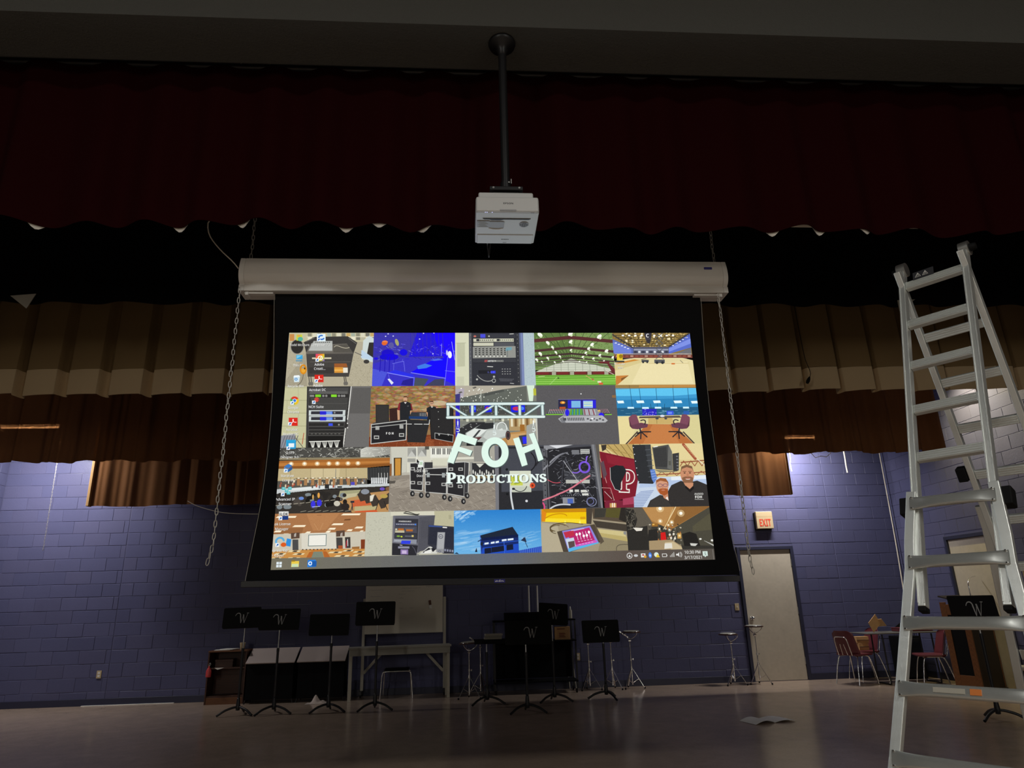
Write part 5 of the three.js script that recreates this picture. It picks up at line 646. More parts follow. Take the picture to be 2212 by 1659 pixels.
// ---------------------------------------------------------------- projection screen, its chains, the projector
const SX0 = -1.3395, SX1 = 1.811, SY0 = 1.624, SY1 = 3.39, SZ = 7.07;
{
  const t = thing('projection_screen', 'lit projection screen in a white ceiling case, showing a desktop collage', 'screen', [0, 0, SZ]);
  // case: an aluminium extrusion with a rounded front and a lip below
  const prof = poly([[-0.11, 0.27], [0.075, 0.27], [0.078, 0.255]]);
  prof.quadraticCurveTo(0.102, 0.20, 0.098, 0.13); prof.quadraticCurveTo(0.09, 0.085, 0.055, 0.062); prof.quadraticCurveTo(0.05, 0.055, 0.062, 0.05); prof.lineTo(0.064, 0.0); prof.lineTo(-0.11, 0.0);
  const L = 3.80, cx = 0.207, y0 = 3.716;
  const ext = (len, x) => extr(prof, len).rotateY(-Math.PI / 2).scale(1, 1, 1).translate(x + len / 2, y0, 0);
  const shell = extr(prof, L).applyMatrix4(new THREE.Matrix4().makeBasis(V(0, 0, 1), V(0, 1, 0), V(1, 0, 0))).translate(cx - L / 2, y0, 0);
  // basis flip turns faces inside out: rebuild winding
  flip(shell);
  part('case', shell, M.whiteCase, t);
  for (const s of [-1, 1]) {
    const cap = extr(prof, 0.03, 0.006).applyMatrix4(new THREE.Matrix4().makeBasis(V(0, 0, 1), V(0, 1, 0), V(1, 0, 0))).translate(cx + s * (L / 2 + 0.022) - 0.015, y0, 0); flip(cap);
    part('end_cap', cap, M.white, t);
    parts('bracket', [rbx(cx + s * (L / 2 - 0.02) - 0.012, y0 - 0.03, -0.02, cx + s * (L / 2 - 0.02) + 0.012, y0 - 0.002, 0.05, 0.004), rbx(cx + s * (L / 2 - 0.12) - 0.12, y0 - 0.018, 0.0, cx + s * (L / 2 - 0.12) + 0.1, y0 - 0.004, 0.045, 0.004)], M.white, t);
  }
  part('maker_plate', rbx(1.955, 3.905, 0.09, 2.02, 3.925, 0.103, 0.003), M.blueLogo, t, 'small blue plate on the white case');
  // black masking cloth with concave sides, the opening left for the picture surface
  const m = new THREE.Shape(); m.moveTo(-1.47, 3.715); m.quadraticCurveTo(-1.372, 2.65, -1.50, 1.555); m.lineTo(1.975, 1.512); m.quadraticCurveTo(1.862, 2.6, 1.93, 3.715);
  const hole = new THREE.Path(); hole.moveTo(SX0, SY0); hole.lineTo(SX0, SY1); hole.lineTo(SX1, SY1); hole.lineTo(SX1, SY0); m.holes.push(hole);
  part('black_border', extr(m, 0.004).translate(0, 0, -0.002), M.blackMatte, t);
  const map = pictureTexture();
  const q = new THREE.BoxGeometry(SX1 - SX0 + 0.004, SY1 - SY0 + 0.004, 0.004).translate((SX0 + SX1) / 2, (SY0 + SY1) / 2, -0.005);
  const face = [new THREE.MeshStandardMaterial({ color: 0x000000, roughness: 1, emissive: 0xffffff, emissiveMap: map, emissiveIntensity: LIGHTS.screen }), M.blackMatte];
  const o = new THREE.Mesh(q, [face[1], face[1], face[1], face[1], face[0], face[1]]); o.name = 'screen_surface'; o.userData.label = 'bright picture of photographs around a hanging sign'; t.add(o);
  for (const s of [-1, 1]) part('tension_cable', tube([[s < 0 ? -1.475 : 1.935, 3.71, 0.006], [s < 0 ? -1.426 : 1.899, 2.9, 0.006], [s < 0 ? -1.434 : 1.914, 2.2, 0.006], [s < 0 ? -1.505 : 1.98, 1.54, 0.006]], 0.0022, 30, 5), M.grey, t);
  part('weight_bar', rod2([-1.53, 1.533, 0], [1.972, 1.488, 0], 0.042, 0.03), M.blackSteel, t);
  part('logo_plate', [rbx(0.205, 1.500, 0.0155, 0.282, 1.524, 0.019, 0.001)], M.blueLogo, t);
  const p2 = []; for (let i = 0; i < 7; i++) p2.push(rbx(0.213 + i * 0.009, 1.507 + (i % 3) * 0.001, 0.0188, 0.2185 + i * 0.009, 1.5135 + (i % 2) * 0.003, 0.0202, 0.0005)); p2.push(ball(0.247, 1.519, 0.019, 0.003));
  part('logo_letters', p2, M.paper, t);
  areaLight('projection_screen_lamp', lin(0.78, 0.92, 1.0), LIGHTS.screenArea, SX1 - SX0, SY1 - SY0, [(SX0 + SX1) / 2, (SY0 + SY1) / 2, SZ + 0.02], [(SX0 + SX1) / 2, (SY0 + SY1) / 2, SZ + 5]);
}
function flip(g) { const p = g.attributes.position, n = g.attributes.normal; if (g.index) { const a = g.index.array; for (let i = 0; i < a.length; i += 3) [a[i], a[i + 1]] = [a[i + 1], a[i]]; } else for (const at of Object.values(g.attributes)) { const k = at.itemSize, a = at.array; for (let i = 0; i < p.count; i += 3) for (let c = 0; c < k; c++) [a[i * k + c], a[(i + 1) * k + c]] = [a[(i + 1) * k + c], a[i * k + c]]; } g.computeVertexNormals(); return g; }
function rod2(a, b, h, d) { return bar(V(...a), V(...b), h, d, V(0, 1, 0)); }

const linkGeo = (() => { const c = []; for (let i = 0; i < 10; i++) { const a = (i / 10) * Math.PI * 2; c.push(V(0.0095 * Math.sign(Math.cos(a)) * Math.abs(Math.cos(a)) ** 0.8, 0.027 * Math.sin(a), 0)); } return new THREE.TubeGeometry(new THREE.CatmullRomCurve3(c, true), 12, 0.0036, 4, true); })();
function chain(name, label, group, x, yTop, yEnd, z, single, scale = 1, kink = 0, dx = 0) {
  const t = thing(name, label, 'chain', [x, yTop, z], 0, group), n = Math.round((yTop - yEnd) / (0.042 * scale)), joined = [];
  for (let i = 0; i < n; i++) {
    const o = new THREE.Mesh(linkGeo, M.chain); o.position.set((dx * i) / n + rr(-0.002, 0.002) + (i > n - 4 ? kink * (i - n + 4) : 0), -0.042 * scale * (i + 0.5), rr(-0.002, 0.002)); o.rotation.set(0, (i % 2 ? Math.PI / 2 : 0) + 0.5 + rr(-0.35, 0.35), rr(-0.1, 0.1) + (i > n - 4 ? kink * 12 : 0)); o.scale.setScalar(scale); o.castShadow = true;
    if (single) { o.name = 'link'; t.add(o); } else { o.updateMatrix(); joined.push(linkGeo.clone().applyMatrix4(o.matrix)); }
  }
  if (!single) part('links', joined, M.chain, t).userData.kind = 'stuff';
  return t;
}
chain('chain', 'steel chain holding up the left end of the screen case', '', -1.672, CEIL, 3.988, 7.10, false);
chain('chain', 'steel chain holding up the right end of the screen case', '', 2.075, CEIL, 3.988, 7.10, false);
chain('chain', 'loose chain tail dangling beside the left edge of the screen', '', -1.712, 3.72, 1.66, 7.165, true, 1, -0.008);
chain('chain', 'loose chain tail dangling beside the right edge of the screen, down to the door', '', 2.052, 3.70, 1.53, 7.15, true, 1, 0.004, -0.02);
chain('rope_chain', 'pale thin chain dangling before the bright patch of wall at stage left', '', -6.72, CEIL, 2.33, 0.5, false, 0.62, 0, 0.07);
tag(part('cable', tube([[-1.755, 3.91, 7.12], [-1.80, 3.965, 7.13], [-1.90, 4.06, 7.15], [-1.99, 4.18, 7.15], [-2.015, 4.30, 7.15], [-1.99, 4.42, 7.14], [-1.95, 5.2, 7.12], [-1.9, CEIL, 7.1]], 0.005, 60, 6), M.rope), 'thin grey cable looping into the left end of the screen case', 'cable');

{
  const t = thing('projector_mount', 'black ceiling pole with a round flange that carries the projector', 'mount', [0.285, 3.88, 8.136]);
  part('flange', new THREE.LatheGeometry([[0.001, 1.319], [0.095, 1.319], [0.098, 1.305], [0.09, 1.285], [0.05, 1.272], [0.035, 1.24], [0.028, 1.20], [0.001, 1.20]].reverse().map(([x, y]) => new THREE.Vector2(x, y)), 32), M.blackSteel, t);
  part('pole', rod(V(0, 0.09, 0), V(0, 1.22, 0), 0.029, 0.029, 20), M.blackSteel, t);
  part('collar', new THREE.CylinderGeometry(0.036, 0.036, 0.06, 20).translate(0, 0.12, 0), M.blackSteel, t);
  part('screw', [disc(0.02, 0.135, 0.037, 0.006, 0.008, 10), rod(V(0.038, 0.15, 0), V(0.038, 0.185, 0), 0.005)], M.steel, t);
  part('mount_plate', [rbx(-0.11, 0.062, -0.12, 0.11, 0.092, 0.06, 0.006), rbx(-0.085, 0.036, -0.10, 0.085, 0.064, 0.04, 0.006)], M.blackSteel, t);
  parts('bolt', [-0.085, 0.085].map((x) => disc(x, 0.077, 0.062, 0.007, 0.006, 10)), M.steel, t);
}
{
  const t = thing('projector', 'white ultra short throw projector with small blue lights, lens slot facing the screen', 'projector', [0.285, 3.735, 8.06]);
  // side profile (z, y), z forward is toward the hall
  const W = 0.405;
  const side = poly([[0.19, 0.022], [0.178, 0.008], [-0.05, 0.0], [-0.19, 0.0], [-0.2, 0.012], [-0.2, 0.06], [-0.17, 0.125], [0.14, 0.125], [0.18, 0.112], [0.19, 0.10]]);
  const body = extr(side, W - 0.012, 0.006).applyMatrix4(new THREE.Matrix4().makeBasis(V(0, 0, 1), V(0, 1, 0), V(1, 0, 0))).translate(-W / 2 + 0.006, 0, 0); flip(body);
  part('body', body, M.plastic, t);
  part('front_cover', rbx(-W / 2 + 0.002, 0.008, 0.175, W / 2 - 0.002, 0.116, 0.197, 0.012, 3), M.plastic, t);
  part('top_cover', rbx(-W / 2 + 0.018, 0.118, -0.16, W / 2 - 0.03, 0.174, 0.16, 0.012, 3), M.plastic, t);
  part('logo', text3('EPSON', 0.011, 0.0008, 1.35).translate(0.005, 0.067, 0.1968), M.ink, t);
  part('latch', rbx(-0.05, 0.012, 0.195, 0.055, 0.022, 0.2, 0.002), M.plasticDark, t);
  const under = (g) => g.rotateX(Math.PI / 2);                       // drawn face up, turned to face the floor
  part('lens_slot', under(extr(poly([[-0.158, 0.118], [0.155, 0.118], [0.142, 0.108], [-0.02, 0.108], [-0.04, 0.098], [-0.10, 0.098], [-0.115, 0.108], [-0.146, 0.108]]), 0.003)).scale(1, 1, 1).translate(0, 0.0045, 0), M.ink, t);
  part('lens_window', under(extr(roundRect(0.10, 0.075, 0.01), 0.002)).translate(-0.065, 0.002, 0.045), M.plasticDark, t);
  part('window_lip', tube([[-0.115, -0.001, 0.006], [-0.09, -0.002, -0.003], [-0.05, -0.002, -0.005], [-0.02, -0.001, 0.006]], 0.004, 16, 6), M.white, t);
  part('speaker_grille', [under(extr(new THREE.Shape().absarc(0, 0, 0.031, 0, Math.PI * 2), 0.002)).translate(0.115, 0.002, 0.05)], M.plasticDark, t);
  const dots = []; for (let i = -4; i <= 4; i++) for (let j = -4; j <= 4; j++) if (i * i + j * j < 18) dots.push(new THREE.CylinderGeometry(0.002, 0.002, 0.002, 6).translate(0.115 + i * 0.0065, -0.0006, 0.05 + j * 0.0065));
  part('grille_holes', dots, M.ink, t);
  part('rating_label', under(extr(roundRect(0.085, 0.075, 0.004), 0.0016)).translate(-0.152, 0.0012, 0.052), M.plasticDark, t);
  const lines = []; for (let i = 0; i < 8; i++) lines.push(rbx(-0.188 + (i % 3) * 0.006, -0.0012, 0.018 + i * 0.0088, -0.118 - (i % 4) * 0.007, -0.0002, 0.0215 + i * 0.0088, 0.0004)); part('label_print', lines, M.grey, t);
  part('bottom_cover', rbx(-W / 2 + 0.012, -0.006, -0.19, W / 2 - 0.014, 0.004, -0.075, 0.004), M.plastic, t);
  part('logo', text3('EPSON', 0.009, 0.0008, 1.3).rotateX(Math.PI / 2).translate(0, -0.0062, -0.13), M.ink, t);
  part('logo', text3('laser', 0.006, 0.0008, 1.3).rotateX(Math.PI / 2).translate(0, -0.0062, -0.172), M.ink, t);
  const led = new THREE.MeshStandardMaterial({ color: 0xffffff, emissive: lin(0.45, 0.5, 1), emissiveIntensity: 1.6 });
  for (const x of [-0.142, -0.131, -0.098]) part('status_light', ball(x, 0.010, 0.184, 0.0035), led, t);
  part('wifi_badge', rbx(0.148, 0.006, 0.176, 0.172, 0.009, 0.186, 0.001), M.plasticDark, t);
  part('side_vent', Array.from({ length: 9 }, (_, i) => rbx(-W / 2 - 0.0005, 0.02 + i * 0.009, -0.15, -W / 2 + 0.002, 0.024 + i * 0.009, 0.1, 0.0004)), M.plasticDark, t);
  part('power_cable', tube([[-0.115, 0.03, -0.2], [-0.115, 0.02, -0.26], [-0.105, -0.04, -0.30], [-0.10, 0.0, -0.36], [-0.08, 0.12, -0.25], [-0.02, 0.16, -0.10]], 0.005, 30, 6), M.blackSteel, t);
}

// ---------------------------------------------------------------- ladder
{
  const A = V(2.8252, 3.2159, 8.2758), psi = -0.941, th = 0.341, thb = 0.408, w = 0.314, S = 0.305;
  const u = V(Math.cos(psi), 0, -Math.sin(psi)), n = V(Math.sin(psi), 0, Math.cos(psi));
  const d = V(0, -Math.cos(th), 0).addScaledVector(n, Math.sin(th)), db = V(0, -Math.cos(thb), 0).addScaledVector(n, -Math.sin(thb));
  const fr = n.clone().addScaledVector(V(0, 1, 0), Math.tan(th)).normalize();      // out of the front frame
  const bk = n.clone().multiplyScalar(-1).addScaledVector(V(0, 1, 0), Math.tan(thb)).normalize();
  const apex = A.clone().addScaledVector(d, -S * 0.35);
  const F = (i, a, o = 0) => A.clone().addScaledVector(d, S * i).addScaledVector(u, a).addScaledVector(fr, o);
  const B = (i, a, o = 0) => A.clone().addScaledVector(db, S * (i + 0.129)).addScaledVector(u, a).addScaledVector(bk, o);
  const t = thing('ladder', 'tall aluminium folding ladder standing open at the right', 'ladder', [0, 0, 0]);
  const flare = (i) => [0.004, 0.004, 0.004, 0.004, 0.004, 0.004, 0.028, 0.065, 0.103, 0.143, 0.183, 0.215][Math.max(0, Math.min(11, Math.floor(i)))] + (i > 5 ? (i - Math.floor(i)) * 0.038 : 0);
  const foot = 12.1;
  for (const s of [0, 1]) {
    const at = (i, e) => (s ? w + 0.024 + e : -0.024 - e);
    part('inner_rail', [bar(F(-0.55, at(0, 0)), F(6.7, at(0, 0)), 0.036, 0.05, u), ...[0.014, -0.014].map((k) => bar(F(-0.5, at(0, 0) + k, 0.026), F(6.65, at(0, 0) + k, 0.026), 0.006, 0.006, u))], M.alu, t);
    const pts = [4.72, 5.6, 6.1, 7, 8, 9, 10, 11, foot - 0.1]; const segs = [];
    for (let k = 0; k < pts.length - 1; k++) segs.push(bar(F(pts[k] - 0.01, at(0, flare(pts[k]) + (s ? 0.006 : 0.006)), 0.03), F(pts[k + 1] + 0.01, at(0, flare(pts[k + 1]) + 0.006), 0.03), 0.048, 0.034, u));
    part('outer_rail', segs, M.alu, t);
    part('rail_plug', bar(F(6.7, at(0, 0)), F(6.78, at(0, 0)), 0.038, 0.052, u), M.black, t);
    part('rubber_foot', bar(F(foot - 0.12, at(0, flare(foot - 0.1) + 0.006), 0.03), F(foot, at(0, flare(foot) + 0.006), 0.03), 0.058, 0.06, u), M.black, t);
    part('rear_rail', [bar(B(-0.5, at(0, 0)), B(7.6, at(0, 0)), 0.036, 0.05, u)], M.alu, t);
    const seg2 = []; for (let k = 0; k < pts.length - 2; k++) { const p = pts[k + 1] - 0.9, q = pts[k + 2] - 0.9; seg2.push(bar(B(p - 0.01, at(0, flare(p + 0.9) + 0.006), 0.03), B(Math.min(q, 11.0) + 0.01, at(0, flare(q + 0.9) + 0.006), 0.03), 0.048, 0.034, u)); }
    part('rear_outer_rail', seg2, M.alu, t);
    part('rubber_foot', bar(B(10.95, at(0, flare(11.4) + 0.006), 0.03), B(11.2, at(0, flare(11.6) + 0.006), 0.03), 0.058, 0.06, u), M.black, t);
    const hc = F(-0.5, at(0, 0.0), -0.005), hinge = rod(hc.clone().addScaledVector(u, -0.026), hc.clone().addScaledVector(u, 0.026), 0.046, 0.046, 24);
    const h = part('hinge', hinge, M.steel, t);
    part('hinge_knob', rod(hc.clone().addScaledVector(u, s ? 0.028 : -0.028), hc.clone().addScaledVector(u, s ? 0.06 : -0.06), 0.026, 0.02, 16), M.black, h);
    const kc = F(4.95, at(0, 0.05), 0.0), kb = B(3.95, at(0, 0.05), 0.0);
    part('lock_knob', bar(kc.clone().addScaledVector(d, -0.048), kc.clone().addScaledVector(d, 0.048), 0.055, 0.07, u), M.black, t);
    part('lock_knob', bar(kb.clone().addScaledVector(db, -0.045), kb.clone().addScaledVector(db, 0.045), 0.055, 0.07, u), M.black, t);
  }
  for (let i = 0; i < 5 - 0.5; i++) {                                   // flat ribbed treads of the inner frames
    part('rung', [bar(F(i, -0.005), F(i, w + 0.005), 0.056, 0.034, d), ...[-0.02, -0.007, 0.007, 0.02].map((k) => bar(F(i, 0, 0.018).addScaledVector(d, k), F(i, w, 0.018).addScaledVector(d, k), 0.007, 0.007, d))], M.alu, t);
  }
  for (let i = 1; i < 8; i++) part('rear_rung', [bar(B(i - 0.0, -0.005), B(i - 0.0, w + 0.005), 0.056, 0.034, db), ...[-0.02, -0.007, 0.007, 0.02].map((k) => bar(B(i, 0, -0.018).addScaledVector(db, k), B(i, w, -0.018).addScaledVector(db, k), 0.007, 0.007, db))], M.alu, t);
  const flat = (i, P, dir, out) => {                                         // tube rung with flattened, riveted ends
    const e = flare(i) + 0.006, a = -0.03 - e, b = w + 0.03 + e, L = b - a, rows = [0, 0.028, 0.06, 0.1, 0.16], rad = [[0.035, 0.004], [0.0345, 0.005], [0.032, 0.010], [0.030, 0.015], [0.029, 0.0175]], sec = [];
    const all = [...rows.map((r, k) => [r, rad[k]]), ...rows.slice().reverse().map((r, k) => [L - r, rad[4 - k]])];
    const c0 = P(i, 0, 0.052), N = 16, pos = [], idx = [];
    for (const [r, [hh, dd]] of all) for (let k = 0; k < N; k++) { const q = (k / N) * Math.PI * 2, cs = Math.cos(q), sn = Math.sin(q), v = c0.clone().addScaledVector(u, a + r).addScaledVector(dir, hh * Math.sign(cs) * Math.abs(cs) ** 0.6).addScaledVector(out, dd * Math.sign(sn) * Math.abs(sn) ** 0.6); pos.push(v.x, v.y, v.z); }
    for (let j = 0; j < all.length - 1; j++) for (let k = 0; k < N; k++) { const p = j * N + k, q = j * N + ((k + 1) % N); idx.push(p, q, p + N, q, q + N, p + N); }
    const g = new THREE.BufferGeometry(); g.setAttribute('position', new THREE.Float32BufferAttribute(pos, 3)); g.setAttribute('uv', new THREE.Float32BufferAttribute(new Float32Array((pos.length / 3) * 2), 2)); g.setIndex(idx); g.computeVertexNormals();
    const o = part(P === F ? 'rung' : 'rear_rung', g, M.aluFlat, t);
    const riv = []; for (const x of [a + 0.011, b - 0.011]) for (const k of [-0.03, 0.03]) { const c = P(i, x, 0.057).addScaledVector(dir, k); riv.push(rod(c, c.clone().addScaledVector(out, 0.006), 0.006, 0.004, 10)); }
    parts('rivet', riv, M.chrome, o); return o;
  };
  for (let i = 5; i < 12; i++) flat(i - 0.0 === 5 ? 4.95 : i, F, d, fr);
  for (let i = 8; i < 11; i++) flat(i, B, db, bk);
  const lab = part('warning_label', bar(F(-0.16, 0.045, 0.022), F(-0.16, 0.165, 0.022), 0.06, 0.004, d), M.ink, t, 'black label with two white pyramid signs');
  for (const x of [0.075, 0.118]) { const c = (a, b) => F(-0.16, x + a, 0.0255).addScaledVector(d, b); part('pyramid_sign', [[-0.016, 0.014, 0, -0.018], [-0.006, 0.014, 0, -0.018], [0.006, 0.014, 0, -0.018], [0.016, 0.014, 0, -0.018], [-0.016, 0.014, 0.016, 0.014]].map(([p, q, r, s]) => bar(c(p, q), c(r, s), 0.002, 0.001, u)), M.paper, lab); }
  part('sticker', bar(F(8, 0.17, 0.071), F(8, 0.215, 0.071), 0.026, 0.003, d), M.orangeTag, t, 'orange maker sticker on a rung');
  part('sticker', bar(F(8, 0.02, 0.071), F(8, 0.15, 0.071), 0.022, 0.002, d), M.greyPale, t, 'worn grey sticker on a rung');
}

// ---------------------------------------------------------------- music stands
function wMark(size) {                                    // a script W with a flourish, cut from thin sheet
  const st = (x0, y0, x1, y1, w0, w1) => poly([[x0 - w0, y0], [x0 + w0, y0], [x1 + w1, y1], [x1 - w1, y1]]);
  const sw = new THREE.Shape(); sw.moveTo(-0.02, 0.60); sw.quadraticCurveTo(0.08, 0.82, 0.24, 0.78); sw.quadraticCurveTo(0.34, 0.74, 0.36, 0.60); sw.lineTo(0.43, 0.60); sw.quadraticCurveTo(0.40, 0.84, 0.24, 0.85); sw.quadraticCurveTo(0.04, 0.88, -0.06, 0.60);
  const s = [sw, st(0.38, 0.62, 0.46, 0, 0.045, 0.02), st(0.46, 0, 0.64, 0.70, 0.018, 0.012), st(0.62, 0.70, 0.73, 0, 0.05, 0.02), st(0.73, 0, 0.98, 0.80, 0.018, 0.014), st(0.90, 0.80, 1.08, 0.80, 0.02, 0.0)];
  s.push(poly([[0.88, 0.79], [1.08, 0.79], [1.06, 0.83], [0.90, 0.83]]));
  s.splice(5, 1);
  return s.map((q) => extr(q, 0.0012).translate(-0.5, -0.4, 0).scale(size, size, 1));
}
function musicStand(o) {
  const t = thing('music_stand', o.label, 'music stand', [o.x, 0, o.z], o.turn || 0, 'black music stands on the stage');
  const legR = o.legR || 0.27, top = o.dy;
  for (let k = 0; k < 3; k++) {
    const a = (o.legTurn || 0.5) + (k * 2 * Math.PI) / 3, c = Math.cos(a), s = Math.sin(a);
    part('leg', tube([[c * 0.012, 0.105, s * 0.012], [c * 0.07, 0.10, s * 0.07], [c * legR * 0.62, 0.072, s * legR * 0.62], [c * legR * 0.9, 0.03, s * legR * 0.9], [c * legR, 0.016, s * legR]], 0.0150, 16, 8), M.blackSteel, t);
  }
  part('hub', new THREE.LatheGeometry([[0.001, 0.06], [0.026, 0.065], [0.03, 0.11], [0.022, 0.20], [0.017, 0.22], [0.001, 0.22]].map(([x, y]) => new THREE.Vector2(x, y)), 16), M.blackSteel, t);
  part('lower_tube', rod(V(0, 0.18, 0), V(0, o.sleeve || 0.85, 0), 0.0165, 0.0165, 14), M.blackSteel, t);
  part('collar', new THREE.CylinderGeometry(0.019, 0.019, 0.05, 14).translate(0, (o.sleeve || 0.85) - 0.01, 0), M.blackSteel, t);
  part('upper_tube', rod(V(0, (o.sleeve || 0.85), 0), V(0, top - 0.02, -0.012), 0.009, 0.009, 12), M.steel, t);
  const dsk = new THREE.Group(); dsk.name = 'desk'; t.add(dsk);
  dsk.position.set(o.dx || 0, top, o.dz ?? 0.012); dsk.rotation.set(o.tilt ?? -0.16, o.yaw || 0, o.roll || 0);
  const W = o.w || 0.56, H = o.h || 0.29;
  part('plate', extr(roundRect(W - 0.004, H - 0.004, 0.022), 0.002, 0.002).translate(0, 0, -0.002), M.black, dsk);
  part('ledge', rbx(-W / 2 + 0.01, -H / 2 - 0.003, -0.052, W / 2 - 0.01, -H / 2 + 0.003, 0.0, 0.002), M.black, dsk);
  part('tilt_clamp', [rbx(-0.035, -0.05, -0.03, 0.035, 0.05, -0.003, 0.006)], M.blackSteel, dsk);
  if (o.mark) part('letter_mark', wMark(o.markSize || 0.165).map((g) => g.translate(o.markX ?? 0.0, o.markY ?? -0.01, 0.0022)), M.mark, dsk, 'pale script letter W');
  return t;
}
musicStand({ x: -3.09, z: 1.63, dx: -0.05, dy: 1.262, w: 0.52, h: 0.275, roll: 0.012, mark: 1, markX: 0.0, sleeve: 0.84, legTurn: 0.55, label: 'leftmost music stand with a W, in front of the wooden bookcase' });
musicStand({ x: -2.60, z: 1.67, dy: 1.228, w: 0.565, h: 0.28, roll: -0.01, mark: 1, dz: 0.03, sleeve: 0.83, legTurn: 0.35, label: 'second music stand from the left with a W, before the pinkish desk top' });
musicStand({ x: -1.87, z: 1.67, dx: -0.04, dy: 1.135, w: 0.56, h: 0.285, roll: -0.01, tilt: -0.1, sleeve: 0.87, legTurn: 0.45, label: 'plain music stand without a letter, third from the left' });
musicStand({ x: -1.24, z: 1.67, dx: -0.03, dy: 1.27, w: 0.56, h: 0.32, roll: -0.008, mark: 1, tilt: -0.1, sleeve: 0.88, legTurn: 0.4, label: 'music stand with a W standing in front of the whiteboard' });
musicStand({ x: 0.31, z: 1.5, dx: 0.06, dy: 0.862, w: 0.50, h: 0.32, tilt: -Math.PI / 2, sleeve: 0.68, legTurn: 0.4, label: 'low music stand with its desk folded flat, beside the chrome drum stands' });
musicStand({ x: 0.80, z: 2.42, dx: 0.04, dy: 0.985, w: 0.63, h: 0.30, mark: 1, markX: 0.03, sleeve: 0.72, legTurn: 0.5, label: 'nearest music stand in the dark middle, in front of the equipment cart' });
musicStand({ x: 1.27, z: 1.5, dx: 0.03, dy: 1.19, w: 0.45, h: 0.30, yaw: 0.2, mark: 1, roll: -0.05, sleeve: 0.80, legTurn: 0.45, label: 'tall music stand with a W above the cardboard box' });
musicStand({ x: 2.03, z: 1.42, dx: -0.03, dy: 0.93, w: 0.555, h: 0.31, mark: 1, sleeve: 0.74, legTurn: 1.2, label: 'music stand with a W standing alone before the chrome cymbal stands' });
musicStand({ x: 5.82, z: 4.2, dx: -0.03, dy: 1.165, w: 0.57, h: 0.285, roll: -0.01, mark: 1, markSize: 0.19, markX: 0.02, tilt: -0.12, sleeve: 0.88, legTurn: 2.75, label: 'music stand with a W in front of the wooden lectern' });

// ---------------------------------------------------------------- chrome stands
function drumStand(o) {
  const t = thing('drum_stand', o.label, 'stand', [o.x, 0, o.z], o.turn || 0, 'chrome drum stands along the back wall');
  for (let k = 0; k < 3; k++) {
    const a = (o.legTurn || 0.3) + (k * 2 * Math.PI) / 3, c = Math.cos(a), s = Math.sin(a);
    const lg = part('leg', [bar(V(c * 0.016, 0.30, s * 0.016), V(c * 0.185, 0.02, s * 0.185), 0.016, 0.005, V(-s, 0, c)), bar(V(c * 0.012, 0.09, s * 0.012), V(c * 0.108, 0.148, s * 0.108), 0.012, 0.004, V(-s, 0, c))], M.chrome, t);
    part('rubber_foot', ball(c * 0.19, 0.0145, s * 0.19, 0.0145), M.black, lg);
  }
  const h = o.h;
  part('pole', [rod(V(0, 0.06, 0), V(0, h * 0.62, 0), 0.011, 0.011, 12), rod(V(0, h * 0.55, 0), V(0, h, 0), 0.0078, 0.0078, 12)], M.chrome, t);
  part('collar', [rod(V(0, 0.285, 0), V(0, 0.325, 0), 0.018, 0.018, 12), rod(V(0, h * 0.59, 0), V(0, h * 0.63, 0), 0.016, 0.016, 12)], M.chrome, t);
  part('wing_nut', [rod(V(0, h * 0.61, 0), V(0.035, h * 0.61, 0.0), 0.004), rbx(0.03, h * 0.61 - 0.014, -0.003, 0.042, h * 0.61 + 0.014, 0.003, 0.002)], M.chrome, t);
  part('tilter', [rod(V(-0.02, h, 0), V(0.02, h, 0), 0.016, 0.016, 14), rod(V(0, h, 0), V(0, h + 0.05, 0), 0.006)], M.chrome, t);
  if (o.cradle) for (let k = 0; k < 3; k++) {
    const a = 0.2 + (k * 2 * Math.PI) / 3, c = Math.cos(a), s = Math.sin(a);
    part('cradle_arm', tube([[0, h + 0.02, 0], [c * 0.06, h + 0.045, s * 0.06], [c * 0.11, h + 0.085, s * 0.11], [c * 0.125, h + 0.12, s * 0.125]], 0.006, 12, 6), M.chrome, t);
  }
  if (o.pad) {
    const g = new THREE.Group(); g.name = 'pad'; g.position.set(o.padX || 0, h + 0.125, 0); g.rotation.set(0.03, 0, o.padTilt || 0); t.add(g);
    part('pad_base', new THREE.CylinderGeometry(0.15, 0.15, 0.014, 32).translate(0, 0.007, 0), M.walnut, g);
    part('pad_rubber', new THREE.CylinderGeometry(0.125, 0.125, 0.012, 32).translate(0, 0.02, 0), M.grey, g);
    part('pad_rim', new THREE.TorusGeometry(0.135, 0.005, 6, 32).rotateX(Math.PI / 2).translate(0, 0.018, 0), M.chrome, g);
  }
  if (o.boom) part('boom_clip', [bar(V(-0.17, h + 0.15, 0), V(-0.02, h + 0.05, 0), 0.02, 0.012, V(0, 1, 0)), rod(V(-0.12, h + 0.13, 0), V(-0.13, h + 0.09, 0.02), 0.008)], M.chrome, t);
  return t;
}
drumStand({ x: 0.06, z: 0.80, h: 0.655, cradle: 1, pad: 1, padTilt: 0.06, legTurn: 0.5, label: 'leftmost chrome drum stand with a pad, right of the white table' });
drumStand({ x: 0.24, z: 0.40, h: 0.70, boom: 1, legTurn: 1.3, label: 'thin chrome stand with a bare clip, close behind the leftmost drum stand' });
drumStand({ x: 1.99, z: 0.30, h: 0.69, legTurn: 0.4, label: 'bare chrome stand left of the lone music stand' });
drumStand({ x: 2.36, z: 0.30, h: 0.71, legTurn: 0.9, label: 'bare chrome stand just right of the lone music stand pole' });
drumStand({ x: 2.68, z: 0.30, h: 0.72, cradle: 1, pad: 1, boom: 1, padX: 0.04, legTurn: 0.35, label: 'chrome drum stand with a pad, between the lone music stand and the door' });
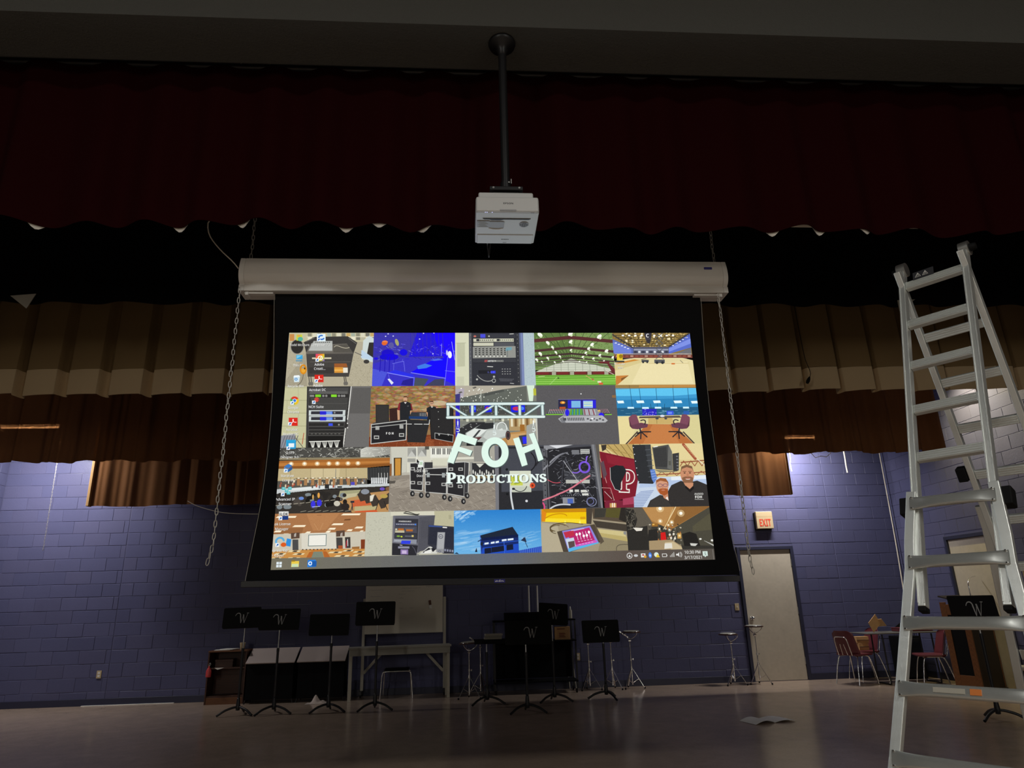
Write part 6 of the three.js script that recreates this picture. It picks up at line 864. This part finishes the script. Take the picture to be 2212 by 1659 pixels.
drumStand({ x: 4.34, z: 0.36, h: 0.64, cradle: 1, pad: 1, padX: -0.03, legTurn: 0.5, label: 'chrome drum stand with a pad, left of the door under the wall switch' });
drumStand({ x: 4.77, z: 0.34, h: 0.75, cradle: 1, pad: 1, legTurn: 0.8, label: 'chrome drum stand with a pad directly before the grey door' });

// ---------------------------------------------------------------- left and middle furniture
{
  const t = thing('bookcase', 'low open wooden bookcase against the back wall', 'bookcase', [-3.676, 0, 0.26]);
  const W = 0.292, D = 0.145;
  part('side_panel', rbx(-W, 0, -D, -W + 0.022, 0.745, D, 0.003), M.walnut, t);
  part('side_panel', rbx(W - 0.022, 0, -D, W, 0.745, D, 0.003), M.walnut, t);
  part('top', rbx(-W - 0.004, 0.745, -D, W + 0.004, 0.767, D + 0.006, 0.004), M.oak, t);
  part('shelf', rbx(-W + 0.023, 0.50, -D + 0.012, W - 0.023, 0.522, D - 0.006, 0.003), M.walnut, t);
  part('bottom', rbx(-W + 0.023, 0.10, -D + 0.012, W - 0.023, 0.12, D - 0.012, 0.003), M.walnut, t);
  part('plinth', rbx(-W + 0.023, 0.0, D - 0.024, W - 0.023, 0.098, D - 0.004, 0.003), M.oak, t);
  part('back_panel', rbx(-W + 0.023, 0.12, -D, W - 0.023, 0.744, -D + 0.01, 0.002), M.walnut, t);
}
for (const [i, [x, z, a, dy]] of [[-3.80, 0.27, 0.2, 0], [-3.70, 0.25, -0.3, 0.010]].entries()) {
  const o = part('sheet_music', extr(roundRect(0.23, 0.19, 0.004), 0.008).rotateX(-Math.PI / 2), M.paper); o.position.set(x, 0.7675 + dy, z); o.rotation.y = a;
  tag(o, i ? 'upper loose stack of white papers on the bookcase' : 'lower stack of white papers on the left of the bookcase top', 'paper');
}
{
  const o = part('paper_cup', [new THREE.LatheGeometry([[0.001, 0], [0.030, 0], [0.041, 0.098], [0.044, 0.10], [0.043, 0.104], [0.039, 0.1], [0.028, 0.004], [0.001, 0.004]].map(([x, y]) => new THREE.Vector2(x, y)), 24)], M.cream); o.position.set(-3.50, 0.7675, 0.28);
  tag(o, 'cream paper cup on the right of the bookcase top', 'cup');
  const b = thing('shoebox', 'brown shoebox on the shelf of the bookcase', 'box', [-3.74, 0.5225, 0.27], 0.06);
  part('box_body', rbx(-0.13, 0, -0.09, 0.13, 0.09, 0.09, 0.003), M.walnut, b); part('lid', rbx(-0.134, 0.085, -0.094, 0.134, 0.115, 0.094, 0.003), M.walnut, b);
  const p = part('paper_sheet', new THREE.ExtrudeGeometry(poly([[0, 0], [0.15, 0.0], [0.05, -0.03]]), { depth: 0.002, bevelEnabled: false }), M.paper); p.position.set(-3.86, 0.5215, 0.402); tag(p, 'white sheet hanging over the front edge of the bookcase shelf', 'paper');
  const r = thing('bottle', 'red plastic bottle at the left side of the bookcase shelf', 'bottle', [-3.925, 0.395, 0.445]);
  part('bottle_body', new THREE.LatheGeometry([[0.001, 0], [0.036, 0], [0.04, 0.01], [0.038, 0.09], [0.022, 0.125], [0.011, 0.14], [0.011, 0.16], [0.001, 0.16]].map(([x, y]) => new THREE.Vector2(x, y)), 20), M.redPlastic, r);
  part('hanging_loop', tube([[0, 0.15, 0], [-0.012, 0.18, -0.02], [0, 0.20, -0.036], [0.012, 0.18, -0.02], [0, 0.15, 0]], 0.002, 20, 5), M.rope, r);
}
function slantDesk(x, z, turn, label) {
  const t = thing('slant_desk', label, 'desk', [x, 0, z], turn, 'slant top desks behind the music stands');
  part('desk_top', bar(V(0, 0.575, 0.22), V(0, 0.768, -0.13), 0.735, 0.016, V(1, 0, 0)), M.pinkGrey, t);
  part('body', extr(poly([[-0.16, 0.06], [0.185, 0.06], [0.185, 0.575], [-0.14, 0.75], [-0.16, 0.75]]), 0.70).applyMatrix4(new THREE.Matrix4().makeRotationY(-Math.PI / 2)).translate(0.35, 0, 0), M.blackMatte, t);
  for (const sx of [-0.36, 0.36]) for (const sz of [-0.15, 0.17]) part('leg', rod(V(sx * 0.93, 0.10, sz), V(sx, 0, sz), 0.012, 0.010), sx < 0 && sz > 0 && x < -3 ? M.greyPale : M.blackSteel, t);
}
slantDesk(-2.985, 0.33, 0.0, 'black slant top desk beside the bookcase, with a pinkish top');
slantDesk(-2.215, 0.33, 0.0, 'black slant top desk left of the white table, with a pinkish top');
{
  const pos = [], idx = [], NX = 22, NZ = 14;
  for (let i = 0; i <= NX; i++) for (let j = 0; j <= NZ; j++) { const u = i / NX, v = j / NZ, e = Math.sin(u * Math.PI) ** 0.8 * Math.sin(v * Math.PI) ** 0.8; const b = Math.exp(-(((u - 0.42) / 0.16) ** 2)) * 0.095 + Math.exp(-(((u - 0.75) / 0.12) ** 2)) * 0.045; pos.push((u - 0.5) * 0.34 + 0.01 * vnoise(u, v, 5, 3), 0.002 + e * (b * (0.7 + 0.6 * vnoise(u, v, 6, 77)) + 0.006), (v - 0.5) * 0.2 + 0.012 * vnoise(u, v, 7, 4)); }
  for (let i = 0; i < NX; i++) for (let j = 0; j < NZ; j++) { const a = i * (NZ + 1) + j; idx.push(a, a + 1, a + NZ + 1, a + 1, a + NZ + 2, a + NZ + 1); }
  const g = new THREE.BufferGeometry(); g.setAttribute('position', new THREE.Float32BufferAttribute(pos, 3)); g.setAttribute('uv', new THREE.Float32BufferAttribute(new Float32Array((pos.length / 3) * 2), 2)); g.setIndex(idx); g.computeVertexNormals();
  const o = part('crumpled_cloth', g, mat([0.6, 0.5, 0.45], 0.7)); o.position.set(-2.22, 0, 0.66); tag(o, 'crumpled whitish cloth on the floor under the desk', 'cloth');
}
{
  const t = thing('table', 'grey painted wooden table in front of the whiteboard', 'table', [-1.0, 0, 0.62], 0.12);
  const W = 0.785;
  part('table_top', rbx(-W, 0.735, -0.02, W, 0.765, 0.06, 0.003).scale(1, 1, 1), M.grey, t);
  part('top_board', rbx(-W, 0.735, -0.30, W, 0.764, -0.021, 0.003), M.grey, t);
  part('apron', rbx(-W + 0.02, 0.645, 0.03, W - 0.02, 0.734, 0.055, 0.003), M.grey, t);
  for (const x of [-W + 0.035, W - 0.045]) for (const z of [0.035, -0.27]) part('leg', rbx(x - 0.022, 0, z - 0.022, x + 0.022, 0.734, z - 0.0055, 0.004), M.greyPale, t);
}
{
  const t = thing('whiteboard', 'whiteboard with faint handwriting on a pale wooden stand', 'whiteboard', [-0.99, 0, 0.10]);
  for (const x of [-0.655, 0.655]) {
    part('post', rbx(x - 0.022, 0.09, -0.022, x + 0.022, 1.485, 0.022, 0.004), M.greyPale, t);
    part('foot', rbx(x - 0.02, 0.035, -0.08, x + 0.02, 0.089, 0.14, 0.004), M.blackSteel, t);
    for (const z of [-0.06, 0.12]) part('caster', rod(V(x - 0.01, 0.018, z), V(x + 0.01, 0.018, z), 0.0175, 0.0175, 12), M.black, t);
    part('brace', bar(V(x + (x < 0 ? 0.02 : -0.02), 0.345, 0.0), V(x + (x < 0 ? 0.30 : -0.30), 0.635, 0.0), 0.042, 0.02, V(0, 0, 1).cross(V(1, 1, 0))), M.greyPale, t);
  }
  part('crossbar', rbx(-0.63, 0.62, -0.02, 0.63, 0.66, 0.02, 0.004), M.greyPale, t);
  const cv = document.createElement('canvas'); cv.width = 1024; cv.height = 640; const g = cv.getContext('2d');
  g.fillStyle = '#d2cbbb'; g.fillRect(0, 0, 1024, 640); g.strokeStyle = 'rgba(60,60,70,0.5)'; g.lineWidth = 2;
  const scrawl = (x, y, w, h) => { g.beginPath(); g.moveTo(x, y); for (let q = 0; q < w; q += 7) g.lineTo(x + q, y + Math.sin(q * 1.3) * h * rr(0.2, 1) - (rnd() < 0.15 ? h : 0)); g.stroke(); };
  for (const [x, y, w] of [[50, 40, 150], [40, 90, 190], [60, 170, 150], [40, 220, 120], [420, 30, 360], [470, 75, 260], [470, 110, 180], [800, 60, 110], [440, 150, 90], [440, 200, 70], [440, 260, 40], [580, 330, 70], [440, 330, 60]]) scrawl(x, y, w, 7);
  const tx = new THREE.CanvasTexture(cv); tx.colorSpace = THREE.SRGBColorSpace;
  const face = new THREE.MeshStandardMaterial({ color: 0xffffff, map: tx, roughness: 0.35 });
  const b = new THREE.Mesh(new THREE.BoxGeometry(1.262, 0.782, 0.018).translate(-0.005, 1.332, 0.034), [M.paper, M.paper, M.paper, M.paper, face, M.paper]); b.name = 'board'; b.castShadow = b.receiveShadow = true; t.add(b);
  parts('board_edge', [rbx(-0.642, 1.722, 0.024, 0.632, 1.734, 0.046, 0.002), rbx(-0.642, 0.93, 0.024, 0.632, 0.942, 0.046, 0.002)], M.greyPale, t);
  const er = thing('eraser', 'small brown and white eraser stuck on the whiteboard', 'eraser', [-0.57, 1.36, 0.1435], 0); er.rotation.z = 0.12;
  part('eraser_felt', rbx(-0.02, 0.0, 0, 0.02, 0.075, 0.025, 0.004), mat([0.12, 0.06, 0.04], 0.9), er); part('eraser_grip', rbx(-0.02, -0.06, 0, 0.02, -0.001, 0.028, 0.004), M.white, er);
}
{
  const t = thing('stool_chair', 'black seated chair with a chrome bow frame, under the grey table', 'chair', [-1.06, 0, 0.50], 0.05);
  part('front_frame', tube([[-0.245, 0.008, 0.04], [-0.232, 0.2, 0.04], [-0.222, 0.34, 0.04], [-0.19, 0.392, 0.04], [0, 0.396, 0.04], [0.19, 0.392, 0.04], [0.222, 0.34, 0.04], [0.236, 0.2, 0.04], [0.25, 0.008, 0.04]], 0.0095, 60, 8, false, 0.3), M.chrome, t);
  part('rear_frame', tube([[-0.22, 0.008, -0.33], [-0.205, 0.3, -0.28], [-0.18, 0.385, -0.26], [0.18, 0.385, -0.26], [0.205, 0.3, -0.28], [0.22, 0.008, -0.33]], 0.0095, 50, 8, false, 0.3), M.chrome, t);
  part('seat', rbx(-0.19, 0.406, -0.33, 0.19, 0.425, 0.06, 0.01, 3), M.black, t);
}
// dark trolley in the middle with what stands on it
{
  const t = thing('equipment_cart', 'black two shelf equipment cart in the dark middle of the back wall', 'cart', [1.11, 0, 0.33]);
  const W = 0.66;
  for (const [n, y] of [['top_shelf', 1.066], ['middle_shelf', 0.755], ['bottom_shelf', 0.16]]) part(n, rbx(-W, y, -0.22, W, y + 0.022, 0.22, 0.004), M.blackMatte, t);
  for (const x of [-W + 0.015, W - 0.015]) for (const z of [-0.205, 0.205]) for (const [a, b] of [[0.06, 0.158], [0.184, 0.753], [0.779, 1.064]]) part('post', rbx(x - 0.012, a, z - 0.012, x + 0.012, b, z + 0.012, 0.003), M.blackSteel, t);
  for (const x of [-W + 0.03, W - 0.03]) for (const z of [-0.19, 0.19]) part('caster', rod(V(x - 0.012, 0.03, z), V(x + 0.012, 0.03, z), 0.03, 0.03, 14), M.black, t);
  part('back_panel', rbx(-W + 0.03, 0.19, -0.219, W - 0.03, 0.753, -0.209, 0.002), M.blackMatte, t);
}
tag((() => { const o = part('equipment_case', [rbx(-0.42, 0, -0.1, 0.28, 0.12, 0.1, 0.01)], M.blackMatte); o.position.set(1.05, 1.0885, 0.44); return o; })(), 'flat black case on top of the cart before the white tubes', 'case');
for (const [x, h, l] of [[1.055, 0.535, 'left of two white tubes standing upright on the cart'], [1.195, 0.53, 'right of two white tubes standing upright on the cart']]) { const o = part('white_tube', [rod(V(0, 0, 0), V(0.0, h, 0), 0.0125, 0.0125, 16)], M.white); o.position.set(x, 1.0885, 0.28); tag(o, l, 'tube', 'white tubes on the cart'); }
{
  const t = thing('bottle', 'small white bottle with a pointed cap at the right end of the cart top', 'bottle', [1.725, 1.0885, 0.33]);
  part('bottle_body', new THREE.LatheGeometry([[0.001, 0], [0.024, 0], [0.026, 0.008], [0.026, 0.12], [0.018, 0.135], [0.012, 0.14], [0.001, 0.14]].map(([x, y]) => new THREE.Vector2(x, y)), 18), M.greyPale, t);
  part('cap', new THREE.LatheGeometry([[0.001, 0.14], [0.013, 0.14], [0.012, 0.165], [0.005, 0.19], [0.001, 0.19]].map(([x, y]) => new THREE.Vector2(x, y)), 14), M.white, t);
}
{
  const t = thing('carton', 'small brown cardboard box on the right of the cart shelf', 'box', [1.56, 0.7775, 0.42], -0.06);
  part('carton_body', rbx(-0.122, 0, -0.09, 0.122, 0.195, 0.09, 0.002), M.carton, t);
  part('tape', rbx(-0.03, 0.1955, -0.09, 0.03, 0.1965, 0.0915, 0.0004), mat([0.5, 0.32, 0.17], 0.4), t);
  part('print', [rbx(-0.085, 0.155, 0.0902, 0.04, 0.170, 0.0912, 0.0004), ...Array.from({ length: 5 }, (_, i) => rbx(-0.06 + (i % 2) * 0.01, 0.035 + i * 0.015, 0.0902, 0.05 - (i % 3) * 0.012, 0.044 + i * 0.015, 0.0912, 0.0004))], mat([0.22, 0.06, 0.04], 0.8), t);
  for (let k = 0; k < 3; k++) { const b = part('book', rbx(-0.125, 0, -0.09, 0.125, 0.024, 0.09, 0.003), k === 1 ? M.grey : M.greyPale); b.position.set(0.40 + k * 0.006, 0.8665 + k * 0.0245, 1.50); b.rotation.y = rr(-0.06, 0.06); tag(b, ['lowest', 'middle', 'topmost'][k] + ' of three pale books stacked on the flat music stand desk', 'book', 'books on the flat music stand'); }
}
for (const [x, z, dx, l] of [[1.70, 0.045, -0.012, 'left of two thin white rods leaning low on the back wall'], [1.80, 0.06, -0.02, 'right of two thin white rods leaning low on the back wall']]) { const o = part('rod', [rod(V(0, 0.003, 0), V(dx - 0.012, 0.41, -z + 0.012), 0.0085, 0.0085, 12)], M.greyPale); o.position.set(x, 0, z); tag(o, l, 'rod', 'white rods on the back wall'); }

// ---------------------------------------------------------------- on the walls
function outlet(name, label, x, y, sw) {
  const t = thing(name, label, sw ? 'switch' : 'outlet', [x, y, 0.0035]);
  part('cover_plate', rbx(-0.037, -0.057, 0, 0.037, 0.057, 0.007, 0.003), M.cream, t);
  if (sw) part('toggle', rbx(-0.006, -0.012, 0.007, 0.006, 0.014, 0.018, 0.002), M.white, t);
  else for (const k of [-0.022, 0.022]) { const s = part('socket', rbx(-0.017, k - 0.015, 0.0072, 0.017, k + 0.015, 0.009, 0.004), M.white, t); part('slot', [rbx(-0.008, k - 0.005, 0.0091, -0.006, k + 0.006, 0.0096, 0.0004), rbx(0.006, k - 0.005, 0.0091, 0.008, k + 0.006, 0.0096, 0.0004)], M.ink, s); }
}
outlet('wall_outlet', 'cream wall outlet low on the bare blue wall at the left', -5.756, 0.452);
outlet('wall_outlet', 'dim wall outlet behind the equipment cart', 1.86, 0.48);
outlet('wall_switch', 'cream light switch on the blue wall left of the door', 4.655, 1.19, true);
{
  const t = thing('exit_sign', 'cream exit sign with red letters above the grey door', 'sign', [5.315, 2.64, 0.002]);
  part('sign_box', rbx(-0.152, -0.152, 0.012, 0.152, 0.152, 0.085, 0.012, 3), M.cream, t);
  part('sign_back', rbx(-0.165, -0.17, 0.0, 0.14, 0.14, 0.0115, 0.004), M.black, t);
  part('panel_seam', rbx(-0.150, 0.058, 0.0835, 0.150, 0.062, 0.086, 0.0005), M.brownEdge, t);
  const L = text3('EXIT', 0.118, 0.003, 0.66); L.computeBoundingBox(); part('exit_letters', L.scale(0.205 / (L.boundingBox.max.x - L.boundingBox.min.x), 1.08, 1).translate(0.005, -0.045, 0.0852), M.redInk, t);
}
{
  const t = thing('wall_bracket', 'small black bracket just under the lowest brown border, right of the screen', 'bracket', [4.45, 2.86, 0.004]);
  part('bracket_plate', rbx(-0.015, -0.06, 0, 0.015, 0.06, 0.012, 0.003), M.black, t); part('bracket_arm', rbx(-0.012, -0.06, 0.0125, 0.012, -0.035, 0.09, 0.003), M.black, t); part('bracket_clip', rbx(-0.03, -0.062, 0.091, 0.03, 0.01, 0.11, 0.004), M.black, t);
}
tag(part('cable', tube([[-4.35, 3.02, 0.93], [-4.17, 2.93, 0.93], [-3.80, 2.83, 0.93], [-3.4, 2.80, 0.93], [-3.0, 2.80, 0.93], [-2.4, 2.83, 0.93], [-2.0, 3.02, 0.93]], 0.006, 50, 6), M.rope), 'thin pale cable sagging below the lowest brown border at the left', 'cable');
tag(part('cable', tube([[5.62, CEIL, 1.2], [5.64, 4.5, 1.2], [5.77, 3.62, 1.2], [5.92, 3.555, 1.2], [6.12, 3.64, 1.2], [6.2, 4.5, 1.2], [6.2, CEIL, 1.2]], 0.006, 60, 7), M.rope), 'white cable loop hanging below the brown border at stage right', 'cable');
tag(part('rope', tube([[6.80, CEIL, 0.4], [6.80, 5, 0.4], [6.81, 3.75, 0.4], [6.80, 3.55, 0.41], [6.81, 3.41, 0.4]], 0.014, 40, 7), M.rope), 'short thick rope end hanging below the brown border near the ladder', 'rope');
tag(part('rope', tube([[5.80, CEIL, 0.38], [5.81, 5, 0.38], [5.81, 3.75, 0.38], [5.79, 3.6, 0.38], [5.80, 3.45, 0.38]], 0.007, 40, 6), M.rope), 'thin rope end hanging below the brown border right of the lowest border', 'rope');
tag(part('cord', tube([[7.66, CEIL, 0.10], [7.665, 5, 0.10], [7.66, 3.8, 0.10], [7.655, 2.4, 0.09], [7.64, 1.6, 0.08], [7.62, 1.04, 0.08], [7.60, 0.80, 0.09], [7.60, 0.1, 0.08]], 0.010, 80, 7), M.rope), 'long white cord hanging down the corner of the two blue walls', 'cord');
{
  const t = thing('hanging_microphone', 'small black choir microphone hanging before the tan border', 'microphone', [3.78, 3.6, 5.16]);
  part('cable', tube([[-0.02, 2.8, -0.02], [-0.02, 1.2, -0.02], [0.0, 0.35, -0.02], [0.02, 0.15, 0], [0.035, 0.10, 0], [0.012, 0.03, 0]], 0.0035, 50, 6), M.black, t);
  part('microphone_head', new THREE.LatheGeometry([[0.001, -0.04], [0.014, -0.035], [0.020, -0.01], [0.017, 0.02], [0.007, 0.05], [0.001, 0.05]].map(([x, y]) => new THREE.Vector2(x, y)), 16).rotateZ(-0.5).translate(-0.01, 0, 0), M.black, t);
}
// ---------------------------------------------------------------- floor
{
  const t = thing('booklet', 'open white booklet lying on the glossy floor at the right', 'booklet', [3.43, 0.001, 3.66], 0.25);
  const leaf = (s, h) => { const P = [], I = [], n = 12; for (let i = 0; i <= n; i++) for (const z of [-0.15, 0.15]) for (const k of [0, 1]) { const u = i / n; P.push(s * u * 0.27, 0.0015 + h * Math.sin(u * Math.PI * (s < 0 ? 1.0 : 0.9)) * (1 - u * 0.3) + (k ? 0.003 : 0), z + u * 0.02); } for (let i = 0; i < n; i++) { const a = i * 4, b = a + 4; for (const [p, q, r2, v] of [[1, 3, 3, 1], [2, 0, 0, 2], [0, 1, 1, 0], [3, 2, 2, 3]]) I.push(a + p, a + q, b + r2, a + p, b + r2, b + v); } const g = new THREE.BufferGeometry(); g.setAttribute('position', new THREE.Float32BufferAttribute(P, 3)); g.setAttribute('uv', new THREE.Float32BufferAttribute(new Float32Array((P.length / 3) * 2), 2)); g.setIndex(I); const q = g.toNonIndexed(); q.computeVertexNormals(); return q; };
  part('page', leaf(-1, 0.035), M.paper, t); part('page', leaf(1, 0.022), M.paper, t);
}

// ---------------------------------------------------------------- right corner
function schoolChair(label, pos, turn) {                       // faces +z before turning
  const t = thing('school_chair', label, 'chair', pos, turn, 'maroon school chairs around the table');
  const seat = roundRect(0.43, 0.40, 0.09);
  part('seat', extr(seat, 0.012, 0.008).rotateX(-Math.PI / 2).translate(0, 0.438, 0.02), M.maroon, t);
  const P = [], I = [], N = 14, K = 8;
  for (let side = 0; side < 2; side++) for (let i = 0; i <= N; i++) for (let j = 0; j <= K; j++) { const a = (i / N - 0.5) * 2, v = j / K, w = 0.21 - 0.028 * v - (v > 0.86 ? 0.03 * ((v - 0.86) / 0.14) ** 2 * 1.2 : 0), y = 0.455 + v * 0.345 - (Math.abs(a) > 0.8 && v > 0.9 ? 0.02 * (Math.abs(a) - 0.8) * 5 : 0); P.push(a * w, y, -0.165 - 0.095 * v + 0.06 * a * a - (side ? 0.014 : 0)); }
  const id = (s, i, j) => s * (N + 1) * (K + 1) + i * (K + 1) + j;
  for (let i = 0; i < N; i++) for (let j = 0; j < K; j++) { I.push(id(0, i, j), id(0, i + 1, j), id(0, i + 1, j + 1), id(0, i, j), id(0, i + 1, j + 1), id(0, i, j + 1)); I.push(id(1, i, j), id(1, i + 1, j + 1), id(1, i + 1, j), id(1, i, j), id(1, i, j + 1), id(1, i + 1, j + 1)); }
  for (let i = 0; i < N; i++) for (const j of [0, K]) I.push(id(0, i, j), id(1, i, j), id(1, i + 1, j), id(0, i, j), id(1, i + 1, j), id(0, i + 1, j));
  for (let j = 0; j < K; j++) for (const i of [0, N]) I.push(id(0, i, j), id(0, i, j + 1), id(1, i, j + 1), id(0, i, j), id(1, i, j + 1), id(1, i, j));
  const g = new THREE.BufferGeometry(); g.setAttribute('position', new THREE.Float32BufferAttribute(P, 3)); g.setAttribute('uv', new THREE.Float32BufferAttribute(new Float32Array((P.length / 3) * 2), 2)); g.setIndex(I); g.computeVertexNormals();
  part('backrest', g, M.maroon, t);
  part('back_frame', tube([[-0.12, 0.43, -0.19], [-0.118, 0.55, -0.225], [-0.11, 0.66, -0.255], [-0.08, 0.705, -0.268], [0.08, 0.705, -0.268], [0.11, 0.66, -0.255], [0.118, 0.55, -0.225], [0.12, 0.43, -0.19]], 0.008, 50, 7, false, 0.3), M.chrome, t);
  for (const x of [-0.045, 0.045]) part('back_rib', rod(V(x, 0.44, -0.195), V(x * 0.7, 0.60, -0.245), 0.005), M.chrome, t);
  for (const s of [-1, 1]) { part('front_leg', tube([[s * 0.14, 0.424, 0.08], [s * 0.17, 0.40, 0.13], [s * 0.19, 0.25, 0.17], [s * 0.21, 0.006, 0.21]], 0.0095, 20, 7), M.chrome, t); part('rear_leg', tube([[s * 0.14, 0.424, -0.10], [s * 0.165, 0.40, -0.14], [s * 0.185, 0.25, -0.19], [s * 0.205, 0.006, -0.245]], 0.0095, 20, 7), M.chrome, t); part('side_rail', rod(V(s * 0.14, 0.42, -0.16), V(s * 0.14, 0.42, 0.14), 0.008), M.chrome, t); }
  return t;
}
schoolChair('maroon school chair nearest the grey door, seen from behind', [6.16, 0, 0.78], Math.PI / 2 + 0.42);
schoolChair('maroon school chair with cartons on its seat, between the table and the wall', [6.62, 0, 0.27], -Math.PI / 2);
schoolChair('maroon school chair half hidden behind the ladder leg, turned to the left', [7.06, 0, 1.34], -Math.PI / 2 - 0.35);
{
  const t = thing('folding_table', 'folding table with a thin grey edge in the right corner', 'table', [6.90, 0, 0.97]);
  part('table_top', rbx(-0.62, 0.739, -0.42, 0.62, 0.757, 0.10, 0.006), M.tableTop, t);
  for (const x of [-0.36, 0.45]) { part('leg_frame', tube([[x, 0.73, 0.05], [x, 0.35, 0.06], [x, 0.02, 0.08], [x, 0.012, 0.0], [x, 0.012, -0.2], [x, 0.02, -0.28], [x, 0.35, -0.26], [x, 0.73, -0.25]], 0.012, 50, 7, false, 0.2), M.blackSteel, t); }
}
{
  const t = thing('cardboard_sheet', 'folded cardboard carton leaning on the folding table', 'box', [6.58, 0.822, 0.85], 0.35);
  part('flap', bar(V(-0.13, 0.01, 0.0), V(0.09, 0.135, -0.03), 0.17, 0.008, V(0.35, -0.6, 0)), M.carton, t);
  part('flap', bar(V(0.08, 0.13, -0.035), V(0.19, 0.02, -0.05), 0.14, 0.008, V(0, 0.3, 1)), M.carton, t);
}
for (const [i, [x, y, z, a, w, h]] of [[6.60, 0.4605, 0.27, 0.15, 0.18, 0.11], [6.61, 0.5715, 0.27, -0.1, 0.2, 0.10]].entries()) { const b = thing('carton', i ? 'upper small carton on the maroon chair seat' : 'lower small carton on the maroon chair seat', 'box', [x, y, z], a, 'cartons on the chair'); part('carton_body', rbx(-w / 2, 0, -0.06, w / 2, h, 0.06, 0.002), M.carton, b); part('open_flap', rbx(-w / 2, h * 0.42, 0.061, w / 2, h * 0.5, 0.075, 0.001), mat([0.10, 0.055, 0.03], 0.8), b); }
{
  const t = thing('bin', 'maroon cloth storage bin on the folding table', 'bin', [7.19, 0.758, 0.80]); part('bin_body', rbx(-0.27, 0, -0.13, 0.27, 0.05, 0.13, 0.012, 3), M.maroon, t); part('bin_rim', rbx(-0.275, 0.045, -0.135, 0.275, 0.058, 0.135, 0.006, 3), M.maroon, t);
  const p = thing('laptop', 'dark slanted laptop screen leaning behind the maroon bin', 'laptop', [7.19, 0.758, 0.645]); part('laptop_lid', extr(poly([[-0.20, 0.0], [0.12, 0.0], [0.12, 0.21], [0.06, 0.21], [-0.18, 0.06]]), 0.01, 0.002).rotateX(-0.15), M.black, p); part('laptop_base', rbx(-0.18, 0.0, -0.035, 0.12, 0.014, -0.012, 0.003), M.black, p);
  for (const [i, x] of [7.27, 7.335, 7.40].entries()) { const h = [0.10, 0.155, 0.125][i], z = 0.80 + (i - 1) * 0.05; tag(part('cable_loop', tube([[x - 0.05, 0.818, z], [x - 0.045, 0.818 + h * 0.7, z], [x, 0.818 + h, z - 0.01], [x + 0.045, 0.818 + h * 0.75, z], [x + 0.05, 0.818, z]], 0.008, 30, 7), M.white), ['left', 'middle', 'right'][i] + ' of three white cable loops standing up from the maroon bin', 'cable', 'white cable loops'); }
}
{
  const t = thing('loudspeaker', 'black loudspeaker cabinet on the floor left of the lectern', 'speaker', [7.38, 0, 0.27]); part('cabinet', rbx(-0.17, 0.01, -0.20, 0.17, 0.66, 0.17, 0.012), M.blackMatte, t); part('grille', rbx(-0.15, 0.04, 0.171, 0.15, 0.63, 0.182, 0.006), M.blackSteel, t); for (const x of [-0.13, 0.13]) for (const z of [-0.15, 0.12]) part('foot', rod(V(x, 0, z), V(x, 0.009, z), 0.015), M.black, t);
}
{
  const t = thing('lectern', 'wooden lectern with a dark front, standing before the right wall', 'lectern', [7.40, 0, 1.87], 0.35);
  const W = 0.235;
  part('front_panel', rbx(-W, 0.03, 0.155, W, 1.16, 0.175, 0.004), M.darkWood, t);
  part('side_panel', [rbx(-W - 0.02, 0.03, -0.22, -W, 1.2, -0.13, 0.003), rbx(-W - 0.02, 0.03, 0.09, -W, 1.14, 0.175, 0.003), rbx(-W - 0.02, 0.03, -0.13, -W, 0.20, 0.09, 0.003), rbx(-W - 0.02, 1.02, -0.13, -W, 1.17, 0.09, 0.003)], M.oak, t);
  part('side_inset', rbx(-W - 0.012, 0.2, -0.13, -W - 0.004, 1.02, 0.09, 0.002), M.blackMatte, t);
  part('side_panel', rbx(W, 0.03, -0.22, W + 0.02, 1.16, 0.175, 0.003), M.oak, t);
  part('base', rbx(-W - 0.03, 0, -0.24, W + 0.03, 0.029, 0.19, 0.004), M.darkWood, t);
  part('slanted_top', bar(V(0, 1.175, 0.2), V(0, 1.285, -0.24), 0.47, 0.022, V(1, 0, 0)), M.darkWood, t);
  part('gooseneck', tube([[0.02, 1.22, 0.10], [0.02, 1.36, 0.10], [0.04, 1.46, 0.09], [0.10, 1.525, 0.08], [0.17, 1.55, 0.08], [0.25, 1.56, 0.08]], 0.008, 30, 7), M.chrome, t, 'thin curved gooseneck microphone');
}
{
  const t = thing('wall_shelf', 'pale wooden shelf unit on the right wall, mostly hidden by the ladder', 'shelf', [7.56, 0, 3.36]);
  for (const y of [1.30, 1.44, 1.60]) part('shelf_board', rbx(-0.165, y, -0.25, 0.165, y + 0.03, 0.25, 0.003), M.cream, t);
  for (const z of [-0.25, 0.23]) part('side_panel', [rbx(-0.165, 1.3305, z, 0.165, 1.4395, z + 0.02, 0.002), rbx(-0.165, 1.4705, z, 0.165, 1.5995, z + 0.02, 0.002)], M.cream, t);
  part('back_panel', rbx(0.155, 1.29, -0.25, 0.1655, 1.64, 0.25, 0.002), M.oak, t);
}
{
  const t = thing('bench', 'grey padded bench by the right wall behind the ladder', 'bench', [7.45, 0, 3.05], Math.PI / 2);
  part('pad', rbx(-0.3, 0.34, -0.2, 0.3, 0.40, 0.2, 0.02, 3), M.grey, t); part('frame', rbx(-0.29, 0.30, -0.19, 0.29, 0.339, 0.19, 0.006), M.blackSteel, t);
  for (const x of [-0.26, 0.26]) for (const z of [-0.16, 0.16]) part('leg', rod(V(x, 0.299, z), V(x, 0, z), 0.014), M.blackSteel, t);
}
renderer.render(scene, camera);
